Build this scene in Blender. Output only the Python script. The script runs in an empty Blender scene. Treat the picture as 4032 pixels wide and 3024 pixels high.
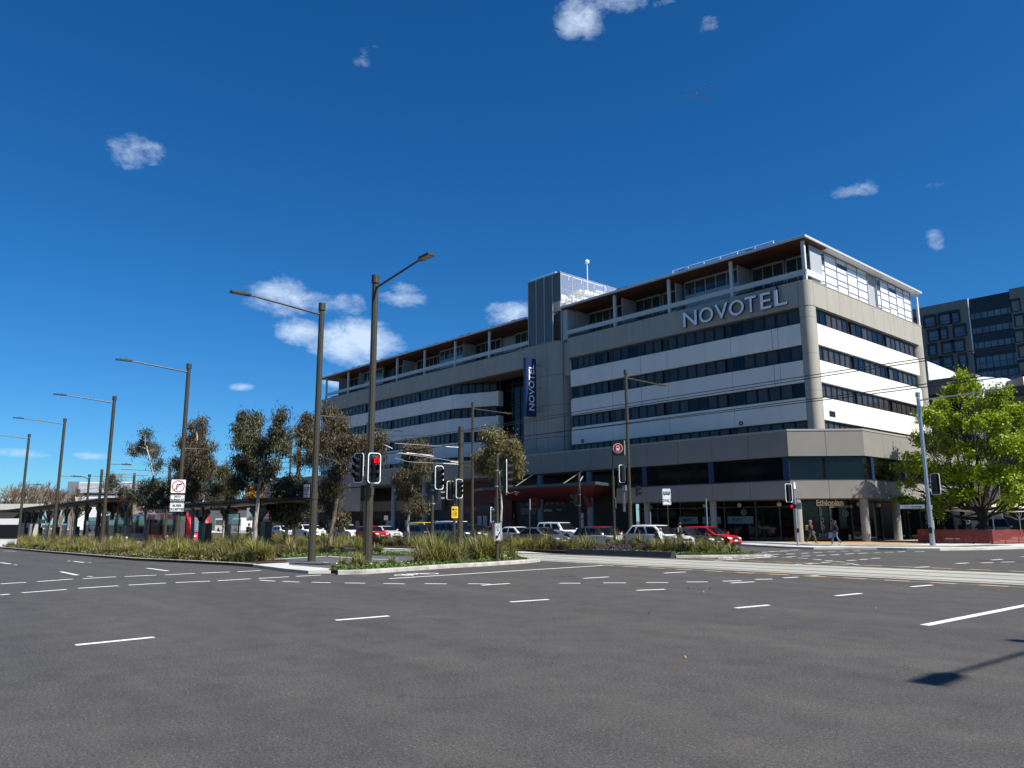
import bpy, bmesh, math, random
import numpy as np
from mathutils import Vector, Matrix
random.seed(7); rng = np.random.default_rng(7)
S = bpy.context.scene; C = S.collection
R = math.radians
# ------------------------------------------------------------------ camera (world frame: x along the hotel front, y away across the avenue)
FPX = 2992.2; PI_ = R(10.255); RO = R(-.2577); YA = R(48.252); HC = 1.87
R0 = Vector((math.cos(YA), math.sin(YA), 0)); F0 = Vector((-math.sin(YA), math.cos(YA), 0)); Z = Vector((0, 0, 1))
FW = F0*math.cos(PI_) + Z*math.sin(PI_); UP0 = -F0*math.sin(PI_) + Z*math.cos(PI_)
RT = R0*math.cos(RO) + UP0*math.sin(RO); UPV = -R0*math.sin(RO) + UP0*math.cos(RO)
cam = bpy.data.cameras.new("camera"); cam.lens = 36*FPX/4032; cam.sensor_width = 36; cam.clip_end = 5000; cam.clip_start = .05
co = bpy.data.objects.new("camera", cam); C.objects.link(co); S.camera = co
M_ = Matrix((RT, UPV, -FW)).transposed().to_4x4(); M_.translation = Vector((0, 0, HC)); co.matrix_world = M_
# ------------------------------------------------------------------ exposure, sun, sky
S.view_settings.view_transform = 'Standard'; S.view_settings.look = 'None'; S.view_settings.exposure = 0.68; S.view_settings.gamma = 1
S.view_settings.use_curve_mapping = False
SUN_EL = R(50); SUN_AZ = math.atan2(.978, .208)     # azimuth from +y towards +x
SD = Vector((math.cos(SUN_EL)*.978, math.cos(SUN_EL)*.208, math.sin(SUN_EL)))
sl = bpy.data.lights.new("sun", 'SUN'); sl.energy = 4.8; sl.angle = R(.53); sl.color = (1, .955, .88)
so = bpy.data.objects.new("sun", sl); C.objects.link(so); so.rotation_euler = SD.to_track_quat('Z', 'Y').to_euler(); so.location = (30, 10, 60)
w = bpy.data.worlds.new("World"); S.world = w; w.use_nodes = True
nt = w.node_tree; N = nt.nodes; L = nt.links; N.clear()
def nd(t, **k):
    n = N.new(t)
    for a, b in k.items(): setattr(n, a, b)
    return n
def mt(op, a, b=None, c=None):
    n = N.new('ShaderNodeMath'); n.operation = op
    for i, q in enumerate((a, b, c)):
        if q is None: continue
        if isinstance(q, (int, float)): n.inputs[i].default_value = q
        else: L.new(q, n.inputs[i])
    return n.outputs[0]
sky = nd('ShaderNodeTexSky', sky_type='NISHITA', sun_disc=False, sun_elevation=SUN_EL, sun_rotation=SUN_AZ, altitude=600, air_density=1.0, dust_density=.25, ozone_density=2.2)
hs = nd('ShaderNodeHueSaturation'); hs.inputs['Saturation'].default_value = 1.1; hs.inputs['Value'].default_value = 1.0; hs.inputs['Hue'].default_value = .503
tint = nd('ShaderNodeMix', data_type='RGBA', blend_type='MULTIPLY'); tint.inputs['Factor'].default_value = 1; L.new(sky.outputs[0], tint.inputs['A']); tint.inputs['B'].default_value = (.33, .61, .85, 1); L.new(tint.outputs['Result'], hs.inputs['Color'])
geo = nd('ShaderNodeTexCoord'); dirv = geo.outputs['Generated']
def dotn(v):
    n = nd('ShaderNodeVectorMath', operation='DOT_PRODUCT'); L.new(dirv, n.inputs[0]); n.inputs[1].default_value = v; return n.outputs['Value']
def pdir(px, py): return (FW + RT*((px-2016)/FPX) + UPV*((1512-py)/FPX)).normalized()
CL = [(2290,70,120,100,1.0),(2420,10,170,60,.8),(2620,5,70,35,.7),(1462,190,60,60,.42),(1430,240,45,30,.4),(515,590,130,80,.72),(2790,95,55,40,.45),
      (3360,752,110,45,.75),(3680,940,40,70,.6),(1140,1170,210,100,.95),(1180,1305,120,70,1.1),(1400,1350,230,120,1.25),(1590,1165,130,70,.85),(1370,1200,90,60,.6),
      (2020,1240,130,75,.95),(945,1522,60,22,.7),(90,1788,120,26,.8),(352,1793,80,20,.75),(3850,320,40,30,.35),(1330,1500,70,40,.9),(3680,735,60,25,.35),(2760,190,40,25,.3)]
acc = None
for (px, py, rx, ry, s) in CL:
    c = pdir(px, py); t1 = c.cross(Z).normalized(); t2 = t1.cross(c).normalized(); rx /= FPX; ry /= FPX
    a = mt('DIVIDE', dotn(t1), rx); b = mt('DIVIDE', dotn(t2), ry)
    fz = mt('GREATER_THAN', dotn(c), .5)
    g = mt('SUBTRACT', 1.0, mt('ADD', mt('MULTIPLY', a, a), mt('MULTIPLY', b, b)))
    g = mt('MULTIPLY', mt('MULTIPLY', mt('MAXIMUM', g, 0.0), fz), s)
    acc = g if acc is None else mt('MAXIMUM', acc, g)
mp = nd('ShaderNodeMapping'); L.new(dirv, mp.inputs[0]); mp.inputs['Scale'].default_value = (1, 1, 1.9)
nz = nd('ShaderNodeTexNoise'); nz.inputs['Scale'].default_value = 22; nz.inputs['Detail'].default_value = 9; nz.inputs['Roughness'].default_value = .58; nz.inputs['Distortion'].default_value = .35
L.new(mp.outputs[0], nz.inputs['Vector'])
nz2 = nd('ShaderNodeTexNoise'); nz2.inputs['Scale'].default_value = 75; nz2.inputs['Detail'].default_value = 8; nz2.inputs['Roughness'].default_value = .65; nz2.inputs['Distortion'].default_value = .8; L.new(mp.outputs[0], nz2.inputs['Vector'])
nzz = mt('ADD', mt('MULTIPLY', nz.outputs[0], .72), mt('MULTIPLY', nz2.outputs[0], .28))
dens = mt('POWER', mt('MAXIMUM', mt('MULTIPLY', mt('SUBTRACT', mt('ADD', mt('MULTIPLY', acc, .42), nzz), .635), 2.7), 0.0), 1.25)
dens = mt('MULTIPLY', mt('MINIMUM', mt('MAXIMUM', dens, 0.0), 1.0), mt('MINIMUM', mt('MULTIPLY', acc, 2.6), .82))
mx = nd('ShaderNodeMix', data_type='RGBA'); L.new(dens, mx.inputs['Factor'])
L.new(hs.outputs[0], mx.inputs['A']); mx.inputs['B'].default_value = (5.6, 6.7, 8.2, 1)
bg = nd('ShaderNodeBackground'); bg.inputs['Strength'].default_value = .085; L.new(mx.outputs['Result'], bg.inputs['Color'])
ow = nd('ShaderNodeOutputWorld'); L.new(bg.outputs[0], ow.inputs['Surface'])
# ------------------------------------------------------------------ pixel of the photograph -> point of the place
CV = Vector((0, 0, HC))
def rayp(x, y): return FW + RT*((x-2016)/FPX) + UPV*((1512-y)/FPX)
def gz(x, y=0): return -.0075*max(0, min(130, -30-x))*max(0, min(1, (40-y)/4))            # the avenue falls gently towards -x
def onZ(x, y, z=0): r = rayp(x, y); return CV + r*((z-HC)/r.z)
def onY(x, y, Y): r = rayp(x, y); return CV + r*(Y/r.y)
def onX(x, y, X): r = rayp(x, y); return CV + r*(X/r.x)
def at(x, y, t): r = rayp(x, y); return CV + r*(t/r.dot(F0))
def ongr(x, y, h=0):
    z = h
    for _ in range(12): p = onZ(x, y, z); z = gz(p.x, p.y)+h
    return p
# ------------------------------------------------------------------ materials
MATS = {}
def mat(name, col, rough=.7, metal=0, spec=.5, var=.12, scale=6, bump=0, bscale=None, island=0, emit=None, coat=0, transl=0, trans=0, col2=None, stretch=None, detail=4, isl2=None):
    if name in MATS: return MATS[name]
    m = bpy.data.materials.new(name); m.use_nodes = True; t = m.node_tree; n = t.nodes; l = t.links
    b = n['Principled BSDF']; b.inputs['Roughness'].default_value = rough; b.inputs['Metallic'].default_value = metal
    b.inputs['Specular IOR Level'].default_value = spec; b.inputs['Coat Weight'].default_value = coat
    if trans: b.inputs['Transmission Weight'].default_value = trans
    tc = n.new('ShaderNodeTexCoord'); vec = tc.outputs['Object']
    if stretch:
        mp = n.new('ShaderNodeMapping'); mp.inputs['Scale'].default_value = stretch; l.new(vec, mp.inputs[0]); vec = mp.outputs[0]
    nz = n.new('ShaderNodeTexNoise'); nz.inputs['Scale'].default_value = scale; nz.inputs['Detail'].default_value = detail; l.new(vec, nz.inputs['Vector'])
    cr = n.new('ShaderNodeValToRGB'); e = cr.color_ramp.elements
    c2 = col2 or tuple(min(1, c*(1+var)) for c in col); c1 = tuple(c*(1-var) for c in col) if not col2 else col
    e[0].color = (*c1, 1); e[1].color = (*c2, 1); e[0].position = .3; e[1].position = .7
    l.new(nz.outputs[0], cr.inputs[0]); out = cr.outputs[0]
    if island:
        g = n.new('ShaderNodeNewGeometry'); mx = n.new('ShaderNodeMix'); mx.data_type = 'RGBA'
        if isl2:
            l.new(g.outputs['Random Per Island'], mx.inputs['Factor']); l.new(out, mx.inputs['A']); mx.inputs['B'].default_value = (*isl2, 1); out = mx.outputs['Result']
        hv = n.new('ShaderNodeHueSaturation'); mr = n.new('ShaderNodeMapRange'); mr.inputs['To Min'].default_value = 1-island; mr.inputs['To Max'].default_value = 1+island
        pr = n.new('ShaderNodeMath'); pr.operation = 'FRACT'; ml = n.new('ShaderNodeMath'); ml.operation = 'MULTIPLY'; ml.inputs[1].default_value = 7.31
        l.new(g.outputs['Random Per Island'], ml.inputs[0]); l.new(ml.outputs[0], pr.inputs[0])
        l.new(pr.outputs[0], mr.inputs['Value']); l.new(mr.outputs[0], hv.inputs['Value']); l.new(out, hv.inputs['Color']); out = hv.outputs[0]
    l.new(out, b.inputs['Base Color'])
    if bump:
        n2 = n.new('ShaderNodeTexNoise'); n2.inputs['Scale'].default_value = bscale or scale*6; n2.inputs['Detail'].default_value = 3; l.new(vec, n2.inputs['Vector'])
        bp = n.new('ShaderNodeBump'); bp.inputs['Strength'].default_value = bump; bp.inputs['Distance'].default_value = .02; l.new(n2.outputs[0], bp.inputs['Height']); l.new(bp.outputs[0], b.inputs['Normal'])
    if emit: b.inputs['Emission Color'].default_value = (*emit[0], 1); b.inputs['Emission Strength'].default_value = emit[1]
    if transl:
        tl = n.new('ShaderNodeBsdfTranslucent'); l.new(out, tl.inputs['Color']); ms = n.new('ShaderNodeMixShader'); ms.inputs[0].default_value = transl; l.new(b.outputs[0], ms.inputs[1]); l.new(tl.outputs[0], ms.inputs[2]); l.new(ms.outputs[0], n['Material Output'].inputs['Surface'])
    MATS[name] = m; return m
# ------------------------------------------------------------------ mesh builder
ABS = {}
def absloc(o): return ABS.get(o.name, Vector((0, 0, 0))) if o else Vector((0, 0, 0))
class MB:
    def __init__(s): s.v = []; s.f = []; s.m = []; s.c = 0
    def add(s, vs, fs, m=0):
        b = len(s.v); s.v += [tuple(p) for p in vs]; s.f += [tuple(i+b for i in f) for f in fs]; s.m += [m]*len(fs); return s
    def box(s, x0, x1, y0, y1, z0, z1, m=0):
        return s.add([(x0,y0,z0),(x1,y0,z0),(x1,y1,z0),(x0,y1,z0),(x0,y0,z1),(x1,y0,z1),(x1,y1,z1),(x0,y1,z1)],
                     [(0,3,2,1),(4,5,6,7),(0,1,5,4),(1,2,6,5),(2,3,7,6),(3,0,4,7)], m)
    def ext(s, pts, vec, m=0):
        n = len(pts); vec = Vector(vec); P = [Vector(p) for p in pts]
        return s.add(P+[p+vec for p in P], [tuple(range(n))[::-1], tuple(range(n, 2*n))]+[(i, (i+1) % n, n+(i+1) % n, n+i) for i in range(n)], m)
    def pr(s, p2, z0, z1, m=0): return s.ext([(x, y, z0) for x, y in p2], (0, 0, z1-z0), m)
    def xz(s, p2, y0, y1, m=0): return s.ext([(x, y0, z) for x, z in p2], (0, y1-y0, 0), m)
    def yz(s, p2, x0, x1, m=0): return s.ext([(x0, y, z) for y, z in p2], (x1-x0, 0, 0), m)
    def quad(s, a, b, c, d, m=0): return s.add([a, b, c, d], [(0, 1, 2, 3)], m)
    def cyl(s, p0, p1, r0, r1=None, n=12, m=0, flute=0, caps=True):
        p0 = Vector(p0); p1 = Vector(p1); r1 = r0 if r1 is None else r1; d = (p1-p0).normalized()
        a = d.cross(Vector((0, 0, 1)) if abs(d.z) < .9 else Vector((1, 0, 0))).normalized(); b = d.cross(a)
        vs = []
        for p, r in ((p0, r0), (p1, r1)):
            for i in range(n):
                t = 2*math.pi*i/n; rr = r*(1-(flute if i % 2 else 0)); vs.append(p+a*(rr*math.cos(t))+b*(rr*math.sin(t)))
        fs = [(i, (i+1) % n, n+(i+1) % n, n+i) for i in range(n)]
        if caps: fs += [tuple(range(n))[::-1], tuple(range(n, 2*n))]
        return s.add(vs, fs, m)
    def tube(s, pts, r, n=6, m=0):
        rs = r if isinstance(r, (list, tuple)) else [r]*len(pts)
        for i in range(len(pts)-1): s.cyl(pts[i], pts[i+1], rs[i], rs[i+1], n, m)
        return s
    def sph(s, c, r, n=12, k=8, m=0, sc=(1, 1, 1)):
        vs = []; fs = []
        for i in range(1, k):
            for j in range(n):
                a = math.pi*i/k; b = 2*math.pi*j/n; vs.append((c[0]+r*sc[0]*math.sin(a)*math.cos(b), c[1]+r*sc[1]*math.sin(a)*math.sin(b), c[2]+r*sc[2]*math.cos(a)))
        t = len(vs); vs += [(c[0], c[1], c[2]+r*sc[2]), (c[0], c[1], c[2]-r*sc[2])]
        for j in range(n):
            j2 = (j+1) % n; fs.append((t, j, j2)); fs.append((t+1, (k-2)*n+j2, (k-2)*n+j))
            for i in range(k-2): fs.append((i*n+j, (i+1)*n+j, (i+1)*n+j2, i*n+j2))
        return s.add(vs, fs, m)
    def disc(s, c, nrm, r, n=20, m=0, rin=0, h=.01):
        nrm = Vector(nrm).normalized(); c = Vector(c); a = nrm.cross(Z if abs(nrm.z) < .9 else Vector((1,0,0))).normalized(); b = nrm.cross(a)
        o = [c+a*(r*math.cos(2*math.pi*i/n))+b*(r*math.sin(2*math.pi*i/n)) for i in range(n)]
        if not rin: return s.ext(o, nrm*h, m)
        q = [c+(p-c)*(rin/r) for p in o]; hh = nrm*h; vs = o+q+[p+hh for p in o]+[p+hh for p in q]; fs = []
        for i in range(n):
            j = (i+1) % n; fs += [(i, j, n+j, n+i), (2*n+i, 3*n+i, 3*n+j, 2*n+j), (i, 2*n+i, 2*n+j, j), (n+i, n+j, 3*n+j, 3*n+i)]
        return s.add(vs, fs, m)
    def build(s, name, mats, parent=None, bevel=0, seg=2, smooth=False, drape=False, recalc=True, tagd=None, loc=None):
        me = bpy.data.meshes.new(name); off = absloc(parent)
        if loc is not None: off = Vector(loc)
        me.from_pydata([(p[0]-off.x, p[1]-off.y, p[2]-off.z) for p in s.v], [], s.f)
        for mm in (mats if isinstance(mats, (list, tuple)) else [mats]): me.materials.append(mm)
        me.polygons.foreach_set('material_index', s.m)
        if drape or recalc:
            bm = bmesh.new(); bm.from_mesh(me)
            if drape:
                for X in (-30, -160):
                    bmesh.ops.bisect_plane(bm, geom=bm.verts[:]+bm.edges[:]+bm.faces[:], plane_co=(X-off.x, 0, 0), plane_no=(1, 0, 0))
                for Yb in (36, 40): bmesh.ops.bisect_plane(bm, geom=bm.verts[:]+bm.edges[:]+bm.faces[:], plane_co=(0, Yb-off.y, 0), plane_no=(0, 1, 0))
                for v in bm.verts: v.co.z += gz(v.co.x+off.x, v.co.y+off.y)
            if recalc: bmesh.ops.recalc_face_normals(bm, faces=bm.faces[:])
            bm.to_mesh(me); bm.free()
        if smooth:
            me.polygons.foreach_set('use_smooth', [True]*len(me.polygons))
            try: me.set_sharp_from_angle(angle=R(35))
            except Exception: pass
        o = bpy.data.objects.new(name, me); C.objects.link(o)
        if parent: o.parent = parent; ABS[o.name] = off.copy()
        else: o.location = off; ABS[o.name] = off.copy()
        if bevel:
            bv = o.modifiers.new('bevel', 'BEVEL'); bv.width = bevel; bv.segments = seg; bv.limit_method = 'ANGLE'; bv.angle_limit = R(40)
        if tagd: tag(o, *tagd)
        return o
def tag(o, label, cat, group=None):
    o['label'] = label; o['category'] = cat
    if group: o['group'] = group
    return o
def thing(name, label, cat, loc=(0, 0, 0), group=None):
    o = bpy.data.objects.new(name, None); C.objects.link(o); o.location = loc; ABS[o.name] = Vector(loc); o.empty_display_size = .3
    return tag(o, label, cat, group)
def struct(mb, name, mats, **k):
    o = mb.build(name, mats, **k); o['kind'] = 'structure'; return o
def npmesh(name, V, Fq, mats, parent=None, mi=None, loc=(0, 0, 0)):
    """V (n,3) float, Fq (m,4) or (m,3) int"""
    me = bpy.data.meshes.new(name); k = Fq.shape[1]; off = absloc(parent) if parent else Vector(loc)
    me.vertices.add(len(V)); me.vertices.foreach_set('co', (V-np.array(off)).astype(np.float32).ravel())
    me.loops.add(Fq.size); me.loops.foreach_set('vertex_index', Fq.astype(np.int32).ravel())
    me.polygons.add(len(Fq)); me.polygons.foreach_set('loop_start', np.arange(0, Fq.size, k, dtype=np.int32))
    for mm in (mats if isinstance(mats, (list, tuple)) else [mats]): me.materials.append(mm)
    if mi is not None: me.polygons.foreach_set('material_index', mi.astype(np.int32))
    me.update(calc_edges=True); o = bpy.data.objects.new(name, me); C.objects.link(o)
    if parent: o.parent = parent
    else: o.location = off
    ABS[o.name] = off.copy(); return o
def text_mesh(s, size, depth=.01, align='LEFT', bold=0, sx=1):
    cu = bpy.data.curves.new('t', 'FONT'); cu.body = s; cu.size = size; cu.extrude = depth; cu.align_x = align; cu.offset = bold; cu.resolution_u = 3
    o = bpy.data.objects.new('t', cu); C.objects.link(o); dg = bpy.context.evaluated_depsgraph_get(); me = bpy.data.meshes.new_from_object(o.evaluated_get(dg))
    bpy.data.objects.remove(o); bpy.data.curves.remove(cu); me.materials.clear()
    if sx != 1: me.transform(Matrix.Diagonal((sx, 1, 1, 1)))
    return me
def text(name, s, size, pos, right, up, m, parent=None, depth=.01, align='LEFT', bold=0, sx=1):
    me = text_mesh(s, size, depth, align, bold, sx); r = Vector(right).normalized(); u = Vector(up).normalized(); n = r.cross(u)
    Mx = Matrix((r, u, n)).transposed().to_4x4(); off = absloc(parent); Mx.translation = Vector(pos)-off; me.transform(Mx); me.materials.append(m); me.name = name
    o = bpy.data.objects.new(name, me); C.objects.link(o); o.parent = parent; return o
def copy_tree(o, parent=None):
    c = o.copy(); C.objects.link(c)
    if parent: c.parent = parent
    for ch in list(o.children): copy_tree(ch, c)
    return c
# ------------------------------------------------------------------ palette
m_pole = mat('bronze_paint', (.062, .054, .036), .42, .2, var=.1, scale=3)
m_galv = mat('galvanised_steel', (.42, .44, .46), .35, .7, var=.12, scale=9)
m_alu = mat('aluminium', (.5, .5, .5), .4, .6)
m_black = mat('black_plastic', (.012, .012, .013), .38, var=.2)
m_white = mat('white_paint', (.8, .8, .78), .5, var=.03)
m_signwhite = mat('sign_white', (.82, .83, .82), .35, var=.02)
m_signblack = mat('sign_black', (.015, .015, .017), .5)
m_signred = mat('sign_red', (.42, .01, .03), .45)
m_yellow = mat('sign_yellow', (.78, .5, .01), .45, var=.03)
m_conc = mat('pale_concrete', (.5, .49, .44), .85, var=.14, scale=1.2, bump=.15, bscale=40)
m_kerb = mat('kerb_concrete', (.36, .34, .3), .9, var=.3, scale=2.5, bump=.3, bscale=30)
m_paint = mat('road_paint', (.74, .73, .68), .6, var=.1, scale=9)
m_ypaint = mat('yellow_paint', (.62, .4, .16), .6, var=.16, scale=6)
m_rubber = mat('rubber', (.018, .018, .018), .8)
m_glassd = mat('dark_glass', (.004, .005, .006), .05, spec=.32, var=.3, scale=.4)
m_trunkw = mat('pale_bark', (.5, .48, .43), .85, var=.2, scale=2, col2=(.16, .13, .1), stretch=(3, 3, .7), bump=.3)
m_bark = mat('dark_bark', (.045, .036, .028), .95, var=.3, scale=6, bump=.6)
# ================================================================== SETTING
def asphalt():
    m = bpy.data.materials.new('asphalt'); m.use_nodes = True; t = m.node_tree; n = t.nodes; l = t.links; b = n['Principled BSDF']; b.inputs['Roughness'].default_value = .82; b.inputs['Specular IOR Level'].default_value = .35
    tc = n.new('ShaderNodeTexCoord')
    def noise(sc, det, ro=.5, st=None):
        v = tc.outputs['Object']
        if st: mp = n.new('ShaderNodeMapping'); mp.inputs['Scale'].default_value = st; l.new(v, mp.inputs[0]); v = mp.outputs[0]
        z = n.new('ShaderNodeTexNoise'); z.inputs['Scale'].default_value = sc; z.inputs['Detail'].default_value = det; z.inputs['Roughness'].default_value = ro; l.new(v, z.inputs['Vector']); return z.outputs[0]
    def ramp(s, stops):
        r = n.new('ShaderNodeValToRGB'); l.new(s, r.inputs[0]); e = r.color_ramp.elements
        e[0].position, e[0].color = stops[0][0], (*stops[0][1], 1); e[1].position, e[1].color = stops[-1][0], (*stops[-1][1], 1)
        for p, c in stops[1:-1]: q = e.new(p); q.color = (*c, 1)
        return r.outputs[0]
    def mix(a, b_, f, bl='MULTIPLY'):
        x = n.new('ShaderNodeMix'); x.data_type = 'RGBA'; x.blend_type = bl
        if isinstance(f, float): x.inputs['Factor'].default_value = f
        else: l.new(f, x.inputs['Factor'])
        l.new(a, x.inputs['A'])
        if isinstance(b_, tuple): x.inputs['B'].default_value = (*b_, 1)
        else: l.new(b_, x.inputs['B'])
        return x.outputs['Result']
    base = ramp(noise(55, 3, .7), [(.3, (.034, .033, .032)), (.5, (.062, .06, .0575)), (.66, (.115, .111, .104)), (.78, (.26, .25, .225))])
    big = ramp(noise(.8, 5, .6, (.1, .75, 1)), [(.3, (.84, .85, .87)), (.5, (1, .99, .98)), (.7, (1.2, 1.17, 1.1))])
    med = ramp(noise(1.6, 4, .6), [(.3, (.84, .84, .86)), (.7, (1.16, 1.14, 1.1))])
    fine = ramp(noise(26, 5, .75), [(.34, (.45, .45, .45)), (.66, (1.55, 1.55, 1.52))])
    c = mix(mix(mix(base, big, 1.0), med, 1.0), fine, .8)
    # pale stones that catch the light, and hairline cracks
    vo = n.new('ShaderNodeTexVoronoi'); vo.inputs['Scale'].default_value = 16; l.new(tc.outputs['Object'], vo.inputs['Vector'])
    c = mix(c, (.3, .28, .25), ramp(vo.outputs['Distance'], [(0.0, (1, 1, 1)), (.07, (1, 1, 1)), (.1, (0, 0, 0))]), 'MIX')
    v2 = n.new('ShaderNodeTexVoronoi'); v2.feature = 'DISTANCE_TO_EDGE'; v2.inputs['Scale'].default_value = .16; mp = n.new('ShaderNodeMapping'); l.new(tc.outputs['Object'], mp.inputs[0])
    dz = n.new('ShaderNodeTexNoise'); dz.inputs['Scale'].default_value = 1.3; dz.inputs['Detail'].default_value = 6; l.new(tc.outputs['Object'], dz.inputs['Vector'])
    va = n.new('ShaderNodeVectorMath'); va.operation = 'MULTIPLY_ADD'; l.new(dz.outputs[1], va.inputs[0]); va.inputs[1].default_value = (1.6, 1.6, 0); l.new(mp.outputs[0], va.inputs[2]); l.new(va.outputs[0], v2.inputs['Vector'])
    crk = ramp(v2.outputs['Distance'], [(0.0, (1, 1, 1)), (.0006, (.8, .8, .8)), (.0014, (0, 0, 0))]); msk = ramp(noise(.35, 2), [(.6, (0, 0, 0)), (.7, (1, 1, 1))])
    c = mix(c, (.02, .02, .02), mix(crk, msk, 1.0), 'MIX')
    l.new(c, b.inputs['Base Color'])
    bp = n.new('ShaderNodeBump'); bp.inputs['Strength'].default_value = .55; bp.inputs['Distance'].default_value = .008; l.new(noise(120, 3, .7), bp.inputs['Height']); l.new(bp.outputs[0], b.inputs['Normal'])
    return m
m_asph = asphalt()
m_soil = mat('mulch_soil', (.05, .028, .02), .95, var=.4, scale=14, bump=.6)
m_path = mat('path_asphalt', (.085, .088, .092), .85, var=.15, scale=30, bump=.2)
m_tan = mat('tan_paving', (.42, .26, .13), .8, var=.14, scale=4)
m_track = mat('track_slab', (.34, .335, .29), .82, var=.16, scale=.8, detail=8, bump=.15, bscale=40, stretch=(.25, 1, 1))
m_rail = mat('rail_steel', (.05, .045, .042), .45, .6)
m_lawn = mat('far_ground', (.07, .07, .055), .95, var=.3, scale=.2)
g = MB(); g.quad((-1500, -600, 0), (1500, -600, 0), (1500, 2500, 0), (-1500, 2500, 0)); struct(g, 'road', m_asph, drape=True)
def slab(name, poly, h, m, z0=0.0, **k): return struct(MB().pr(poly, z0, h), name, m, drape=True, **k)
# --- tram track: one concrete slab with four grooved rails set in it
slab('tram_track', [(-400, 25.9), (40, 25.9), (40, 31.6), (-400, 31.6)], .006, m_track, -.3)
rb = MB()
for y in (26.45, 27.85, 29.95, 31.38):
    rb.box(-400, 40, y-.045, y+.045, -.1, .011); rb.box(-400, 40, y+.075, y+.1, -.1, .0095)
for x in range(-380, 40, 9): rb.box(x, x+.02, 25.9, 31.6, -.1, .0085)
struct(rb, 'tram_rail', m_rail, drape=True)
yl = MB()
def pbox(mb, p, q, wd, z=.01, ex=0):
    a = Vector((p.x, p.y, 0)); b = Vector((q.x, q.y, 0)); d = (b-a).normalized(); n_ = Vector((-d.y, d.x, 0))*(wd/2); zz = gz((p.x+q.x)/2, (p.y+q.y)/2)+z
    mb.ext([(*(a-n_).xy, zz-.004), (*(b-n_).xy, zz-.004), (*(b+n_).xy, zz-.004), (*(a+n_).xy, zz-.004)], (0, 0, .004))
for yy in (25.15, 32.65):
    yl.box(-24, 30, yy-.03, yy+.03, .003, .007)
    x = 28.7
    while x > -22: yl.box(x-.72, x, yy-.11, yy+.1, .003, .0085); x -= 1.33
struct(yl, 'tram_envelope_marking', m_ypaint, drape=True)
# --- painted lines, each dash laid where the photograph shows it
DASH = """297,2541,605,2510 1322,2443,1530,2426 2008,2371,2158,2361 2506,2325,2617,2321 2896,2395,3027,2383 3290,2347,3390,2337 3587,2311,3669,2304 2296,2277.7,2395,2272 2614,2257,2698,2252.5
2196,2297,2286,2297 2375,2295.3,2465,2295.6 2544,2294,2631,2294.5 2703,2292,2786,2291.5 2845,2289,2918,2287 2877,2296,2968,2291.5 2973,2282,3039,2280.6 3084,2276,3141,2273 3172,2268.7,3224,2267
1023,2285,1080,2288.8 1114,2289.7,1176,2292.4 1228,2293,1299,2295 1358,2296,1437,2297 1510,2298,1592,2299.7 1674,2298.5,1759,2299.7 1843,2298.8,1930,2300.6 1896,2305,2005,2298
0,2299.7,102,2293.3 146,2290.6,284,2280.6 326,2278.8,456,2271.5 490,2270.6,615,2265 649,2264,766,2257.8 795,2257,904,2252.3 934,2251.4,1027,2246.9
0,2343.5,35,2339.8 86,2334.4,260,2321.6 306,2317,465,2307 506,2304.3,652,2296 691,2294.3,826,2288.8 857,2287,984,2279.7 1018,2277.9,1136,2271.5 1165,2269.7,1262,2265
239,2253,326,2267.8 579,2238.7,685,2250.5 290,2211,331,2215 0,2215.9,46,2221 14,2170,64,2171 344,2270,362,2270.5 268,2209,274,2209.5 348,2215,356,2215 55,2224,64,2224.5
1531,2278.8,2371,2227 2813,2206.8,3060,2192 3097,2192.4,3132,2191.5 3039,2184.3,3067,2183.4 3095,2182.5,3127,2180.8 3153,2179.4,3183,2177.9 3204,2176,3236,2175 3259,2173,3289,2172.5
3000,2174.9,3019,2174 3024,2173,3062,2170.9 3068,2170.7,3106,2168.5 3110,2167,3146,2165 3309,2171,3340,2171 3360,2169.8,3387,2168.9 3327,2182,3360,2180.3 3380,2179.3,3414,2177.9 3440,2177.4,3465,2176.6 3484,2175,3517,2174.3 3534,2173.4,3564,2172
3155,2190,3189,2189 3215,2187.9,3248,2186.3 3271,2185.7,3305,2183.9 3334,2207.7,3369,2206 3384,2203.6,3416,2202 3430,2199.6,3464,2197.8 3602,2234.9,3657,2232 3080,2194.8,3118,2196 3143,2197.5,3178,2199.3 3203,2202,3232,2204.5
3249,2207,3280,2210 3287,2211.4,3325,2214.2 3332,2217.7,3360,2220 3361,2223,3383,2225.5 3131,2223.3,3153,2221.5 3177,2220.4,3215,2217.9 3231,2215.3,3269,2213.5 3763,2219.8,3812,2217 3862,2216.7,3909,2215.5 3943,2213.8,3994,2212.8 3903,2205.4,3944,2202.5 4018,2192,4060,2191 3600,2173,3640,2172"""
pm = MB()
for q in DASH.split():
    a, b, c_, d_ = map(float, q.split(',')); p1, p2 = ongr(a, b), ongr(c_, d_)
    near = p1.y < 20 and p1.x > -24
    pbox(pm, p1, p2, .125 if b > 2262 else .15, .010 if (p1.y > 25.9 and p1.y < 31.6) else .0075)
p1, p2 = onZ(3640, 2463), onZ(4060, 2380); pbox(pm, p1, p1+(p2-p1)*2.2, .16, .0075)
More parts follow.
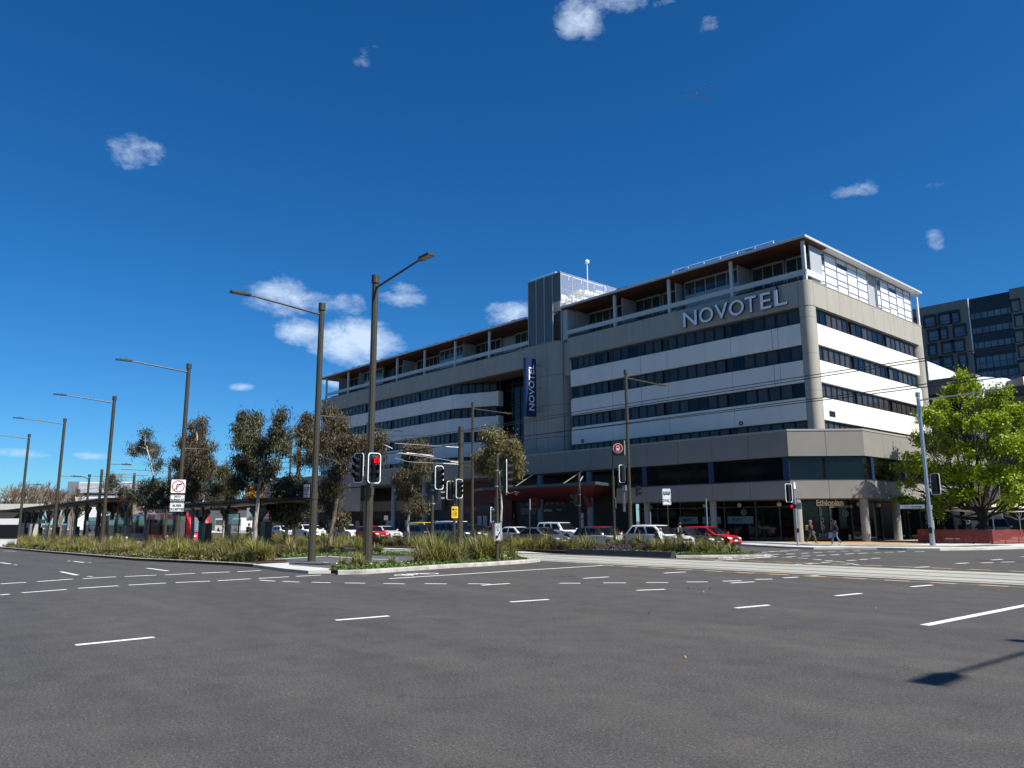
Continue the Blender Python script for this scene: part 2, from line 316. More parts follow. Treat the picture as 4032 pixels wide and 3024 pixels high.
for cx, cy, sc in ((1640, 2262, 1.0), (2880, 2197, 1.0)):          # bicycle symbols: two rings, frame strokes
    o = ongr(cx, cy); ux = Vector((0, 1, 0)); 
    for s_ in (-.55, .55): pm.disc((o.x, o.y+s_, .004), (0, 0, 1), .36, 18, 0, .28, .004)
    for a, b in (((0, -.55), (.0, 0)), ((0, 0), (.42, .35)), ((.42, -.3), (.42, .35)), ((0, -.55), (.42, -.3)), ((0, 0), (.55, -.35)), ((0, .55), (.62, .3))):
        pbox(pm, Vector((o.x-a[0], o.y+a[1], 0)), Vector((o.x-b[0], o.y+b[1], 0)), .09, .0075)
struct(pm, 'road_marking', m_paint)
# --- kerbs, islands, pavements
KL = [(-400, 12.8), (-160, 12.8), (-88, 12.8), (-67, 12.6), (-55, 12.7), (-45, 12.75), (-40, 13.4), (-35, 14.0), (-32.6, 14.05)]
KR = [(-32.6, 14.05), (-30.5, 13.75), (-28.4, 13.55), (-26.6, 13.6), (-25.3, 14.1), (-24.85, 15.0), (-25.05, 16.2), (-25.6, 19.4), (-25.6, 21.4), (-26.0, 24.2), (-26.5, 25.4), (-27.6, 25.8)]
def kerb(name, line, wd=.32, h=.14, side=1):
    mb = MB()
    for i in range(len(line)-1):
        a = Vector((*line[i], 0)); b = Vector((*line[i+1], 0)); d = (b-a).normalized(); n_ = Vector((-d.y, d.x, 0))*side; L_ = (b-a).length; k = max(1, int(L_/2.4))
        for j in range(k):
            p = a+d*(L_*j/k+(.006 if j else 0)); q = a+d*(L_*(j+1)/k-.006)
            mb.ext([p+n_*.0+Z*-.1, p+n_*.02+Z*(h-.03), p+n_*.05+Z*h, p+n_*wd+Z*(h+.002), p+n_*wd+Z*-.1], q-p)
    return struct(mb, name, m_kerb, drape=True)
kerb('kerb', KL, .16); kerb('kerb', KR[4:], .42, .15)
kerb('kerb', [(-27.6, 25.8), (-400, 25.8)][::-1], .15, .12, side=-1) if False else None
slab('garden_bed_soil', KL+[(-33.2, 16.0), (-36.4, 17.3), (-38.6, 18.6), (-37.0, 21.8), (-36.6, 24.9), (-400, 24.9)], .12, m_soil, -.3)
slab('garden_bed_soil', [(-27.6, 15.1), (-26.4, 14.3), (-25.3, 14.4), (-25.2, 15.1), (-25.4, 16.3), (-25.95, 19.4), (-25.95, 21.4), (-26.3, 24.2), (-27.2, 25.2), (-30.6, 25.0), (-29.4, 21.4), (-28.3, 19.5), (-27.3, 17.8)], .125, m_soil, -.3)
slab('crossing_path', [(-33.2, 16.0), (-30.9, 14.9), (-27.4, 14.9), (-27.1, 17.8), (-28.1, 19.5), (-29.2, 21.4), (-30.5, 25.7), (-36.6, 25.7), (-37.0, 21.8), (-38.6, 18.6), (-36.4, 17.3)], .118, m_path, -.3)
slab('pavement', [(-35.0, 14.0), (-32.6, 14.05), (-30.5, 13.75), (-28.4, 13.55), (-26.6, 13.6), (-26.2, 14.3), (-27.6, 15.1), (-30.9, 15.1), (-33.2, 16.2), (-34.6, 15.8)], .112, m_conc, -.3)
wl = MB()
for a, b in (((1118, 2200), (1290, 2190)), ((1290, 2190), (1427, 2200)), ((1307, 2233), (1400, 2226)), ((1400, 2226), (1480, 2222)), ((1000, 2206), (1118, 2200)), ((1427, 2200), (1560, 2205)), ((1480, 2222), (1560, 2216))):
    pa = onZ(*a, .12); pb = onZ(*b, .12); pa.z = pb.z = 0; wl2 = MB(); pbox(wl, Vector((pa.x, pa.y, 0)), Vector((pb.x, pb.y, 0)), .2, .125-gz((pa.x+pb.x)/2)+gz(-31)*0)
for a, b in (((1270, 2215), (1293, 2213.5)), ((1327, 2208), (1347, 2206))): 
    pa = onZ(*a, .12); pb = onZ(*b, .12); pbox(wl, Vector((pa.x, pa.y, 0)), Vector((pb.x, pb.y, 0)), .1, .125-gz((pa.x+pb.x)/2))
struct(wl, 'path_marking', m_paint)
# stretch between the beds and the tracks, and the strip beyond the tracks
slab('pavement', [(-31.0, 25.2), (-27.4, 25.75), (-400, 25.75), (-400, 24.9), (-36.6, 24.9)], .1, m_conc, -.3)
slab('garden_bed_soil', [(-24.0, 33.0), (-21.4, 36.6), (-23.6, 37.4), (-60, 37.6), (-400, 37.6), (-400, 32.9), (-45, 32.9), (-34, 33.3), (-30, 32.7)], .16, m_soil, -.3)
slab('pavement', [(-32, 31.6), (-36.6, 33.4), (-45, 33), (-400, 33), (-400, 31.62), (-36, 31.62)], .05, m_conc, -.3)
pc = MB(); pc.ext([(-31.6, 32.35, 0), (-31.6, 32.45, .3), (-31.6, 32.72, .3), (-31.6, 32.72, 0)], (6.6, 0, 0)); pc.ext([(-25.0, 32.35, 0), (-25.0, 32.45, .3), (-25, 32.72, .3), (-25, 32.72, 0)], (.8, -.0, 0))
for i in range(9): pc.box(-31.2+i*.78, -31.13+i*.78, 32.43, 32.5, .3, .33, 1)
o = pc.build('planter_edging', [mat('charcoal_edging', (.03, .031, .031), .6), m_galv], loc=(-28.4, 32.5, 0)); tag(o, 'low charcoal planter edging beside the tram track with small metal studs', 'edging')
kerb('kerb', [(-24.1, 32.7), (-22.0, 35.4), (-21.0, 36.8), (-22.5, 37.9)], .34, .13, side=1)
kerb('kerb', [(-22.5, 37.9), (-60, 38.2), (-400, 38.2)], .16, .13, side=-1)
# far side: footpath in front of the hotel and round the corner
FK = [(-400, 52.6), (-60, 52.6), (-41, 52.4), (-33.0, 52.3), (-29.6, 50.0), (-26.8, 48.6), (-24.7, 48.3), (-23.2, 49.4), (-21.5, 50.3), (-19.8, 50.6), (-18.1, 51.2), (-16.6, 53.8), (-15.4, 57.6), (-14.6, 63), (-14.4, 120)]
kerb('kerb', FK, .3, .13, side=1)
slab('pavement', FK+[(-27, 120), (-27, 72), (-31, 66), (-400, 66)], .125, m_conc, -.3)
slab('paving_band', [(-33.0, 58.6), (-27.2, 54.6), (-22.6, 56.6), (-22.0, 60.0), (-24.5, 64), (-26, 70), (-31, 66)], .131, m_tan, .05)
slab('bicycle_path', [(-60, 54.4), (-32.5, 54.2), (-26.8, 51.2), (-22.6, 52.4), (-17.9, 55.4), (-16.6, 60), (-18.2, 60.4), (-19.2, 56.6), (-23.2, 54.4), (-26.9, 53.6), (-32, 56.2), (-60, 56.2)], .135, m_path, .05)
wl = MB()
for a, b in (((3300, 2150), (3596, 2155)), ((3000, 2143), (3100, 2149)), ((3260, 2150), (3330, 2146))):
    pa = onZ(*a, .135); pb = onZ(*b, .135); pbox(wl, Vector((pa.x, pa.y, 0)), Vector((pb.x, pb.y, 0)), .14, .141)
struct(wl, 'path_marking', m_paint)

# ================================================================== HOTEL
m_fascia = mat('beige_precast', (.34, .32, .27), .85, var=.07, scale=1.2, stretch=(1, 1, .25), detail=6, bump=.08, bscale=60)
m_band = mat('white_precast', (.74, .71, .63), .8, var=.05, scale=.7, stretch=(1, 1, .2), detail=6, bump=.05, bscale=60)
m_pod = mat('grey_render', (.215, .205, .18), .85, var=.05, scale=.8, bump=.05, bscale=80)
m_frame = mat('black_frame', (.012, .012, .013), .4)
m_joint = mat('joint_black', (.03, .03, .03), .9)
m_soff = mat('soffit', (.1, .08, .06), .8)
m_timb = mat('timber_soffit', (.075, .026, .012), .6, var=.25, scale=3, stretch=(.3, 6, 1))
m_bluef = mat('blue_frame', (.01, .025, .07), .45)
m_colb = mat('blue_grey_column', (.14, .17, .21), .6)
m_colc = mat('concrete_column', (.27, .26, .23), .85, var=.12, scale=2, stretch=(1, 1, .3))
m_stain = mat('stain_band', (.5, .42, .34), .9)
def pane_mat():
    m = bpy.data.materials.new('curtained_glass'); m.use_nodes = True; t = m.node_tree; n = t.nodes; l = t.links; b = n['Principled BSDF']
    b.inputs['Roughness'].default_value = .05; b.inputs['Specular IOR Level'].default_value = .3
    tc = n.new('ShaderNodeTexCoord'); wv = n.new('ShaderNodeTexNoise'); wv.inputs['Scale'].default_value = 5; wv.inputs['Detail'].default_value = 5
    mp = n.new('ShaderNodeMapping'); mp.inputs['Scale'].default_value = (2.6, 2.6, .06); l.new(tc.outputs['Object'], mp.inputs[0]); l.new(mp.outputs[0], wv.inputs['Vector'])
    oi = n.new('ShaderNodeObjectInfo'); cr = n.new('ShaderNodeValToRGB'); e = cr.color_ramp.elements
    e[0].position = .2; e[0].color = (.006, .008, .014, 1); e[1].position = .5; e[1].color = (.075, .07, .065, 1)
    l.new(oi.outputs['Random'], cr.inputs[0])
    mx = n.new('ShaderNodeMix'); mx.data_type = 'RGBA'; mx.blend_type = 'MULTIPLY'; mx.inputs['Factor'].default_value = .85; l.new(cr.outputs[0], mx.inputs['A'])
    r2 = n.new('ShaderNodeValToRGB'); r2.color_ramp.elements[0].position = .35; r2.color_ramp.elements[1].position = .65; r2.color_ramp.elements[0].color = (.35, .35, .35, 1); l.new(wv.outputs[0], r2.inputs[0]); l.new(r2.outputs[0], mx.inputs['B'])
    l.new(mx.outputs['Result'], b.inputs['Base Color']); return m
m_pane = pane_mat()
HO = thing('hotel_building', 'long hotel of white bands and dark window strips with balcony roof storey', 'building', (-31, 62.7, 0))
YF = 62.7; XS = -30.8; BAY = 7.43
FL = [(17.15, 19.08), (13.78, 15.75), (10.44, 12.44)]        # white bands
GAPS = [(19.08, 20.62), (15.75, 17.15), (12.44, 13.78), (9.0, 10.44)]
def part(mb, name, m, par=None, **k): return mb.build(name, m, HO if par is None else par, **k)
# dark body behind the bands
b = MB(); b.pr([(-120.3, 63.05), (-82.6, 63.05), (-76.4, 66.2), (-76.4, 68), (-68.0, 68), (-68, 64.5), (-60.1, 64.5), (-60.1, 63.05), (-31.15, 63.05), (-31.15, 88), (-60, 88), (-120.3, 80)], 5.0, 20.7)
part(b, 'core_wall', m_frame)
# bands: precast panels with open joints
def panels_x(x0, x1, z0, z1, y, th, step, gap=.03, first=None):
    mb = MB(); x = x1
    cuts = [x0] + [c for c in [(first if first is not None else x1) - i*step for i in range(60)] if x0+.4 < c < x1-.2] + [x1]
    cuts = sorted(cuts)
    for i in range(len(cuts)-1):
        a = cuts[i]+(gap/2 if i else 0); c = cuts[i+1]-(gap/2 if i < len(cuts)-2 else 0)
        yield a, c
for z0, z1 in FL:
    mb = MB(); js = list(panels_x(-60.06, -31.81, z0, z1, YF, .4, BAY, first=-38.9))
    for i, (a, c) in enumerate(js):
        if i == 0: mb.xz([(a, z0), (c, z0), (c, z1), (a+.3, z1), (a+.08, z1-.07), (a, z1-.3)], YF, YF+.34)
        else: mb.xz([(a, z0), (c, z0), (c, z1), (a, z1)], YF, YF+.34)
    part(mb, 'spandrel_band', m_band, bevel=.03)
    mb = MB()
    for a, c in panels_x(-120.3, -82.65, z0, z1, YF, .4, BAY, first=-82.65): mb.box(a, c, YF, YF+.34, z0, z1)
    mb.pr([(-82.6, YF), (-76.4, 65.35), (-76.4, 65.75), (-82.6, YF+.34)], z0, z1)
    mb.pr([(-76.37, 65.3), (-76.05, 65.42), (-76.05, 66.3), (-76.37, 66.3)], z0-.05, z1+.05)
    part(mb, 'spandrel_band', m_band, bevel=.03)
    mb = MB(); ys = [63.83, 71.3, 78.9, 86.6]
    for i in range(3):
        a = ys[i]+(.015 if i else 0); c = ys[i+1]-(.015 if i < 2 else 0)
        if i == 2: mb.yz([(a, z0), (c, z0), (c, z1-.45), (c-.1, z1-.12), (c-.35, z1), (a, z1)], XS-.34, XS)
        else: mb.yz([(a, z0), (c, z0), (c, z1), (a, z1)], XS-.34, XS)
    part(mb, 'spandrel_band', m_band, bevel=.03)
# rust and water stains run down the bands under some joints
st = MB()
for x, wd in ((-34.6, .05), (-49.8, .05), (-34.0, .04)): 
    for z0, z1 in FL[:2]: st.box(x, x+wd, YF-.003, YF+.01, z0+.05, z1-.04)
part(st, 'rust_stain', mat('rust_stain_m', (.33, .25, .19), .9))
# windows: frame (window) + pane child, strips of six between dark piers
cnt = 0; bulk_f = MB(); bulk_p = MB()
def window_box(a, c_, z0, z1, fn, par_idx):
    """fn maps (s,depth,z)->point ; s along the wall"""
    global cnt
    big = par_idx
    f = MB() if big else bulk_f; p = MB() if big else bulk_p; t = .07
    def bx(mb, s0, s1, d0, d1, q0, q1):
        P = [fn(s, d, z) for z in (q0, q1) for (s, d) in ((s0, d0), (s1, d0), (s1, d1), (s0, d1))]
        mb.add(P, [(0, 3, 2, 1), (4, 5, 6, 7), (0, 1, 5, 4), (1, 2, 6, 5), (2, 3, 7, 6), (3, 0, 4, 7)])
    bx(f, a, c_, 0, .1, z0, z0+t); bx(f, a, c_, 0, .1, z1-t, z1); bx(f, a, a+t, 0, .1, z0+t, z1-t); bx(f, c_-t, c_, 0, .1, z0+t, z1-t)
    bx(p, a+t, c_-t, .05, .075, z0+t, z1-t)
    if big:
        o = part(f, 'window', m_frame); p.build('pane', m_pane, o); cnt += 1
front = lambda s, d, z: (s, 62.88+d, z)
side = lambda s, d, z: (-30.98-d, s, z)
ang = lambda s, d, z: (-82.6+6.2*s/6.75-.39*d, 62.95+2.65*s/6.75+.92*d, z)
WIN = []
for gi, (z0, z1) in enumerate(GAPS):
    zt = z1-.22 if gi == 0 else z1-.05
    for k in range(4):
        x1 = -31.85-BAY*k if k == 0 else -38.9-.0-BAY*(k-1)-.75
        x0 = -38.9-BAY*k
        if k == 0: x1 = -31.85
        n_ = 6; wd = (x1-max(x0, -60))/n_
        for i in range(n_): WIN.append((max(x0, -60)+i*wd+.03, max(x0, -60)+(i+1)*wd-.03, z0+.08, zt, front, gi < 4))
    ys = [63.85, 70.35, 71.0, 78.2, 78.9, 86.0]
    for j in range(3):
        a, c_ = ys[2*j], ys[2*j+1]; n_ = 6; wd = (c_-a)/n_
        for i in range(n_): WIN.append((a+i*wd+.03, a+(i+1)*wd-.03, z0+.08, zt, side, gi < 3))
    for i in range(6): WIN.append((i*1.1+.1, (i+1)*1.1, z0+.08, zt, ang, False))
    x = -83.4
    while x > -119:
        for i in range(6): WIN.append((x-6.68+i*1.11+.03, x-6.68+(i+1)*1.11-.03, z0+.08, zt, front, False))
        x -= BAY
big = [q for q in WIN if q[5]]; big = big[:96]
bigset = set(id(q) for q in sorted(big, key=lambda q: (q[4] is side, q[0]*-1 if q[4] is front else q[0]))[:96])
for q in WIN: window_box(q[0], q[1], q[2], q[3], q[4], id(q) in bigset)
o = part(bulk_f, 'window_row', m_frame); o['kind'] = 'stuff'; o2 = bulk_p.build('window_row_pane', m_pane, o)
# corner column, rear column
arc = lambda cx, cy, r, a0, a1, n_=8: [(cx+r*math.cos(R(a0+(a1-a0)*i/n_)), cy+r*math.sin(R(a0+(a1-a0)*i/n_))) for i in range(n_+1)]
def cornerprism(z0, z1, off=0.0, x0=-31.78, y1=63.8, r=.62, th=.5):
    return MB().pr([(x0, YF-off)]+arc(XS-r, YF+r, r+off, -90, 0)+[(XS+off, y1), (XS-th, y1), (x0, YF+th)], z0, z1)
for z0, z1 in ((9.3, 12.98), (13.0, 16.28), (16.3, 19.58), (19.6, 20.6)): part(cornerprism(z0, z1), 'corner_column', m_fascia, smooth=True)
b = MB()
for z0, z1 in ((9.3, 12.98), (13.0, 16.28), (16.3, 20.6)): b.cyl((-31.45, 87.6, z0), (-31.45, 87.6, z1), .85, n=28)
part(b, 'rear_column', m_fascia, smooth=True)
# parapet fascia
def fascia_panels(mb, xs, z0, z1):
    for i in range(len(xs)-1): mb.box(xs[i]+.012, xs[i+1]-.012, YF-.03, YF+.3, z0, z1)
mb = MB(); xs = [-60.43, -59.0, -56.5, -54.05, -51.6, -49.15, -48.4, -46.5, -44.1, -41.6, -39.15, -36.7, -34.2, -31.78]; fascia_panels(mb, xs, 20.62, 22.9)
mb.box(-60.43, -31.6, YF-.06, YF+.4, 22.9, 22.98); part(mb, 'parapet', m_fascia)
part(MB().pr([(-31.76, YF-.03)]+arc(XS-.62, YF+.62, .65, -90, 0)+[(XS+.03, 63.5), (XS-.4, 63.5), (-31.76, YF+.4)], 20.62, 22.98), 'parapet_corner', m_fascia, smooth=True)
mb = MB(); y = 63.52
while y < 87.5: mb.box(XS-.3, XS+.03, y+.012, min(y+2.47, 88.3)-.012, 20.62, 22.9); y += 2.47
mb.box(XS-.4, XS+.06, 63.5, 88.35, 22.9, 22.98); part(mb, 'parapet', m_fascia)
mb = MB(); xs = [-120.4+i*2.46 for i in range(22)]+[-68.1]; xs = [x for x in xs if x < -68.5]+[-68.1]; fascia_panels(mb, xs, 20.62, 22.9); mb.box(-120.4, -68.1, YF-.06, YF+.4, 22.9, 22.98); part(mb, 'parapet', m_fascia)
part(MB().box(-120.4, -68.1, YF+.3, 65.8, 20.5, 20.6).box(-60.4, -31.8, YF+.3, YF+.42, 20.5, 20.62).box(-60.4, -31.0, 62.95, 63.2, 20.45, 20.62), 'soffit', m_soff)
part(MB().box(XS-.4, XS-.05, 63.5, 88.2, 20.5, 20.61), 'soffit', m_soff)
part(MB().box(-61.5, -60.45, 63.3, 66.0, 18.72, 22.6).box(-61.5, -60.45, 63.27, 66, 22.6, 22.68), 'return_panel', m_fascia)
part(MB().box(-61.0, -60.0, 64.3, 66, 9.2, 18.9), 'recess_wall', m_frame)
# glazed stair in the recess
mb = MB(); mb.box(-76.1, -68.0, 66.9, 67, 9, 20.5); part(mb, 'stair_glazing', m_glassd)
mb = MB()
for i in range(7): x = -76+i*1.3; mb.box(x, x+.1, 66.78, 66.9, 9, 20.5)
for z in (10.6, 12.4, 13.8, 15.9, 17.1, 19.1, 19.9): mb.box(-76, -68, 66.76, 66.9, z, z+.12)
part(mb, 'glazing_frame', m_frame)
# curved entrance tower
TP = [(-68.1, YF), (-63.4, YF)]+arc(-63.4, 65.1, 2.4, -90, 0, 14)+[(-61.0, 68), (-68.1, 68)]
part(MB().pr(TP, 9.2, 23.0), 'tower_wall', m_fascia, smooth=True)
TP2 = [(-68.13, YF-.06), (-63.4, YF-.06)]+arc(-63.4, 65.1, 2.46, -90, 0, 14)+[(-60.94, 68), (-68.1, 68)]
part(MB().pr(TP2, 23.0, 23.1), 'tower_coping', m_fascia, smooth=True)
mb = MB(); TJ = [(-68.12, YF-.004)]+[(-63.4, YF-.004)]+arc(-63.4, 65.1, 2.404, -90, 0, 14)+[(-60.99, 68), (-68.1, 68)]
for z in (11.6, 15.4, 19.0): mb.pr(TJ, z, z+.04)
for x in (-66.3, -65.9, -63.9): mb.box(x, x+.03, YF-.005, YF+.1, 9.2, 23)
a_ = R(-48); mb.box(-63.4+2.4*math.cos(a_)-.02, -63.4+2.4*math.cos(a_)+.02, 65.1+2.4*math.sin(a_)-.012, 65.1+2.4*math.sin(a_)+.2, 9.2, 23)
part(mb, 'panel_joint', m_joint)
# roof plant screen
m_mesh = mat('perforated_metal', (.13, .135, .13), .6, .4, var=.15, scale=20, stretch=(1, 1, .05))
mb = MB()
for i in range(4): x = -67.15+i*1.43; mb.box(x+.05, x+1.38, YF+.05, YF+.1, 22.98 if i < 3 else 27.9, 31.38)
for i in range(4):
    for z in (25.5, 27.0, 28.6, 30): mb.box(-67.1+i*1.43, -65.75+i*1.43, YF+.1, YF+.13, z, z+.04)
part(mb, 'plant_screen', m_mesh)
part(MB().box(-62.8, -61.5, 63.6, 63.65, 22.98, 27.8), 'plant_screen', m_mesh)
part(MB().box(-66.6, -61.9, 64.4, 76, 22.9, 27.0), 'plant_room', mat('plant_grey', (.12, .12, .12), .8))
mb = MB()
for i in range(5): x = -67.2+i*1.43; mb.box(x, x+.07, YF, YF+.12, 22.98, 31.5)
for y in [62.72+i*1.95 for i in range(8)]: mb.box(-61.5, -61.42, y, y+.1, 26.6, 31.42)
for z in (27.1, 29.3, 31.38): mb.box(-61.49, -61.43, 62.8, 76.4, z, z+.06)
mb.box(-67.2, -61.42, YF-.02, YF+.05, 31.38, 31.48); part(mb, 'screen_frame', m_alu)
mb = MB()
for i in range(110): y = 62.85+i*.124; mb.box(-61.475, -61.455, y, y+.022, 26.8, 31.4)
part(mb, 'screen_rods', m_white)
mb = MB()
for i in range(26):
    y = 63.4+random.random()*10; z = 27.2+random.random()*3.3; l_ = .6+random.random()*1.8; mb.box(-64.5+random.random()*1.8, -62.4+random.random()*.7, y, y+l_, z, z+.12+random.random()*.25)
for i in range(5): y = 63.5+i*2.1; mb.box(-63.9, -62.3, y, y+1.3, 27.0, 28.6+random.random()*.6)
part(mb, 'roof_plant', m_white)
mb = MB()
for z in (31.75,): 
    mb.box(-62.7, -62.64, 63.0, 72.4, z, z+.06); mb.box(-67, -62.6, 63.0, 63.06, z, z+.06)
for y in (63, 65.4, 67.7, 70, 72.3): mb.box(-62.7, -62.64, y, y+.06, 31.2, 31.8)
part(mb, 'roof_rail', m_white)
p = onY(2313, 1095, 72); part(MB().cyl((p.x, 72, p.z-4), (p.x, 72, onY(2313, 1040, 72).z), .06, n=8).sph((p.x, 72, onY(2313, 1031, 72).z), .32, 12, 8), 'roof_mast', m_white, smooth=True)
# roof storey: columns, beam, soffit, roof slab, recessed rooms
COLX = [-31.15-BAY*i*.995 for i in range(4)]; COLW = [-75.0, -82.4, -89.75, -97.0, -104.4, -111.8, -119.3]
m_wht = mat('off_white_steel', (.5, .5, .48), .5, var=.05)
for x in COLX+COLW:
    part(MB().box(x-.15, x+.15, 62.86, 63.1, 22.9, 26.66).box(x-.2, x+.2, 62.92, 63.05, 23.5, 24.0), 'balcony_column', m_wht)
part(MB().box(-31.14, -30.98, 62.95, 63.1, 23.0, 26.2), 'balcony_column', m_white)
for a, c_ in ((-60.6, -31.0), (-119.3, -67.4)):
    mb = MB(); mb.box(a, c_, 62.88, 63.04, 23.92, 24.0); mb.box(a, c_, 62.9, 63.0, 23.55, 23.92); mb.box(a, c_, 62.84, 63.06, 23.5, 23.56); part(mb, 'balcony_beam', m_wht)
part(MB().box(-31.1, -30.95, 63.1, 65.9, 23.9, 24.0).box(-31.08, -30.98, 63.1, 65.9, 23.55, 23.9).box(-31.1, -30.95, 63.1, 65.9, 23.45, 23.55), 'balcony_beam', m_white)
for a, c_, yb in ((-61.4, -30.55, 88.9), (-120.9, -67.3, 82)):
    part(MB().xz([(a, 26.75), (c_, 26.75), (c_, 26.98), (a, 26.98)], 62.35, yb).box(a+.02, c_-.02, 62.33, 62.36, 26.72, 26.93), 'roof', m_wht, bevel=.02)
    part(MB().box(a+.15, c_-.15, 62.5, 66.6, 26.66, 26.74), 'timber_soffit', m_timb)
part(MB().box(-31.2, -30.6, 66.6, 88.6, 26.7, 26.745), 'soffit', m_white)
mb = MB(); random.seed(3)
for x in [-36.5, -44.2, -51.5, -52.6, -70, -74, -79, -80.6, -86.6, -88.3, -94, -95.6, -101, -102.5, -108, -109.8, -116]: mb.box(x, x+.7, 62.38, 63.2, 26.985, 27.06)
part(mb, 'roof_clip', m_frame)
mb = MB(); xa, xb = onY(2640, 1065, 62.9).x, onY(3036, 950, 62.9).x
mb.box(xa, xb, 63.3, 63.34, 27.62, 27.66)
for i in range(7): x = xa+(xb-xa)*i/6; mb.box(x-.03, x+.03, 63.28, 63.34, 26.98, 27.62); mb.box(x-.02, x+.02, 63.3, 63.6, 26.98, 27.02)
part(mb, 'roof_rail', m_white)
m_curt = mat('roof_glass', (.045, .05, .05), .05, var=.5, scale=3, stretch=(3, 3, .1))
m_pnl = mat('pale_panel', (.4, .41, .42), .5, var=.05)
def rooms(x0, x1, kind, y=66.3):
    if kind == 'bay': y = 64.9
    z0 = 25.1 if kind == 'bay' else 24.35; n_ = max(2, round((x1-x0)/1.15)); wd = (x1-x0)/n_
    wall = part(MB().box(x0, x1, y+.06, y+.3, 22.4, 26.65), 'room_wall', m_pnl if kind == 'bay' else m_wht)
    fr = MB(); gl = MB()
    for i in range(n_+1): fr.box(x0+i*wd-.035, x0+i*wd+.035, y-.02, y+.06, 22.6, 26.5)
    fr.box(x0, x1, y-.015, y+.06, z0-.06, z0); fr.box(x0, x1, y-.015, y+.06, 26.42, 26.55)
    for i in range(n_): gl.box(x0+i*wd+.04, x0+(i+1)*wd-.04, y+.01, y+.05, z0, 26.42)
    f = part(fr, 'window_frame', m_alu); gl.build('pane', m_curt, f)
def partition(x, y0=64.2, y1=66.4): part(MB().box(x-.05, x+.05, y0, y1, 22.6, 26.6), 'balcony_partition', m_pnl)
for x0, x1, k in ((-34.6, -31.3, 'rec'), (-38.2, -34.9, 'rec'), (-45.3, -39.0, 'bay'), (-49.2, -46.3, 'rec'), (-53.0, -49.6, 'rec'), (-60.2, -53.6, 'rec'),
                  (-73.6, -68.0, 'rec'), (-81.9, -76.6, 'rec'), (-88.6, -82.7, 'bay'), (-96.5, -90.0, 'rec'), (-103, -98.2, 'rec'), (-110, -104.2, 'bay'), (-117.0, -112.0, 'rec')): rooms(x0, x1, k)
for x in (-31.2, -38.6, -46.0, -53.3, -60.4, -82.2, -97.3, -110.5, -117.2): partition(x)
mb = MB()
for a, c_ in ((-60.2, -46.5), (-38.4, -31.2), (-118.5, -70)): mb.box(a, c_, 63.3, 65.2, 23.28, 23.34)
part(mb, 'balcony_awning', mat('awning_dark', (.02, .022, .025), .4))
part(MB().box(-61.4, -60.6, 62.9, 66, 23.0, 26.6).box(-61.38, -60.58, 62.88, 62.9, 24.6, 24.66), 'room_wall', m_pnl)
# side of the roof storey: translucent white grid
for y0, y1 in ((66.3, 76.4), (78.6, 87.4)):
    wl_ = part(MB().box(-31.5, -31.35, y0, y1, 22.9, 26.7), 'grid_wall', mat('opal_panel', (.78, .79, .8), .35, var=.02))
    fr = MB(); n_ = 5; cols_ = [y0+(y1-y0)*t for t in (0, .1, .34, .56, .78, 1)]; fr2 = MB()
    for y in cols_: fr.box(-31.36, -31.28, y-.045, y+.045, 22.95, 26.7)
    rows_ = [22.95, 23.75, 24.55, 25.35, 26.2, 26.68]
    for i in range(5):
        for j, z in enumerate(rows_):
            if (i*3+j) % 5 == 2: z += .28
            fr.box(-31.35, -31.3, cols_[i], cols_[i+1], z-.03, z+.03)
    part(fr, 'mullion', mat('lilac_mullion', (.3, .3, .36), .4), wl_)
    for (i, z0_, z1_) in ((0, 25.4, 26.5), (2, 25.8, 26.2), (0, 23.0, 23.5), (3, 23.0, 23.35)): fr2.box(-31.36, -31.345, cols_[i]+.06, cols_[i+1]-.06, z0_, z1_)
    part(fr2, 'pane', m_curt, wl_)
part(MB().box(-33, -31.5, 76.4, 78.6, 22.9, 26.7), 'grid_wall', m_pnl)
part(MB().box(-31.1, -30.9, 88.2, 88.45, 23.0, 26.7), 'balcony_column', m_white)
part(MB().box(-60.4, -30.95, 63.0, 88.0, 22.2, 22.5).box(-120, -67, 63.0, 82, 22.2, 22.5), 'terrace_slab', m_pod)
part(MB().box(-58, -33, 66.7, 87, 22.5, 26.6).box(-118, -68.2, 66.7, 80, 22.5, 26.6), 'room_wall', m_pnl)
# small details on the front
mb = MB()
for x in (onY(2293, 1742, 62.6).x, onY(2917, 1671, 62.6).x): 
    mb.disc((x, YF-.05, 10.75), (0, -1, 0), .2, 16, 0, .12, .06)
part(mb, 'vent_ring', m_black)
p = onX(3277, 1630, XS); part(MB().box(XS, XS+.03, p.y-.55, p.y+.55, p.z-.25, p.z+.25), 'wall_vent', m_black)
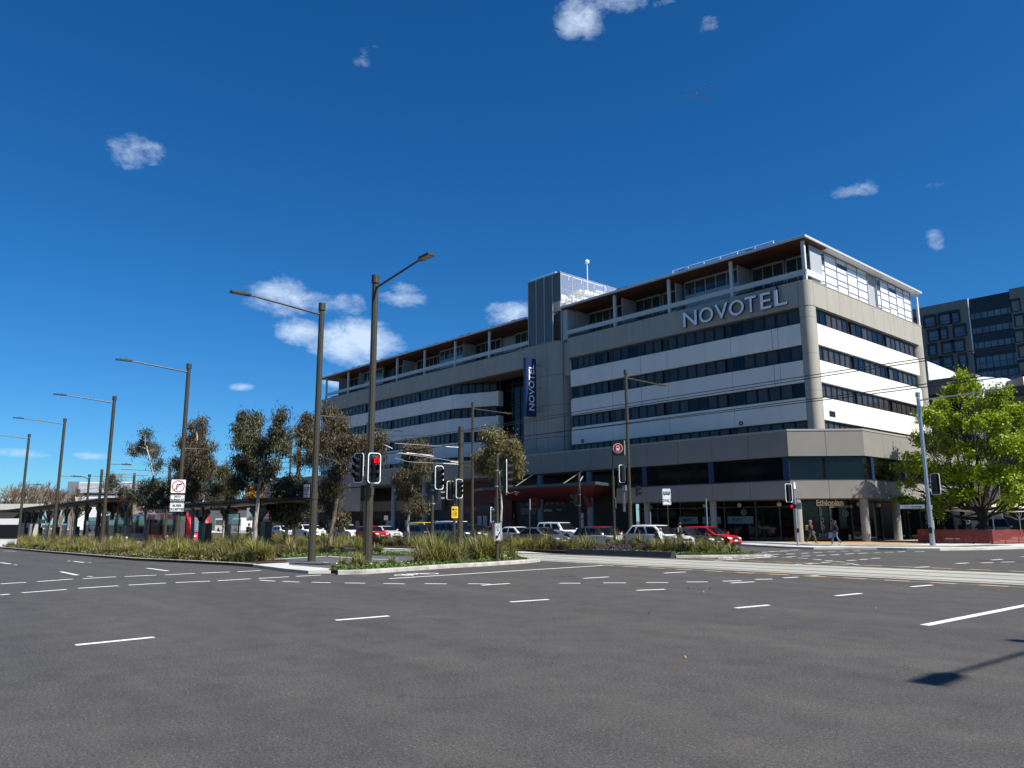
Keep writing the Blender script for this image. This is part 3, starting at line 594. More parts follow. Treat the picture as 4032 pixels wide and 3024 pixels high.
# sign letters on the parapet
LX = [(-43.85, -42.25), (-41.96, -40.35), (-40.15, -38.72), (-38.6, -36.98), (-36.85, -35.7), (-35.29, -34.22), (-33.88, -32.69)]
m_let = mat('letter_face', (.82, .83, .82), .4, var=.03); m_letb = mat('letter_return', (.008, .012, .12), .4)
for ch, (a, c_) in zip('NOVOTEL', LX):
    me = text_mesh(ch, 2.2, .0, bold=.012); co_ = np.array([v.co[:] for v in me.vertices]); mn = co_.min(0); mxx = co_.max(0); bpy.data.meshes.remove(me)
    zt = 22.5; zb = 20.98; sx = (c_-a)/(mxx[0]-mn[0]); sz = (zt-zb)/(mxx[1]-mn[1])
    for nm, dp, yy, mm, par in (('letter', .12, 62.42, m_letb, HO), ('letter_face', .012, 62.29, m_let, None)):
        me = text_mesh(ch, 2.2, dp, bold=.012); me.transform(Matrix.Translation((-mn[0], -mn[1], 0))); me.transform(Matrix.Diagonal((sx, sz, 1, 1)))
        Mx = Matrix(((1, 0, 0), (0, 0, 1), (0, -1, 0))).transposed().to_4x4()
        Mx = Matrix(((1, 0, 0, a), (0, 0, -1, yy), (0, 1, 0, zb), (0, 0, 0, 1))); Mx.translation = Vector((a, yy, zb))-absloc(HO); me.transform(Mx); me.materials.append(mm)
        o = bpy.data.objects.new(nm, me); C.objects.link(o); o.parent = HO if par else last; ABS[o.name] = absloc(HO).copy(); last = o
part(MB().box(onY(3056, 1140, 62.4).x-.05, onY(3056, 1140, 62.4).x+.1, 62.45, 62.6, 22.5, 22.9), 'letter_bracket', m_black)
# blade sign
BS = part(MB().box(-65.5, -65.05, 60.3, 61.95, 14.1, 21.15), 'blade_sign', mat('navy_panel', (.018, .03, .09), .25, var=.05))
me = text('sign_lettering', 'NOVOTEL', 1.22, (-65.03, 60.45+1.14, 14.75), (0, 0, 1), (0, -1, 0), m_signwhite, HO, depth=.012, bold=.02, sx=1.0)
part(MB().box(-65.4, -65.1, 61.95, 62.7, 20.4, 20.55).box(-65.4, -65.1, 61.95, 62.7, 17.6, 17.75).box(-65.4, -65.1, 61.95, 62.7, 14.8, 14.95), 'sign_bracket', m_galv)
# ---------------- podium
PO = [(-134, 58.6), (-31.55, 58.6), (-27.3, 63.1), (-27.3, 108)]
def inset(d, poly=PO):
    n1 = Vector((0, 1)); n2 = Vector((-.727, .686)).normalized(); n2 = Vector((-4.5, 4.25)).normalized(); n2 = Vector((-.728, .686)); n3 = Vector((-1, 0))
    # offset lines inward by d
    k1 = math.tan(R(46.7)/2); k2 = math.tan(R(43.3)/2)
    return [(poly[0][0], poly[0][1]+d), (poly[1][0]-d*k1, poly[1][1]+d), (poly[2][0]-d, poly[2][1]+d*k2), (poly[3][0]-d, poly[3][1])]
def ring(mb, z0, z1, o=0.0, th=.35, start=None, m=0):
    a = inset(o); c_ = inset(o+th)
    if start: a[0] = (start, a[0][1]); c_[0] = (start, c_[0][1])
    for i in range(3): mb.pr([a[i], a[i+1], c_[i+1], c_[i]], z0, z1, m)
def segpanels(mb, z0, z1, o, th, start, step=3.72):
    a = inset(o)
    if start: a[0] = (start, a[0][1])
    for i in range(3):
        p = Vector(a[i]); q = Vector(a[i+1]); d = (q-p).normalized(); n_ = Vector((-d.y, d.x)); L_ = (q-p).length; k = max(1, round(L_/step)); k = 2 if i == 1 else k
        for j in range(k):
            s = p+d*(L_*j/k+.015*(j > 0)); e = p+d*(L_*(j+1)/k-.015*(j < k-1)); mb.pr([tuple(s), tuple(e), tuple(e+n_*th), tuple(s+n_*th)], z0, z1)
mb = MB(); segpanels(mb, 7.06, 9.14, 0, .3, None); part(mb, 'podium_fascia', m_pod)
mb = MB(); ring(mb, 9.14, 9.29, -.04, .5); part(mb, 'podium_coping', mat('coping', (.3, .295, .27), .7))
mb = MB(); segpanels(mb, 3.61, 5.06, 0, .3, -50.1); part(mb, 'podium_fascia', m_pod)
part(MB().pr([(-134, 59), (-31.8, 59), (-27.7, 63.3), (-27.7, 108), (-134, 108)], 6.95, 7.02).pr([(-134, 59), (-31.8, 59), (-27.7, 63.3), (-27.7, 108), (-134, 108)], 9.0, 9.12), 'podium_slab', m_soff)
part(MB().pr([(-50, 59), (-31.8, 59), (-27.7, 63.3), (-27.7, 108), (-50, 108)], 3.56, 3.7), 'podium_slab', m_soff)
part(MB().box(-50.1, -49.9, 58.62, 60.4, 3.61, 5.06).pr([(-50.1, 58.9), (-49.8, 58.9), (-52.4, 63), (-52.7, 63)], 5.06, 7.0), 'podium_return', m_pod)
mb = MB(); ring(mb, 5.1, 6.98, .22, .06, -49.9); part(mb, 'upper_glazing', m_glassd)
mb = MB(); ring(mb, 5.06, 5.16, .02, .2, -50); 
for x in (-49.7, -46.9, -39.4, -32.2): mb.box(x, x+.55 if x > -49 else x+.25, 58.72, 58.95, 5.1, 7.05)
for y in (64.3, 71, 79, 87): mb.box(-27.55, -27.35, y, y+.5, 5.1, 7.05)
part(mb, 'blue_frame', m_bluef)
CX = [-39.5+BAY*-i for i in range(12)]
for i, x in enumerate(CX):
    o = part(MB().cyl((x, 59.35, 0), (x, 59.35, 3.6 if x > -49 else 7.0), .3 if x > -49 else .34, n=20), 'column', m_colc if x > -49 else m_colb, smooth=True)
for x, y in ((-31.45, 59.25), (-27.85, 63.4), (-27.85, 69.6), (-27.85, 77), (-27.85, 84)): part(MB().cyl((x, y, 0), (x, y, 3.6), .34, n=24), 'column', m_colc, smooth=True)
# ground floor shopfront (glass wall set back) east part
SG = [(-50, 61.9), (-33.2, 61.9), (-30.2, 65.2), (-30.2, 100)]
mb = MB()
for i in range(3):
    p, q = Vector(SG[i]), Vector(SG[i+1]); d = (q-p).normalized(); n_ = Vector((-d.y, d.x))*.05; mb.pr([tuple(p), tuple(q), tuple(q+n_), tuple(p+n_)], 0.1, 3.56)
part(mb, 'shopfront_glass', m_glassd)
m_sf = mat('shop_frame', (.09, .1, .1), .5, .4)
for x in [-49.8, -47.6, -44.9, -42.1, -40.0, -36.8, -34.5]: part(MB().box(x, x+.08, 61.78, 61.9, .1, 3.56), 'shopfront_mullion', m_sf)
for i in range(8): y = 66+i*3; part(MB().box(-30.2, -30.08, y, y+.08, .1, 3.56), 'shopfront_mullion', m_sf)
part(MB().box(-50, -33.2, 61.72, 61.78, 3.0, 3.08), 'shopfront_transom', m_sf)
part(MB().pr([(-50, 62.1), (-33.3, 62.1), (-30.4, 65.4), (-30.4, 100), (-50, 100)], 0, 3.56), 'interior_wall', m_joint)
mb = MB()
for px, py in ((2561, 1997), (2775, 1991), (2911, 1988), (3068, 1985), (3382, 1985), (3459, 1988), (3534, 1992)):
    q = onY(px, py, 61.4) if px < 3300 else onX(px, py, -29.4); o = part(MB().sph((q.x, q.y, q.z), .2, 14, 10), 'globe_lamp', mat('opal_globe', (.5, .46, .42), .5), smooth=True)
# window posters and their words
m_post = mat('poster_blue', (.12, .19, .2), .5); m_ink = mat('poster_ink', (.01, .02, .05), .5)
for (xa, wd_, s_) in ((-45.0, 2.2, 'MEET'), (-42.3, 2.0, 'DINE'), (-39.6, 2.6, 'PLAY')):
    z_ = onY(2800, 2047, 61.7).z; part(MB().box(xa, xa+wd_, 61.7, 61.72, z_-.35, z_+.3), 'poster', m_post)
    text('poster_word', s_, .42, (xa+.5, 61.685, z_-.15), (1, 0, 0), (0, 0, 1), m_ink, HO, .004, bold=.012)
# corner restaurant signs on the diagonal glass
dg = (Vector(SG[2])-Vector(SG[1])).normalized(); dg3 = Vector((dg.x, dg.y, 0)); off_ = Vector((dg.y, -dg.x, 0))*.1
def onD(px, py):  # point on the diagonal shopfront plane
    r = rayp(px, py); n_ = Vector((dg.y, -dg.x, 0)); p0 = Vector((*SG[1], 0)); t = (p0-CV).dot(n_)/r.dot(n_); return CV+r*t+n_*.1
m_sgn = mat('sign_grey', (.8, .82, .82), .5); m_dim = mat('sign_dim', (.3, .3, .28), .6); m_gold = mat('sign_gold', (.4, .3, .1), .5)
text('restaurant_name', 'Ethiopian', .76, onD(3212, 1991), dg3, Z, m_sgn, HO, .02, bold=.03, sx=.82)
text('restaurant_name', 'on', .36, onD(3263, 1999), dg3, Z, m_sgn, HO, .01, bold=.01); text('restaurant_name', 'northbourne', .34, onD(3274, 1998.5), dg3, Z, m_gold, HO, .01, bold=.01)
for px0, px1, sc_ in ((3222, 3231, .5), (3263, 3269, .4)):
    for i, ch in enumerate('RESTAURANT'):
        text('window_letter', ch, sc_, onD(px0+(px1-px0)*i/9, 2012+i*9.3), dg3, Z, m_dim, HO, .004, bold=.012)
text('window_letter', 'BAR', .42, onD(3222, 2113), dg3, Z, m_dim, HO, .004, bold=.012); text('window_letter', 'BAR', .34, onD(3267, 2113), dg3, Z, m_dim, HO, .004, bold=.01)
for px, py in ((3326, 2022), (2929, 2017)):
    q = onD(px, py) if px > 3000 else onY(px, py, 61.75); nn = Vector((dg.y, -dg.x, 0)) if px > 3000 else Vector((0, -1, 0))
    part(MB().disc(q, nn, .27, 24, 0, .21, .01).disc(q, nn, .13, 18, 0, .09, .01), 'roundel', m_dim)
# west part: shops behind the tall colonnade
part(MB().box(-134, -52.5, 64.2, 64.5, 0, 7.0), 'shop_wall', mat('shop_dark', (.02, .02, .022), .6))
part(MB().box(-134, -86, 63.6, 64.2, 3.5, 5.2).box(-134, -100, 59.0, 59.3, 3.5, 7), 'shop_fascia', m_pod)
part(MB().box(-84.5, -71.5, 63.7, 64.2, .1, 6.9), 'shop_wall', mat('rust_cladding', (.09, .03, .018), .7, var=.2, scale=2))
part(MB().box(-81.2, -75, 63.4, 63.7, 3.0, 4.1), 'shop_sign', mat('shop_sign_blue', (.012, .014, .04), .5)); text('shop_sign_word', '@EasyMart', .62, (-80.3, 63.38, 3.3), (1, 0, 0), Z, mat('sign_orange', (.5, .05, .01), .5), HO, .006, bold=.01)
m_nt = mat('notice_white', (.4, .42, .45), .6)
for x in (-128, -124, -119, -115, -110, -106, -101, -96, -92.5, -89): part(MB().box(x, x+.1, 63.4, 63.6, .1, 3.5), 'shopfront_mullion', m_sf); part(MB().box(x+1.2, x+2.2, 63.5, 63.6, 1.1, 2.1), 'window_notice', m_nt)
for x in (-78, -76.9, -75.6): part(MB().box(x, x+.8, 63.5, 63.6, 1.2, 2.6), 'window_notice', m_nt)
text('shop_window_word', 'Internet', .6, (-66.3, 63.6, 3.0), (1, 0, 0), Z, m_sgn, HO, .004); text('shop_window_word', 'Tours', .34, (-63.6, 63.6, 3.1), (1, 0, 0), Z, m_sgn, HO, .004)
m_bl = mat('blind_grey', (.1, .105, .11), .6)
for i in range(8): part(MB().box(-69.25+i*.85, -68.6+i*.85, 64, 64.1, 3.8, 5.6-.12*i), 'window_blind', m_bl)
part(MB().box(-70, -67.2, 63.8, 64, 2.7, 3.5), 'window_blind', m_bl)
part(MB().box(-55.4, -54.9, 58.7, 58.9, .9, 2.7), 'notice_board', m_nt); text('notice_word', 'NOVO', .24, (-55.4, 58.68, 2.0), (1, 0, 0), Z, m_ink, HO, .004)
# red entrance canopy with ties
CP = thing('entrance_canopy', 'wide dark edged canopy with deep red underside over the hotel entrance', 'canopy', (-59, 57, 0))
z_ = 5.5; part(MB().pr([(-70.5, 56.6), (-66.3, 54.6), (-49.3, 54.6), (-52.2, 62.5), (-68, 62.5)], z_-.18, z_+.1), 'canopy_edge', mat('canopy_steel', (.05, .07, .08), .5), CP)
part(MB().add([(-70.2, 56.7, z_-.2), (-66.2, 54.8, z_-.2), (-49.6, 54.8, z_-.2), (-52.4, 62.4, z_-.2), (-68, 62.4, z_-.2), (-66, 60.5, z_-1.5), (-55, 60.5, z_-1.5)], [(0, 1, 5), (1, 2, 6, 5), (2, 3, 6), (3, 4, 5, 6), (4, 0, 5)]), 'canopy_underside', mat('canopy_red', (.085, .004, .003), .6, var=.08), CP)
for x, px in ((-61.9, 0), (-54.4, 0)): part(MB().cyl((x-.3, 58.55, 7.0), (x-1.9, 57.3, 5.7), .05, n=8), 'canopy_tie', mat('tie_cream', (.6, .52, .34), .5), CP)
for x in (-61.9, -54.4): part(MB().cyl((x, 59.3, 3.4), (x, 58.4, 5.2), .38, n=14), 'canopy_strut', mat('canopy_red', (.085, .004, .003)), CP)
# ================================================================== STREET LAMPS
def lamp(x, y, H_, ang, label, arm=3.55, small=True, r=.145, lit=False, group='bronze street lamps along the avenue', mt_=None, zb=None, rise=.28, collar=2.95):
    mt_ = mt_ or m_pole; z0 = gz(x) if zb is None else zb
    t = thing('street_lamp', label, 'street lamp', (x, y, z0), group); c_, s_ = math.cos(ang), math.sin(ang)
    b = MB(); b.cyl((x, y, z0), (x, y, z0+collar), r*1.22, r*1.18, 20, flute=.07); b.cyl((x, y, z0+collar), (x, y, z0+collar+.32), r*1.34, r*1.34, 20); b.cyl((x, y, z0+collar+.32), (x, y, H_-.4), r, r*.93, 20, flute=.08)
    b.cyl((x, y, H_-.35), (x, y, H_), r*1.16, r*1.16, 20); b.cyl((x, y, z0), (x, y, z0+.16), r*1.5, r*1.3, 12)
    b.box(x-.05, x+.05, y-r*1.3, y-r*1.15, z0+.6, z0+1.5)
    b.build('pole', mt_, t, smooth=True)
    def arm_(z, L_, rise, ra, hd, aa):
        ca, sa = math.cos(aa), math.sin(aa)
        a = MB(); a.cyl((x, y, z), (x+ca*L_, y+sa*L_, z+rise), ra, ra*.85, 10); a.build('arm', mt_, t, smooth=True)
        h = MB(); n_ = Vector((-sa, ca, 0)); d = Vector((ca, sa, 0)); p = Vector((x, y, z+rise))+d*L_; w_ = hd[1]/2
        o_ = [p+n_*.06, p+n_*w_+d*.22, p+n_*w_+d*hd[0], p-n_*w_+d*hd[0], p-n_*w_+d*.22, p-n_*.06]
        h.ext([q-Z*.04 for q in o_], (0, 0, .085)); h.cyl(p+d*.35+Z*.04, p+d*.35+Z*.12, .045, n=8)
        ho = h.build('lamp_head', mt_, t)
        l_ = MB(); o2 = [p+d*.3+n_*w_*.75, p+d*(hd[0]-.06)+n_*w_*.75, p+d*(hd[0]-.06)-n_*w_*.75, p+d*.3-n_*w_*.75]; l_.ext([q-Z*.05 for q in o2], (0, 0, .012)); l_.build('lens', mat('lamp_lens', (.25, .25, .2), .3), ho)
    arm_(H_-.58, arm, rise, .05, (.95, .34), ang)
    if small: arm_(z0+6.9+(.12 if z0 < -.2 else 0), 1.0, .02, .035, (.75, .24), ang+math.pi)
    return t
AN, AS, AE = R(90), R(-90), 0
LB = ['closest left-arm street lamp, standing on the pale kerb ramp', 'street lamp carrying the no right turn and buses excepted signs', 'street lamp by the right end of the long tram shelter', 'street lamp before the middle of the long tram shelter', 'leftmost street lamp, its arm cut by the photo edge']
for (x, y), lb in zip(((-33.0, 17.0), (-51.96, 17.18), (-69.57, 17.12), (-87.9, 17.2), (-106.05, 17.17)), LB): lamp(x, y, 12.43, AS, lb)
lamp(-27.6, 16.7, 12.43, AE+R(-3), 'tall street lamp with right-pointing arm carrying the lit red signal', small=False, group='bronze street lamps along the avenue')
for x, y, lb in ((-34.1, 41.24, 'slim street lamp with right arm beside the white crossover'), (-52.7, 42.3, 'slim street lamp in front of the stair glazing'), (-71.0, 42.5, 'street lamp mostly hidden behind the red-signal lamp'), (-89.3, 42.6, 'street lamp hidden behind the nearest gum crown')):
    lamp(x, y, 12.43, AN, lb, r=.12, small=(x == -52.7), rise=-.05, group='slim street lamps beside the car lanes')
lamp(6.1, 16.3, 12.3, AS, 'street lamp out of frame whose shadow falls on the near road', zb=0)
lamp(-3.6, 42.3, 11.0, AE, 'street lamp out of frame casting a thin shadow by the tracks', zb=0, small=False)
lamp(-20.57, 57.0, 10.77, AE+R(4), 'pale galvanised street lamp in front of the green street tree', arm=4.2, small=False, r=.135, mt_=m_galv, zb=.12, rise=.15, collar=2.4, group='galvanised posts')
# small far lamps and tram poles
def post(name, label, cat, x, y, h, r, m=None, group=None, z0=None, extra=None, n=12):
    z0 = gz(x) if z0 is None else z0; b = MB(); b.cyl((x, y, z0), (x, y, z0+h), r, r*.9, n); b.cyl((x, y, z0), (x, y, z0+.1), r*1.6, n=n)
    if extra: extra(b, x, y, z0)
    return b.build(name, m or m_pole, loc=(x, y, z0), smooth=True, tagd=(label, cat, group))
GT = 'tram wire masts'
def insul(b, p, q, r=.022):
    p = Vector(p); q = Vector(q); b.tube([p, q], r, 6, 1)
m_ins = mat('insulator_white', (.75, .74, .68), .4)
def mast(px, py, h, label, arm=True, r=.16):
    p = ongr(px, py, h); z0 = gz(p.x); t = thing('tram_mast', label, 'mast', (p.x, p.y, z0), GT); b = MB(); b.cyl((p.x, p.y, z0), (p.x, p.y, z0+h), r, r, 16)
    b.build('pole', m_pole, t, smooth=True)
    return p, z0, t
mp_, z0, t = mast(1815, 1680, 8.5, 'thick tram mast in front of the hotel carrying wire brackets', r=.2)
x, y = mp_.x, mp_.y; b = MB(); 
for z in (7.15, 5.95, 5.85): b.cyl((x, y, z0+z), (x, y, z0+z+.06), .225, n=16)
b.build('band', m_pole, t)
b = MB(); b.tube([(x, y, 6.95), (x, 27.1, 6.9)], .018); b.tube([(x, y, 5.95), (x, 27.1, 6.3)], .022); b.tube([(x, 30, 6.3), (x, 27.2, 6.28)], .03); b.tube([(x, y, 5.8), (x, 28.2, 5.75), (x, 27.1, 5.95)], .015)
b.build('bracket', m_galv, t)
b = MB()
for a, c_ in (((32.5, 6.95), (31.2, 6.94)), ((32.5, 5.9), (31.6, 5.93)), ((32.3, 5.78), (31.0, 5.78)), ((30.2, 6.22), (28.0, 6.34)), ((26.9, 6.55), (25.9, 6.2+.7)), ((24.4, 6.9), (23.5, 6.9)), ((24.2, 6.35), (23.4, 6.35))): b.cyl((x, a[0], a[1]), (x, c_[0], c_[1]), .026, n=8)
b.build('insulator', m_ins, t)
for px, py, h, lb in ((1181, 1727, 8.5, 'tram mast rising beside the nearest street lamp'), (670, 1837, 8.5, 'tram mast behind the no right turn lamp'), (530, 1863, 8.5, 'tram mast between the two crooked gum trees'), (402, 1848, 8.5, 'tram mast right above the shelter roof end'), (308, 1925, 7, 'short tram mast in front of the bare trees')):
    q, z0, t = mast(px, py, h, lb, r=.15)
    b = MB(); b.tube([(q.x, q.y, z0+h-.5), (q.x, q.y+(5 if q.y < 28 else -5), z0+h-.5)], .05); b.build('bracket', m_pole, t)
q = ongr(353, 1868, 8.0); lamp(q.x, q.y, 8.0+gz(q.x), AS, 'small platform lamp above the tram shelter roof', arm=.6, small=False, r=.13, group='platform lamps', collar=1)
# --- overhead wires
for i, (y, z, r_) in enumerate(((27.1, 7.18, .012), (27.1, 7.10, .012), (27.1, 6.36, .012), (27.1, 6.30, .012))):
    lb = ['topmost overhead tram wire crossing the hotel front', 'overhead tram wire just under the topmost one', 'upper strand of the lower tram wire pair', 'lowest overhead tram wire crossing the junction'][i]
    b = MB(); pts = [(60-12*j, y+.0, z+.06*math.sin(j*1.3+i)+gz(60-12*j)*.9) for j in range(24)]; b.tube(pts, r_+.004, 5); o = b.build('overhead_wire', m_black, loc=(0, y, z), tagd=(lb, 'wire', 'overhead tram wires'))
b = MB(); b.tube([onY(940, 1820, 30), onY(1080, 1822, 30), onY(1250, 1815, 32)], .02, 5); b.tube([onY(1490, 1718, 26), onY(1650, 1715, 30), onY(1800, 1705, 33)], .015, 5); b.build('span_wire', m_black, tagd=('thin cross wire strung between the tram masts', 'wire', 'span wires'), loc=(-50, 30, 7))

# ================================================================== TRAFFIC SIGNALS AND SIGNS
m_red = mat('signal_red', (.6, .0, .0), .4, emit=((1, .0, .0), 9)); m_lensd = mat('signal_lens', (.02, .015, .012), .2)
def rrect(w_, h_, r, n=5):
    p = []
    for cx, cz, a0 in ((w_/2-r, h_/2-r, 0), (-w_/2+r, h_/2-r, 90), (-w_/2+r, -h_/2+r, 180), (w_/2-r, -h_/2+r, 270)):
        p += [(cx+r*math.cos(R(a0+90*i/n)), cz+r*math.sin(R(a0+90*i/n))) for i in range(n+1)]
    return p
def head(t, pos, az, asp=3, lit=None, board=True, sc=.9):
    """az: compass angle of the face (radians, x-axis = 0); pos = centre"""
    f = Vector((math.cos(az), math.sin(az), 0)); s_ = Vector((-f.y, f.x, 0)); P0 = Vector(pos); hh = .36*asp*sc+.02
    def W_(a, b_, c_): return P0+s_*a+f*b_+Z*c_
    hb = MB(); hb.ext([W_(-.15*sc, -.14, -hh/2), W_(.15*sc, -.14, -hh/2), W_(.15*sc, -.14, hh/2), W_(-.15*sc, -.14, hh/2)], f*.2)
    ho = hb.build('signal_head', m_black, t, bevel=.02)
    if board:
        bw, bh = .58*sc, hh+.2
        b = MB(); b.ext([W_(a, .0, c_) for a, c_ in rrect(bw, bh, .12)], f*.015); b.build('target_board', m_black, ho)
        o_ = rrect(bw+.05, bh+.05, .13); i_ = rrect(bw-.015, bh-.015, .115); b = MB(); n_ = len(o_)
        vs = [W_(a, .022, c_) for a, c_ in o_]+[W_(a, .022, c_) for a, c_ in i_]+[W_(a, -.008, c_) for a, c_ in o_]+[W_(a, -.008, c_) for a, c_ in i_]
        fs = []
        for i in range(n_): j = (i+1) % n_; fs += [(i, j, n_+j, n_+i), (2*n_+i, 3*n_+i, 3*n_+j, 2*n_+j), (i, 2*n_+i, 2*n_+j, j), (n_+i, n_+j, 3*n_+j, 3*n_+i)]
        b.add(vs, fs); b.build('board_edge', m_white, ho)
    for k in range(asp):
        c_ = (asp-1)/2*.34*sc-k*.34*sc; q = W_(0, .07, c_)
        l_ = MB(); l_.disc(q, f, .105*sc, 16, h=.008); l_.build('lens', m_red if lit == k else m_lensd, ho)
        v = MB(); n_ = 14; R_ = .135*sc; up = Z
        for i in range(n_):
            a0, a1 = R(-50+280*i/n_), R(-50+280*(i+1)/n_)
            for (aa, ab) in ((a0, a1),):
                d0 = s_*math.cos(aa)+up*math.sin(aa); d1 = s_*math.cos(ab)+up*math.sin(ab); L0 = .16+.14*max(0, math.sin(aa)); L1 = .16+.14*max(0, math.sin(ab))
                v.add([q+d0*R_, q+d1*R_, q+d1*R_+f*L1, q+d0*R_+f*L0, q+d0*(R_-.008), q+d1*(R_-.008), q+d1*(R_-.008)+f*L1, q+d0*(R_-.008)+f*L0], [(0, 1, 2, 3), (4, 7, 6, 5), (3, 2, 6, 7), (0, 4, 5, 1)])
        v.build('visor', m_black, ho)
    return ho
GS = 'traffic signals at the junction'
# signals on the red-signal lamp pole
t = thing('traffic_signal', 'pair of white edged signals on the tall lamp pole, red lit', 'traffic signal', (-27.6, 16.7, 3.5), GS)
p = at(1488, 1845, 30.6); head(t, (-26.95, 16.5, 4.04), R(-6), 3, 0); head(t, (-28.0, 16.4, 4.1), R(-78), 3, None)
head(t, (-27.95, 16.7, 3.05), R(120), 2, None, board=False)
MB().box(-27.9, -27.0, 16.6, 16.66, 4.45, 4.5).box(-27.9, -27.0, 16.6, 16.66, 3.6, 3.65).build('bracket', m_pole, t)
def sigpost(px, py, h, label, heads, name='traffic_signal', zb=None, r=.075, m=None, extra=None):
    p = ongr(px, py, h+.12); z0 = (gz(p.x)+.12) if zb is None else zb; t = thing(name, label, 'traffic signal', (p.x, p.y, z0), GS)
    b = MB(); b.cyl((p.x, p.y, z0-.1), (p.x, p.y, z0+h), r, r, 14); b.cyl((p.x, p.y, z0+h-.42), (p.x, p.y, z0+h+.01), r*1.16, r*1.16, 14); b.build('pole', m or m_pole, t, smooth=True)
    for (dx, dy, dz, az, asp, lit, bd) in heads:
        head(t, (p.x+dx, p.y+dy, z0+dz), az, asp, lit, bd)
        g_ = MB(); g_.cyl((p.x, p.y, z0+dz+.3), (p.x+dx, p.y+dy, z0+dz+.3), .02, n=6); g_.cyl((p.x, p.y, z0+dz-.4), (p.x+dx, p.y+dy, z0+dz-.4), .02, n=6); g_.cyl((p.x, p.y, z0+dz+.27), (p.x, p.y, z0+dz+.33), r*1.25, n=14); g_.cyl((p.x, p.y, z0+dz-.43), (p.x, p.y, z0+dz-.37), r*1.25, n=14); g_.build('bracket', m_galv, t)
    if extra: extra(t, p, z0)
    return p, z0, t
sigpost(1705, 1828, 4.75, 'dark signal post with white edged board between two grass clumps', [(.28, .2, 4.05, R(4), 3, None, True), (.15, .3, 3.1, R(75), 2, None, False)])
sigpost(1790, 1876, 4.75, 'signal post beside the yellow speed sign with two heads', [(.3, .15, 3.95, R(4), 3, None, True), (-.32, -.05, 3.85, R(160), 3, None, True)])
sigpost(1957, 1787, 4.75, 'signal post with side-on four lamp head and white arrow plate', [(.3, .28, 3.7, R(52), 4, None, True)])
def ex_(t, p, z0): MB().tube([(p.x, p.y, z0+4.3), (p.x+.15, p.y+.2, z0+4.7)], .03).build('bracket', m_ins, t)
sigpost(2280, 1863, 4.9, 'thin signal post in front of the red canopy', [(-.3, -.12, 3.2, R(200), 2, None, False)], extra=ex_)
sigpost(1940, 2000, 2.6, 'low signal head behind the slim lamp by the gum', [(0, -.1, 2.2, R(40), 2, None, True)])
# cluster on the slim lamp by the crossover car
t = thing('traffic_signal', 'signal cluster with white control box on the slim lamp pole', 'traffic signal', (-34.1, 41.24, 3), GS)
head(t, (-34.5, 41.0, 5.1), R(175), 3, None, True); head(t, (-33.65, 41.6, 3.9), R(30), 2, None, False)
MB().box(-34.5, -34.2, 40.95, 41.15, 3.95, 4.3).box(-34.48, -34.3, 40.95, 41.0, 2.5, 3.8).build('control_box', m_galv, t)
# hotel corner signal
def ped(t, p, z0):
    MB().box(p.x-.2, p.x+.14, p.y-.3, p.y-.05, z0+2.55, z0+2.85).build('pedestrian_head', m_black, t); MB().disc((p.x-.08, p.y-.32, z0+2.7), (0, -1, 0), .09, 12, h=.01).build('lens', mat('signal_red_dim', (.4, 0, .01), .4, emit=((1, 0, .02), .8)), t)
    MB().cyl((p.x, p.y, z0+3.9), (p.x, p.y, z0+4.35), .12, .1, 12).build('pole_cap', m_white, t); MB().box(p.x+.2, p.x+.5, p.y-.12, p.y-.06, z0+2.5, z0+2.95).build('control_box', m_galv, t); MB().box(p.x+.1, p.x+.22, p.y-.2, p.y-.08, z0+.9, z0+1.2).build('push_button', m_black, t)
g = onZ(3142, 2150, .12); p = g
t = thing('traffic_signal', 'galvanised signal post with white cap before the restaurant corner', 'traffic signal', (g.x, g.y, .12), GS); MB().cyl((g.x, g.y, .1), (g.x, g.y, 4.4), .075, .07, 14).build('pole', m_galv, t, smooth=True); head(t, (g.x-.35, g.y-.1, 3.75), R(160), 3, None, True, .95); ped(t, g, .12)
t = thing('traffic_signal', 'signal head on the pale pole against the street tree', 'traffic signal', (-20.57, 57, 3.2), GS); head(t, (-20.1, 57.25, 4.3), R(75), 3, None, True, 1.1); MB().cyl((-20.6, 57, 4.5), (-20.1, 57.25, 4.5), .03, n=6).build('bracket', m_galv, t); MB().box(-20.7, -20.45, 56.78, 56.86, .95, 1.35).build('push_button', m_black, t)
def sign(name, label, w_, h_, pos, az, draw, m=m_signwhite, r=.05, pole=None, edge=None):
    f = Vector((math.cos(az), math.sin(az), 0)); rt = Vector((-f.y, f.x, 0)); P0 = Vector(pos)        # rt: viewer's right when facing the sign
    t = thing(name, label, 'sign', tuple(P0) if not pole else (pole[0], pole[1], pole[2]))
    b = MB(); b.ext([P0+rt*a+Z*c_ for a, c_ in rrect(w_, h_, r)], f*-.012); pl = b.build('plate', m, t)
    if edge:
        b = MB(); o_ = rrect(w_-.04, h_-.04, r*.9); i_ = rrect(w_-.07, h_-.07, r*.8); n_ = len(o_); vs = [P0+f*.004+rt*a+Z*c_ for a, c_ in o_+i_]; b.add(vs, [(i, (i+1) % n_, n_+(i+1) % n_, n_+i) for i in range(n_)]); b.build('border', edge, pl, recalc=False)
    if pole: MB().cyl((pole[0], pole[1], pole[2]), (pole[0], pole[1], pole[3]), .03, n=10).build('post', pole[4] if len(pole) > 4 else m_pole, t, smooth=True)
    def q(a, c_, o=.005): return P0+f*o+rt*a+Z*c_
    draw(t, q, rt, f); return t
FY = -90; az1 = R(-38)
pz = zat = None
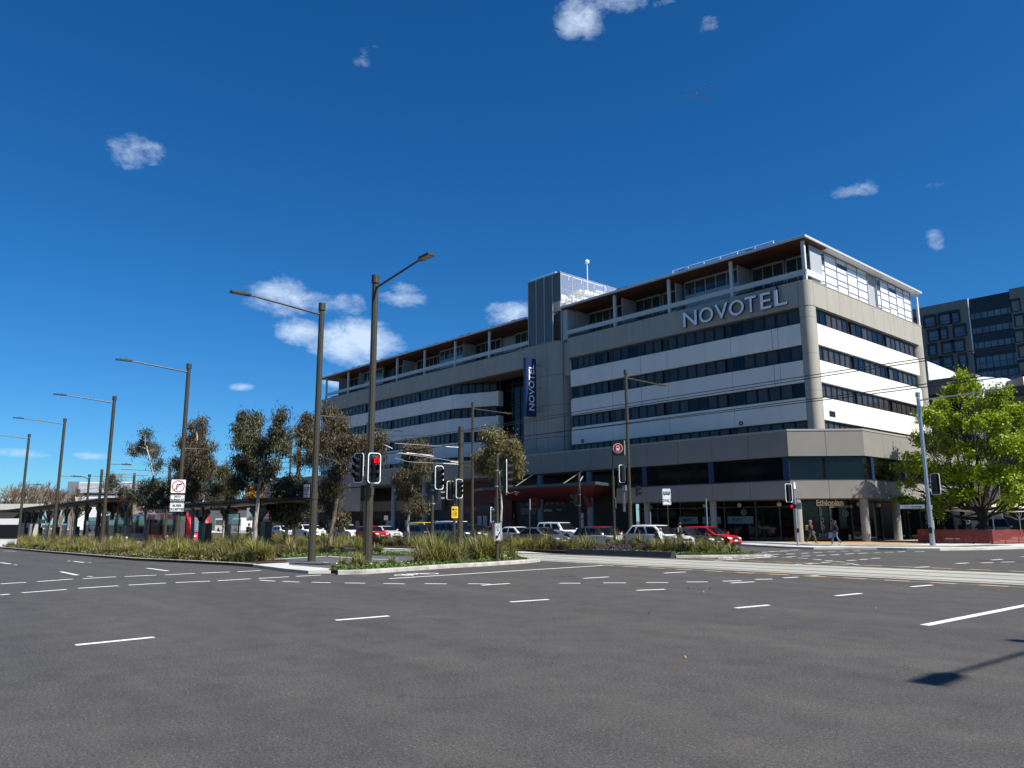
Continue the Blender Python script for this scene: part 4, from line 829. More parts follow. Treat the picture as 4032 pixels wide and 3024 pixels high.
def no_right(t, q, rt, f):
    b = MB(); b.disc(q(0, .0), f, .385, 32, 0, .325, .003); b.build('red_ring', m_signred, t)
    b = MB(); b.ext([q(-.12, -.23), q(-.06, -.23), q(-.06, .06), q(-.12, .06)], f*.002); b.ext([q(-.12, .06), q(-.06, .06), q(-.03, .1), q(.14, .1), q(.14, .16), q(-.06, .16), q(-.1, .13)], f*.002); b.ext([q(.13, .21), q(.24, .13), q(.13, .05)], f*.002); b.build('arrow', m_signblack, t)
    b = MB(); b.ext([q(-.26, -.22, .008), q(-.22, -.26, .008), q(.26, .22, .008), q(.22, .26, .008)], f*.002); b.build('slash', m_signred, t)
c_ = onX(716, 1915, -51.7); Sx, Sy = -51.72, 16.98
zc = onX(716, 1915, Sx).z; az1 = R(-24)
sg = lambda a: (Sx, Sy, a)
sign('no_right_turn_sign', 'square sign with a red ringed crossed right-turn arrow', .86, .86, (Sx, Sy, zc), az1, no_right, r=.06)
z2 = onX(712, 1961, Sx).z
def tx(lines, size, m=m_signblack, b=.008):
    def dr(t, q, rt, f):
        n_ = len(lines)
        for i, s_ in enumerate(lines): text('lettering', s_, size, q(0, (n_/2-i-.86)*size*1.15), rt, Z, m, t, .002, 'CENTER', b)
    return dr
sign('street_name_plate', 'white plate reading INTO ALINGA ST', .84, .4, (Sx, Sy, z2), az1, tx(['INTO', 'ALINGA ST'], .16), r=.03, edge=m_signblack)
z3 = onX(708, 1997, Sx).z
sign('buses_excepted_sign', 'white plate reading BUSES EXCEPTED', .84, .56, (Sx, Sy, z3), az1, tx(['BUSES', 'EXCEPTED'], .2), r=.05, edge=m_signblack)
p = onX(1226, 1933, -33.0)
sign('give_way_sign', 'white plate, shade put in its colour, reading PEDESTRIANS GIVE WAY TO TRAMS on the nearest lamp', .38, .62, (-33.05, 16.62, p.z-.0), R(-75), tx(['PEDESTRIANS', 'GIVE WAY', 'TO', 'TRAMS'], .085, b=.003), m=mat('sign_shadewhite', (.5, .51, .52), .5), r=.03, edge=m_signblack)  # white plate given a greyer colour for standing in shade
q_ = ongr(1793, 2009, 2.45); pp = (q_.x, q_.y)
def fifteen(t, q, rt, f):
    b = MB(); b.disc(q(0, -.1), f, .15, 28, 0, .13, .003); b.build('ring', m_signblack, t); text('lettering', '15', .2, q(0, -.17), rt, Z, m_signblack, t, .002, 'CENTER', .004)
    b = MB(); b.ext([q(-.16, .11), q(-.02, .11), q(-.02, .24), q(-.16, .24)], f*.002); b.ext([q(.02, .13), q(.15, .13), q(.12, .2), q(.05, .2)], f*.002); b.build('vehicle_symbol', m_signblack, t)
z0 = gz(pp[0])
sp_ = onY(1791, 2017, 30.3)
sign('speed_sign', 'yellow sign with 15 in a ring and small vehicle symbols', .42, .74, (sp_.x, sp_.y, sp_.z), R(-35), fifteen, m=m_yellow, r=.04, pole=(sp_.x-.03, sp_.y+.05, gz(sp_.x), sp_.z+.4))
p = ongr(1971, 2122, 1.55); base = ongr(1957, 1787, 4.87)
def arrow(t, q, rt, f):
    b = MB(); b.ext([q(.08, .02), q(.115, .0), q(-.01, -.24), q(-.045, -.22)], f*.002); b.ext([q(-.09, -.34), q(-.085, -.14), q(.04, -.21)], f*.002); b.build('arrow', m_signblack, t)
    b = MB(); b.disc(q(0, .22), f, .07, 14, 0, .045, .002); b.ext([q(-.06, .06), q(.06, .06), q(.04, .11), q(-.04, .11)], f*.002); b.build('teal_symbol', mat('teal_ink', (.05, .3, .35), .5), t)
sign('arrow_plate', 'tall white plate with down-left arrow low on the signal post', .28, .76, (base.x+.12, base.y-.06, 1.42), R(-50), arrow, r=.03, edge=m_signblack)
q_ = onY(2625, 1956, 43.2)
def tramonly(t, q, rt, f):
    text('lettering', 'ONLY', .3, q(0, -.36), rt, Z, m_signblack, t, .002, 'CENTER', .004); b = MB(); b.ext([q(-.23, .14), q(.23, .14), q(.23, .22), q(-.23, .22)], f*.002)
    for a in (-.21, -.11, -.01, .09, .18): b.ext([q(a, .22), q(a+.04, .22), q(a+.04, .32), q(a, .32)], f*.002)
    b.ext([q(-.25, .31), q(.25, .31), q(.25, .35), q(-.25, .35)], f*.002); b.ext([q(0, .35), q(.02, .35), q(.14, .43), q(.12, .43)], f*.002)
    for a in (-.15, .12): b.disc(q(a, .13), f, .035, 10, h=.002)
    b.build('tram_symbol', m_signblack, t)
sign('tram_only_sign', 'white sign reading ONLY under a black tram symbol', .58, 1.12, (q_.x, q_.y, q_.z), R(-46), tramonly, r=.07, edge=m_signblack, pole=(q_.x, q_.y+.05, 0, q_.z+.4))
# tram stop roundel on its own post
g = ongr(2410, 1740, 6.9); x, y = g.x, g.y
t = thing('tram_stop_sign', 'black flag sign with a red roundel tram emblem on a post', 'sign', (x, y, 0)); MB().cyl((x, y, 0), (x, y, 4.7), .085, .08, 14).cyl((x, y, 4.65), (x, y, 6.9), .05, .045, 10).build('post', m_pole, t, smooth=True)
f = Vector((.55, -.83, 0)).normalized(); rt = Vector((-f.y, f.x, 0)); P0 = onY(2433, 1765, y); P0 = Vector((P0.x, P0.y, P0.z))
def q(a, c_, o=.03): return P0+f*o+rt*a+Z*c_
b = MB(); b.ext([q(-.4, -.47, -.03), q(.38, -.5, -.03), q(.38, .47, -.03), q(-.4, .47, -.03)], f*.06); pl = b.build('flag_plate', m_black, t); MB().ext([q(.4, -.44, -.03), q(.46, -.44, -.03), q(.46, .5, -.03), q(.4, .5, -.03)], f*.05).build('flag_edge', mat('flag_cream', (.4, .38, .28), .5), t)
MB().disc(q(0, .0, .031), f, .31, 32, h=.004).build('white_disc', m_signwhite, pl); MB().disc(q(0, 0, .036), f, .285, 32, h=.004).build('red_disc', mat('roundel_red', (.36, .01, .02), .5), pl)
b = MB(); b.ext([q(a, c_+.03, .041) for a, c_ in rrect(.2, .27, .04)], f*.003); b.build('tram_emblem', m_signwhite, pl); MB().ext([q(a, c_+.07, .045) for a, c_ in rrect(.14, .12, .02)], f*.003).build('emblem_window', mat('roundel_red', (.36, .01, .02)), pl)
b = MB(); b.ext([q(-.1, -.2, .041), q(-.07, -.2, .041), q(-.03, -.13, .041), q(-.06, -.13, .041)], f*.003); b.ext([q(.07, -.2, .041), q(.1, -.2, .041), q(.06, -.13, .041), q(.03, -.13, .041)], f*.003); b.ext([q(-.1, -.17, .041), q(.1, -.17, .041), q(.1, -.155, .041), q(-.1, -.155, .041)], f*.003); b.build('emblem_track', m_signwhite, pl)
def back_sign(px, py0, py1, y, w_, lab, az=R(40), pb=None):
    a = onY(px, py0, y); c_ = onY(px, py1, y); P0 = Vector((a.x, a.y, (a.z+c_.z)/2)); h_ = a.z-c_.z
    f = Vector((math.cos(az), math.sin(az), 0)); rt = Vector((-f.y, f.x, 0)); t = thing('sign_back', lab, 'sign', (P0.x, P0.y, gz(P0.x)), 'backs of street signs')
    MB().ext([P0+rt*u_+Z*v_ for u_, v_ in rrect(w_, h_, .04)], f*.012).build('plate', m_alu, t); MB().cyl((P0.x-f.x*.04, P0.y-f.y*.04, gz(P0.x)), (P0.x-f.x*.04, P0.y-f.y*.04, a.z-.05), .03, n=8).build('post', m_pole, t, smooth=True)
back_sign(2087, 1964, 2008, 36, .5, 'grey back of a tall sign on a thin post beside the big white four-wheel drive'); back_sign(2422, 1960, 2003, 36.5, 1.1, 'wide grey sign back crossing the roundel post', R(45)); 
back_sign(2024, 2022, 2040, 56.5, .55, 'small leaning grey sign back by the internet shop'); back_sign(1000, 2000, 2050, 60, 2.6, 'large grey louvred sign back beside the red bus', R(-40)); back_sign(1520, 2030, 2048, 52.2, .55, 'small parking sign behind the yellow van', R(-60))
for px, py, h, y, lb, mm in ((2560, 2015, 2.6, 52.8, 'thin parking meter post left of the window posters', m_galv), (2780, 1962, 4.0, 52.5, 'tall pale post behind the red hatchback', m_galv), (1240, 2045, 3, 30, 'pale post by the tracks right of the bus', m_galv)):
    p = onY(px, py, y); post('steel_post', lb, 'post', p.x, y, p.z-gz(p.x), .05, mm, 'thin steel posts')
q1 = onY(3607, 1995, 58); x, y = q1.x, 58
t = thing('street_name_sign', 'white finger sign reading Civic Interchange beside the pale pole', 'sign', (-20.9, 57.3, 3.0)); MB().ext([(-22.6, 57.25, q1.z-.14), (-20.85, 56.95, q1.z-.14), (-20.85, 56.95, q1.z+.12), (-22.6, 57.25, q1.z+.12)], (0.01, .04, 0)).build('plate', m_signwhite, t)
text('lettering', '<  Civic  Interchange', .17, (-22.45, 57.2, q1.z-.07), (1.75, -.3, 0), Z, m_signblack, t, .002, b if False else 'LEFT', .002)
# bollards with white bands, benches, seated stuff
for px, py, lb in ((385, 2108, 'bollard with two white bands left of the shelter lamp'), (438, 2105, 'bollard with two white bands right of the shelter lamp'), (499, 2104, 'bollard with white bands in front of the tram doors'), (944, 2103, 'bollard with white bands right of the second shelter')):
    p = ongr(px, py, 1.0); 
    if p.y > 24.5 or p.y < 17: p = onY(px, py, 22.5)
    p.z = gz(p.x); t = thing('bollard', lb, 'bollard', tuple(p), 'banded bollards'); MB().cyl(p, p+Z*(.95), .1, n=14).build('post', m_galv, t, smooth=True); MB().cyl(p+Z*.72, p+Z*.8, .106, n=14).cyl(p+Z*.86, p+Z*.95, .106, n=14).build('white_band', m_signwhite, t, smooth=True)
m_bench = mat('dark_timber', (.04, .033, .026), .7, var=.3, scale=5, stretch=(1, 12, 1))
for (x0, y0, x1, y1), lb in (((-47.2, 21.6, -42.3, 19.4), 'left dark bench wall among the grasses'), ((-42.0, 22.8, -37.9, 21.8), 'right dark bench with pale support by the path'), ((-62.5, 19.5, -59.4, 19.3), 'low bench wall where the dark-clothed person sits')):
    zz = gz(x0)+.12; a, b_ = Vector((x0, y0, zz)), Vector((x1, y1, zz)); d = (b_-a).normalized(); n_ = Vector((-d.y, d.x, 0)); t = thing('bench', lb, 'bench', tuple(a), 'garden benches')
    MB().ext([a+n_*-.3+Z*.38, b_+n_*-.3+Z*.38, b_+n_*.3+Z*.38, a+n_*.3+Z*.38], (0, 0, .08)).build('seat', m_bench, t)
    for k in (.12, .88): c_ = a+(b_-a)*k; MB().ext([c_-d*.2-n_*.25, c_+d*.2-n_*.25, c_+d*.2+n_*.25, c_-d*.2+n_*.25], (0, 0, .38)).build('leg', m_conc, t)
# ================================================================== VEHICLES (local: x forward, y left, z up; built at the origin, then placed)
m_glassc = mat('car_glass', (.005, .006, .008), .04, spec=.22, var=.2); m_head = mat('headlight', (.7, .72, .75), .12, spec=.8); m_tail = mat('taillight', (.35, .01, .01), .25); m_rim = mat('alloy', (.35, .36, .37), .35, .7); m_plate = mat('number_plate', (.7, .7, .66), .5)
m_chrome = mat('chrome', (.5, .5, .5), .15, .9)
def paint(n, c, metal=.0): return mat('paint_'+n, c, .28, metal, var=.02, coat=.9)
def wheels(t, xs, yw, r, wd=.21):
    for x in xs:
        for s in (-1, 1):
            w_ = MB(); w_.cyl((x, s*(yw-wd), r), (x, s*yw, r), r, n=24); w_.cyl((x, s*(yw-wd-.0), r), (x, s*(yw-wd+.02), r), r*.9, n=24); wo = w_.build('wheel', m_rubber, t, bevel=.02, smooth=True)
            c_ = MB(); c_.cyl((x, s*(yw-.01), r), (x, s*(yw+.008), r), r*.66, r*.6, n=20)
            c_.build('rim', m_rim, wo)
            k = MB()
            for i in range(5):
                a = 2*math.pi*i/5+.3; k.cyl((x+r*.42*math.cos(a), s*(yw+.0), r+r*.42*math.sin(a)), (x+r*.42*math.cos(a), s*(yw+.012), r+r*.42*math.sin(a)), r*.14, n=8)
            k.build('rim_gap', m_black, wo)
def car(label, col, kind, group, pm=None, cat='car', detail=True, roofm=None, rails=False):
    K = dict(  # L, W, H, belt, hood z, (base rear, roof rear, roof front, base front), wheel x, r, tail z
        sedan=(4.65, 1.80, 1.44, .93, .80, (-1.78, -1.05, .22, 1.12), (-1.33, 1.40), .33, .98),
        hatch=(4.26, 1.78, 1.47, .93, .84, (-2.02, -1.62, .22, 1.08), (-1.27, 1.36), .33, .95),
        cross=(4.45, 1.83, 1.62, 1.02, .95, (-2.08, -1.62, .22, 1.12), (-1.31, 1.38), .36, 1.02),
        suv=(4.80, 1.86, 1.80, 1.14, 1.10, (-2.28, -2.05, .35, 1.05), (-1.34, 1.42), .41, 1.14),
        oldsedan=(4.55, 1.72, 1.40, .90, .84, (-1.6, -1.15, .10, .85), (-1.25, 1.42), .31, .92),
        van=(5.0, 1.95, 1.95, 1.14, 1.05, (-2.47, -2.42, 1.05, 1.85), (-1.5, 1.55), .35, 1.14),
        panel=(4.5, 1.85, 1.85, 1.12, .98, (-2.22, -2.12, .55, 1.35), (-1.3, 1.4), .33, 1.12),
        ute=(5.2, 1.88, 1.78, 1.12, 1.08, (-.9, -.62, .75, 1.42), (-1.6, 1.6), .40, 1.08))[kind]
    L_, W, H_, belt, hood, (br, rr, rf, bf), wx, r, tz = K; hw = W/2
    t = thing('car' if cat == 'car' else cat.replace(' ', '_'), label, cat, (0, 0, 0), group); m = paint(*col)
    def arch(cx):
        R_ = r+.07; a0 = math.asin((.30-r)/R_) if abs(.30-r) < R_ else 0; n_ = 9
        return [(cx+R_*math.cos(a), r+R_*math.sin(a)) for a in [a0+(math.pi-2*a0)*i/n_ for i in range(n_+1)]]   # front to rear
    f, b_ = L_/2, -L_/2
    poly = [(b_+.02, .34), (b_, .62), (b_+.05, tz-.02), (b_+.14 if kind not in ('hatch', 'cross', 'suv', 'van', 'panel') else b_+.08, tz)]
    if br > b_+.35: poly.append((br-.08, belt+.01))
    poly += [(br+.05, belt), (0, belt), (bf-.05, belt-.01), (bf+.25, belt-.06), (f-.45, hood-.02), (f-.18, hood-.12), (f-.02, .62), (f, .45), (f-.05, .26), (wx[1]+r+.09, .24)]
    poly += [(x, z) for x, z in arch(wx[1]) if z > .3]+[(wx[1]-r-.09, .26), (wx[0]+r+.09, .26)]+[(x, z) for x, z in arch(wx[0]) if z > .3]+[(wx[0]-r-.09, .28)]
    mb = MB(); n_ = len(poly); tap = lambda x, z: hw*(1-.15*(abs(x)/(L_/2))**7)*(1-.03*max(0, .55-z)/.3)*(1 if z < belt-.08 else .965)
    vs = [(x, -tap(x, z), z) for x, z in poly]+[(x, tap(x, z), z) for x, z in poly]
    mb.add(vs, [tuple(range(n_)), tuple(range(n_, 2*n_))[::-1]]+[(i, n_+i, n_+(i+1) % n_, (i+1) % n_) for i in range(n_)])
    body = mb.build('body', m, t, bevel=.045, seg=3, smooth=True)
    w1 = hw*.955; w2 = hw*.76; zr = H_; zb = belt-.03
    A, B_, C_, D_ = (br, w1, zb), (bf, w1, zb), (rf, w2, zr-.03), (rr, w2, zr-.03); mid = ((rr+rf)/2, w2*.98, zr+.01)
    mb = MB(); sd = [A, B_, C_, mid, D_]; vs = [(x, -y, z) for x, y, z in sd]+sd
    mb.add(vs, [(0, 1, 2, 3, 4), (9, 8, 7, 6, 5)]+[(i, 5+i, 5+(i+1) % 5, (i+1) % 5) for i in range(5)])
    cab = mb.build('roof', m if not roofm else paint(*roofm), t, bevel=.06, seg=3, smooth=True)
    def side(s, tt):  # s along, tt up on the side plane
        lo = Vector(A).lerp(Vector(B_), s); hi = Vector(D_).lerp(Vector(C_), s); return lo.lerp(hi, tt)
    nrm = (Vector(B_)-Vector(A)).cross(Vector(D_)-Vector(A)).normalized(); nrm = nrm if nrm.y > 0 else -nrm
    spl = {'sedan': [(.07, .47), (.5, .9)], 'oldsedan': [(.08, .46), (.5, .9)], 'hatch': [(.06, .22), (.24, .55), (.58, .92)], 'cross': [(.06, .24), (.26, .56), (.59, .92)], 'suv': [(.04, .3), (.33, .6), (.63, .92)], 'van': [(.62, .9)], 'panel': [(.6, .9)], 'ute': [(.08, .5), (.54, .92)]}[kind]
    for sg_ in (1, -1):
        for s0, s1 in spl:
            P = [side(s0, .12), side(s1, .12), side(s1-.03, .84), side(s0+.03, .84)]; P = [Vector((q.x, q.y*sg_, q.z))+Vector((nrm.x, nrm.y*sg_, nrm.z))*.004 for q in P]
            MB().ext(P, Vector((nrm.x, nrm.y*sg_, nrm.z))*.008).build('side_window', m_glassc, cab)
    def cross_pane(lo, hi, nm, k=.86, t0=.1, t1=.9):
        lo = Vector(lo); hi = Vector(hi); P = []
        for tt, sg_ in ((t0, -1), (t0, 1), (t1, 1), (t1, -1)): q = lo.lerp(hi, tt); P.append(Vector((q.x, q.y*k*sg_, q.z)))
        n2 = (P[1]-P[0]).cross(P[2]-P[1]).normalized(); n2 = n2 if n2.z > 0 else -n2
        MB().ext([q+n2*.006 for q in P], n2*.008).build(nm, m_glassc, cab)
    cross_pane(B_, C_, 'windscreen', .92, .06, .93); cross_pane(A, D_, 'rear_window', .84, .2, .88)
    if rails: 
        b = MB()
        for s in (-1, 1): b.tube([(rr+.15, s*w2*.86, zr+.0), (rr+.25, s*w2*.86, zr+.07), (rf-.25, s*w2*.86, zr+.07), (rf-.1, s*w2*.86, zr)], .018)
        b.build('roof_rail', m_black if rails == 1 else m_galv, cab)
    wheels(t, wx, hw-.01, r)
    if detail:
        hz = hood-.2
        for s in (-1, 1):
            MB().ext([(f-.16, s*hw*.50, hz-.0), (f-.16, s*hw*.84, hz+.02), (f-.30, s*hw*.93, hz+.10), (f-.2, s*hw*.52, hz+.11)], (.16, -s*.03, -.03)).build('headlight', m_head, t, bevel=.01)
            MB().box(b_-.005, b_+.12, s*hw*.55, s*hw*.88, tz-.28, tz-.1).build('taillight', m_tail, t, bevel=.02)
            MB().box(bf-.28, bf-.12, s*(hw-.02), s*(hw+.16), belt+.01, belt+.15).build('wing_mirror', m, t, bevel=.03)
            for x in (-.55, .42) if kind not in ('van', 'panel') else (.5,): MB().box(x-.1, x+.08, s*(hw-.01), s*(hw+.018), belt-.16, belt-.12).build('door_handle', m_chrome, body)
            sm = MB()
            for x in (-.66, .3, 1.02): sm.box(x, x+.012, s*(hw*.972), s*(hw+.0015), .36, belt-.05)
            sm.box(wx[0]+r+.1, wx[1]-r-.1, s*(hw*.98), s*(hw*1.004), .27, .33); sm.build('door_seam', m_black, body)
        MB().box(f-.1, f+.012, -hw*.45, hw*.45, hz-.08, hz+.04).box(f-.1, f+.006, -hw*.6, hw*.6, .28, .42).build('grille', m_black, t, bevel=.01)
        MB().box(f-.02, f+.02, -.18, .18, .46, .56).build('number_plate', m_plate, t); MB().box(b_-.02, b_+.02, -.18, .18, .62, .74).build('number_plate', m_plate, t)
        MB().box(b_-.01, b_+.1, -hw*.8, hw*.8, .32, .44).build('bumper_trim', m_black, t, bevel=.01)
    return t, L_, W
GC = 'cars queued beside the tram tracks'
def placecar(t, L_, W, frontpx, yside, heading=0.0, zoff=0.0):
    x = onY(frontpx, 2100, yside).x; cx = x-L_/2; t.location = (cx, yside+W/2, gz(cx, yside+.9)+zoff); t.rotation_euler = (0, 0, heading); ABS[t.name] = Vector(t.location); return t
WH = ('white', (.78, .78, .77)); 
CARS = [
 (('white crossover behind the tram only sign', WH, 'cross', GC), 2672, 39.0, {}),
 (('white hatchback with black roof beside the roundel post', WH, 'hatch', GC), 2430, 39.0, dict(roofm=('blackroof', (.02, .02, .022)))),
 (('silver grey sedan low behind the grasses, left of the white hatchback', ('silver', (.16, .17, .175), .5), 'sedan', GC), 2186, 39.0, {}),
 (('dark grey old square sedan between the standing man and red hatchback', ('charcoal', (.035, .04, .045), .3), 'oldsedan', GC), 2796, 42.6, {}),
 (('white sedan with long sloping tail left of the silver one', WH, 'sedan', GC), 2085, 42.6, {}),
 (('big white four-wheel drive with roof rails', WH, 'suv', GC), 2262, 45.6, dict(rails=1)),
 (('bright red hatchback at the head of the queue', ('red', (.5, .008, .012)), 'hatch', GC), 2868, 46.2, {}),
 (('deep red car hidden behind the white hatchback', ('darkred', (.22, .008, .012)), 'hatch', GC), 2436, 45.8, {}),
 (('dark four-wheel drive left of the yellow 15 sign post', ('black', (.02, .022, .027), .3), 'suv', GC), 1832, 39.2, dict(rails=1)),
 (('dark wagon right of the thick tram mast', ('slate', (.04, .045, .05), .3), 'cross', GC), 1905, 42.6, dict(rails=1)),
 (('navy wagon in front of the yellow van', ('navy', (.012, .02, .05), .3), 'cross', GC), 1696, 39.2, dict(rails=1)),
 (('maroon car whose tail light glows beside the white sedan', ('maroon', (.12, .01, .015)), 'sedan', GC), 1985, 47.4, {}),
 (('yellow delivery van behind the young gum tree', ('yellow', (.85, .52, .005)), 'panel', GC), 1698, 47.6, dict(cat='delivery van')),
 (('white delivery van right of the yellow one', WH, 'van', GC), 1822, 47.6, dict(cat='delivery van')),
 (('white wagon with roof rails between the two tall lamp poles', WH, 'cross', GC), 1378, 42.6, dict(rails=2)),
 (('red car half hidden by the tall lamp with red signal', ('red', (.5, .008, .012)), 'hatch', GC), 1478, 42.6, {}),
 (('pale sedan right of the tall red-signal lamp', ('pearl', (.6, .6, .6)), 'sedan', GC), 1535, 46.2, {}),
 (('white wagon left of the nearest lamp pole', WH, 'cross', GC), 1212, 42.6, {}),
 (('white car by the thin pale post', WH, 'sedan', GC), 1152, 46.2, {}),
 (('white hatchback right of the red bus', WH, 'hatch', GC), 1122, 42.6, {}),
 (('dark sedan in front of the red bus', ('black', (.02, .022, .027), .3), 'sedan', GC), 1055, 46.2, {}),
 (('small white car seen past the bus front', WH, 'hatch', GC), 1240, 49.4, {}),
]
for (a, fp, ys, kw) in CARS:
    t, L_, W = car(*a, **{k: v for k, v in kw.items()}); placecar(t, L_, W, fp, ys)
t, L_, W = car('silver van parked under the cafe umbrella on the side street', ('silver', (.3, .32, .33), .4), 'van', 'cars on the side street', cat='delivery van'); p = onY(3925, 2075, 84); t.location = (p.x, 84, 0); t.rotation_euler = (0, 0, R(-70))
t, L_, W = car('small white car seen past the shelter at far left', WH, 'hatch', 'distant cars'); p = onY(110, 2080, 48); t.location = (p.x, 48, 0); t.rotation_euler = (0, 0, R(10))
# --- tram
TR = thing('tram', 'long tram, red front section and dark blue advert sections, at the stop', 'tram', (-88.5, 28.9, gz(-95)), None)
x0t = -85.3; zt = gz(-100)+.15; m_tr = paint('tramred', (.62, .012, .015)); m_tb = paint('tramblue', (.03, .08, .17), .2); m_tg = mat('tram_glass', (.012, .014, .018), .05, spec=.6)
def tsec(xa, xb, m, nm, nose=False):
    y0, y1 = 29.35, 31.95; h = 3.35
    if nose:
        # profile in xz with raked nose
        b = MB(); sec = []
        pf = [(xa, zt+.25), (xb-.1, zt+.25), (xb, zt+.6), (xb-.05, zt+1.15), (xb-.55, zt+2.5), (xb-1.1, zt+3.05), (xb-1.7, zt+h), (xa, zt+h)]
        n_ = len(pf); tp = lambda x: .42*max(0, (x-(xb-1.8))/1.8)**2
        vs = [(x, y0+tp(x), z) for x, z in pf]+[(x, y1-tp(x), z) for x, z in pf]; b.add(vs, [tuple(range(n_)), tuple(range(n_, 2*n_))]+[(i, (i+1) % n_, n_+(i+1) % n_, n_+i) for i in range(n_)])
        o = b.build(nm, m, TR, bevel=.12, seg=3, smooth=True)
    else: o = MB().box(xa, xb, y0, y1, zt+.25, zt+h).build(nm, m, TR, bevel=.15, seg=3, smooth=True)
    return o
sA = tsec(-92.6, x0t, m_tr, 'front_section', True); sB = tsec(-99.2, -93.0, m_tr, 'middle_section')
for xa, xb in ((-106.8, -99.6), (-112.2, -107.2), (-121, -112.6)): sC = tsec(xa, xb, m_tb, 'middle_section'); MB().box(xa+.1, xb-.1, 29.33, 29.4, zt+1.0, zt+2.6).build('window', m_tg, sC); MB().box(xb-.3, xb-.02, 29.28, 29.36, zt+2.9, zt+3.42).build('red_end_strip', m_tr, sC)
for x in (-92.8, -99.4, -107.0, -112.4): MB().box(x-.3, x+.3, 29.5, 31.8, zt+.4, zt+3.3).build('gangway', m_black, TR)
MB().box(-98.6, -93.5, 29.32, 29.4, zt+.9, zt+2.65).build('window', m_tg, sB); MB().box(-92.1, -88.8, 29.32, 29.4, zt+.9, zt+2.65).build('window', m_tg, sA); MB().box(-88.3, -87.1, 29.33, 29.5, zt+1.25, zt+2.6).build('cab_window', m_tg, sA)
MB().add([(x0t+.03, 29.85, zt+1.3), (x0t+.03, 31.45, zt+1.3), (x0t-.52, 31.35, zt+2.75), (x0t-.52, 29.95, zt+2.75)], [(0, 1, 2, 3)]).build('windscreen', mat('tram_screen', (.1, .16, .18), .05), sA, recalc=False)
for y in (29.9, 31.2): MB().box(x0t-.02, x0t+.06, y, y+.35, zt+.75, zt+.95).build('headlight', m_head, sA)
MB().box(-106, -104, 30.1, 31.2, zt+3.35, zt+3.6).tube([(-105, 30.6, zt+3.6), (-104, 30.6, zt+3.9), (-105.2, 30.6, zt+4.3)], .04).tube([(-105.2, 30.0, zt+4.3), (-105.2, 31.2, zt+4.3)], .04).build('pantograph', m_galv, TR)
text('advert_word', 'ULTRA', 1.3, (-112.0, 29.31, zt+1.2), (1, 0, 0), Z, mat('advert_grey', (.2, .23, .26), .5), TR, .004, bold=.02, sx=.9); text('advert_word', '92', .7, (-106.4, 29.31, zt+2.1), (1, 0, 0), Z, MATS['advert_grey'], TR, .004, bold=.02); text('advert_word', '54', .7, (-106.4, 29.31, zt+.9), (1, 0, 0), Z, MATS['advert_grey'], TR, .004, bold=.02)
for x in (-89, -96, -103, -110, -117):
    for s in (29.8, 31.4): MB().cyl((x, s, zt+.25), (x, s+.1, zt+.25), .3, n=16).build('wheel', m_rubber, TR)
# --- buses
def bus(label, colm, x0, x1, y, stripe=True, h=3.05):
    z0 = gz((x0+x1)/2, y); t = thing('bus', label, 'bus', ((x0+x1)/2, y, z0), 'buses behind the trees')
    bd = MB().box(x0, x1, y, y+2.5, z0+.35, z0+h).build('body', colm, t, bevel=.15, seg=3, smooth=True); wn = max(1, int((x1-x0)/1.6))
    for i in range(wn): a = x0+.3+(x1-x0-.6)*i/wn; MB().box(a+.02, a+(x1-x0-.6)/wn-.02, y-.02, y+.03, z0+1.35, z0+2.45).build('window', m_glassc, bd)
    if stripe:
        b = MB(); b.ext([(x0+.3, y-.012, z0+.5), (x0+6, y-.012, z0+1.3), (x1-.5, y-.012, z0+1.3), (x1-.5, y-.012, z0+.8), (x0+5, y-.012, z0+.6)], (0, .02, 0)); b.build('white_swoosh', m_white, bd)
        MB().box(x1-.04, x1+.02, y+.3, y+2.2, z0+1.2, z0+2.5).build('windscreen', m_glassc, bd)
    for x in (x0+2, x1-2.4): MB().cyl((x, y-.02, z0+.48), (x, y+.2, z0+.48), .48, n=20).build('wheel', m_rubber, t)
    return t
xa, xb = onY(983, 2040, 50).x, onY(1300, 2045, 50).x
bus('red bus with a white swoosh behind the pale gum trunk', paint('busred', (.55, .03, .02)), xa, xa+11.8, 50.4)
xa = onY(345, 2070, 44).x; bus('maroon bus glimpsed through the tram shelter', paint('busmaroon', (.13, .015, .05)), xa, xa+9, 44, False, 3.2)
xa = onY(905, 2080, 60).x; bus('white and teal bus end between the shelter and the red bus', paint('buswhite', (.6, .62, .63)), xa-8, onY(948, 2080, 60).x, 60, False, 2.8)

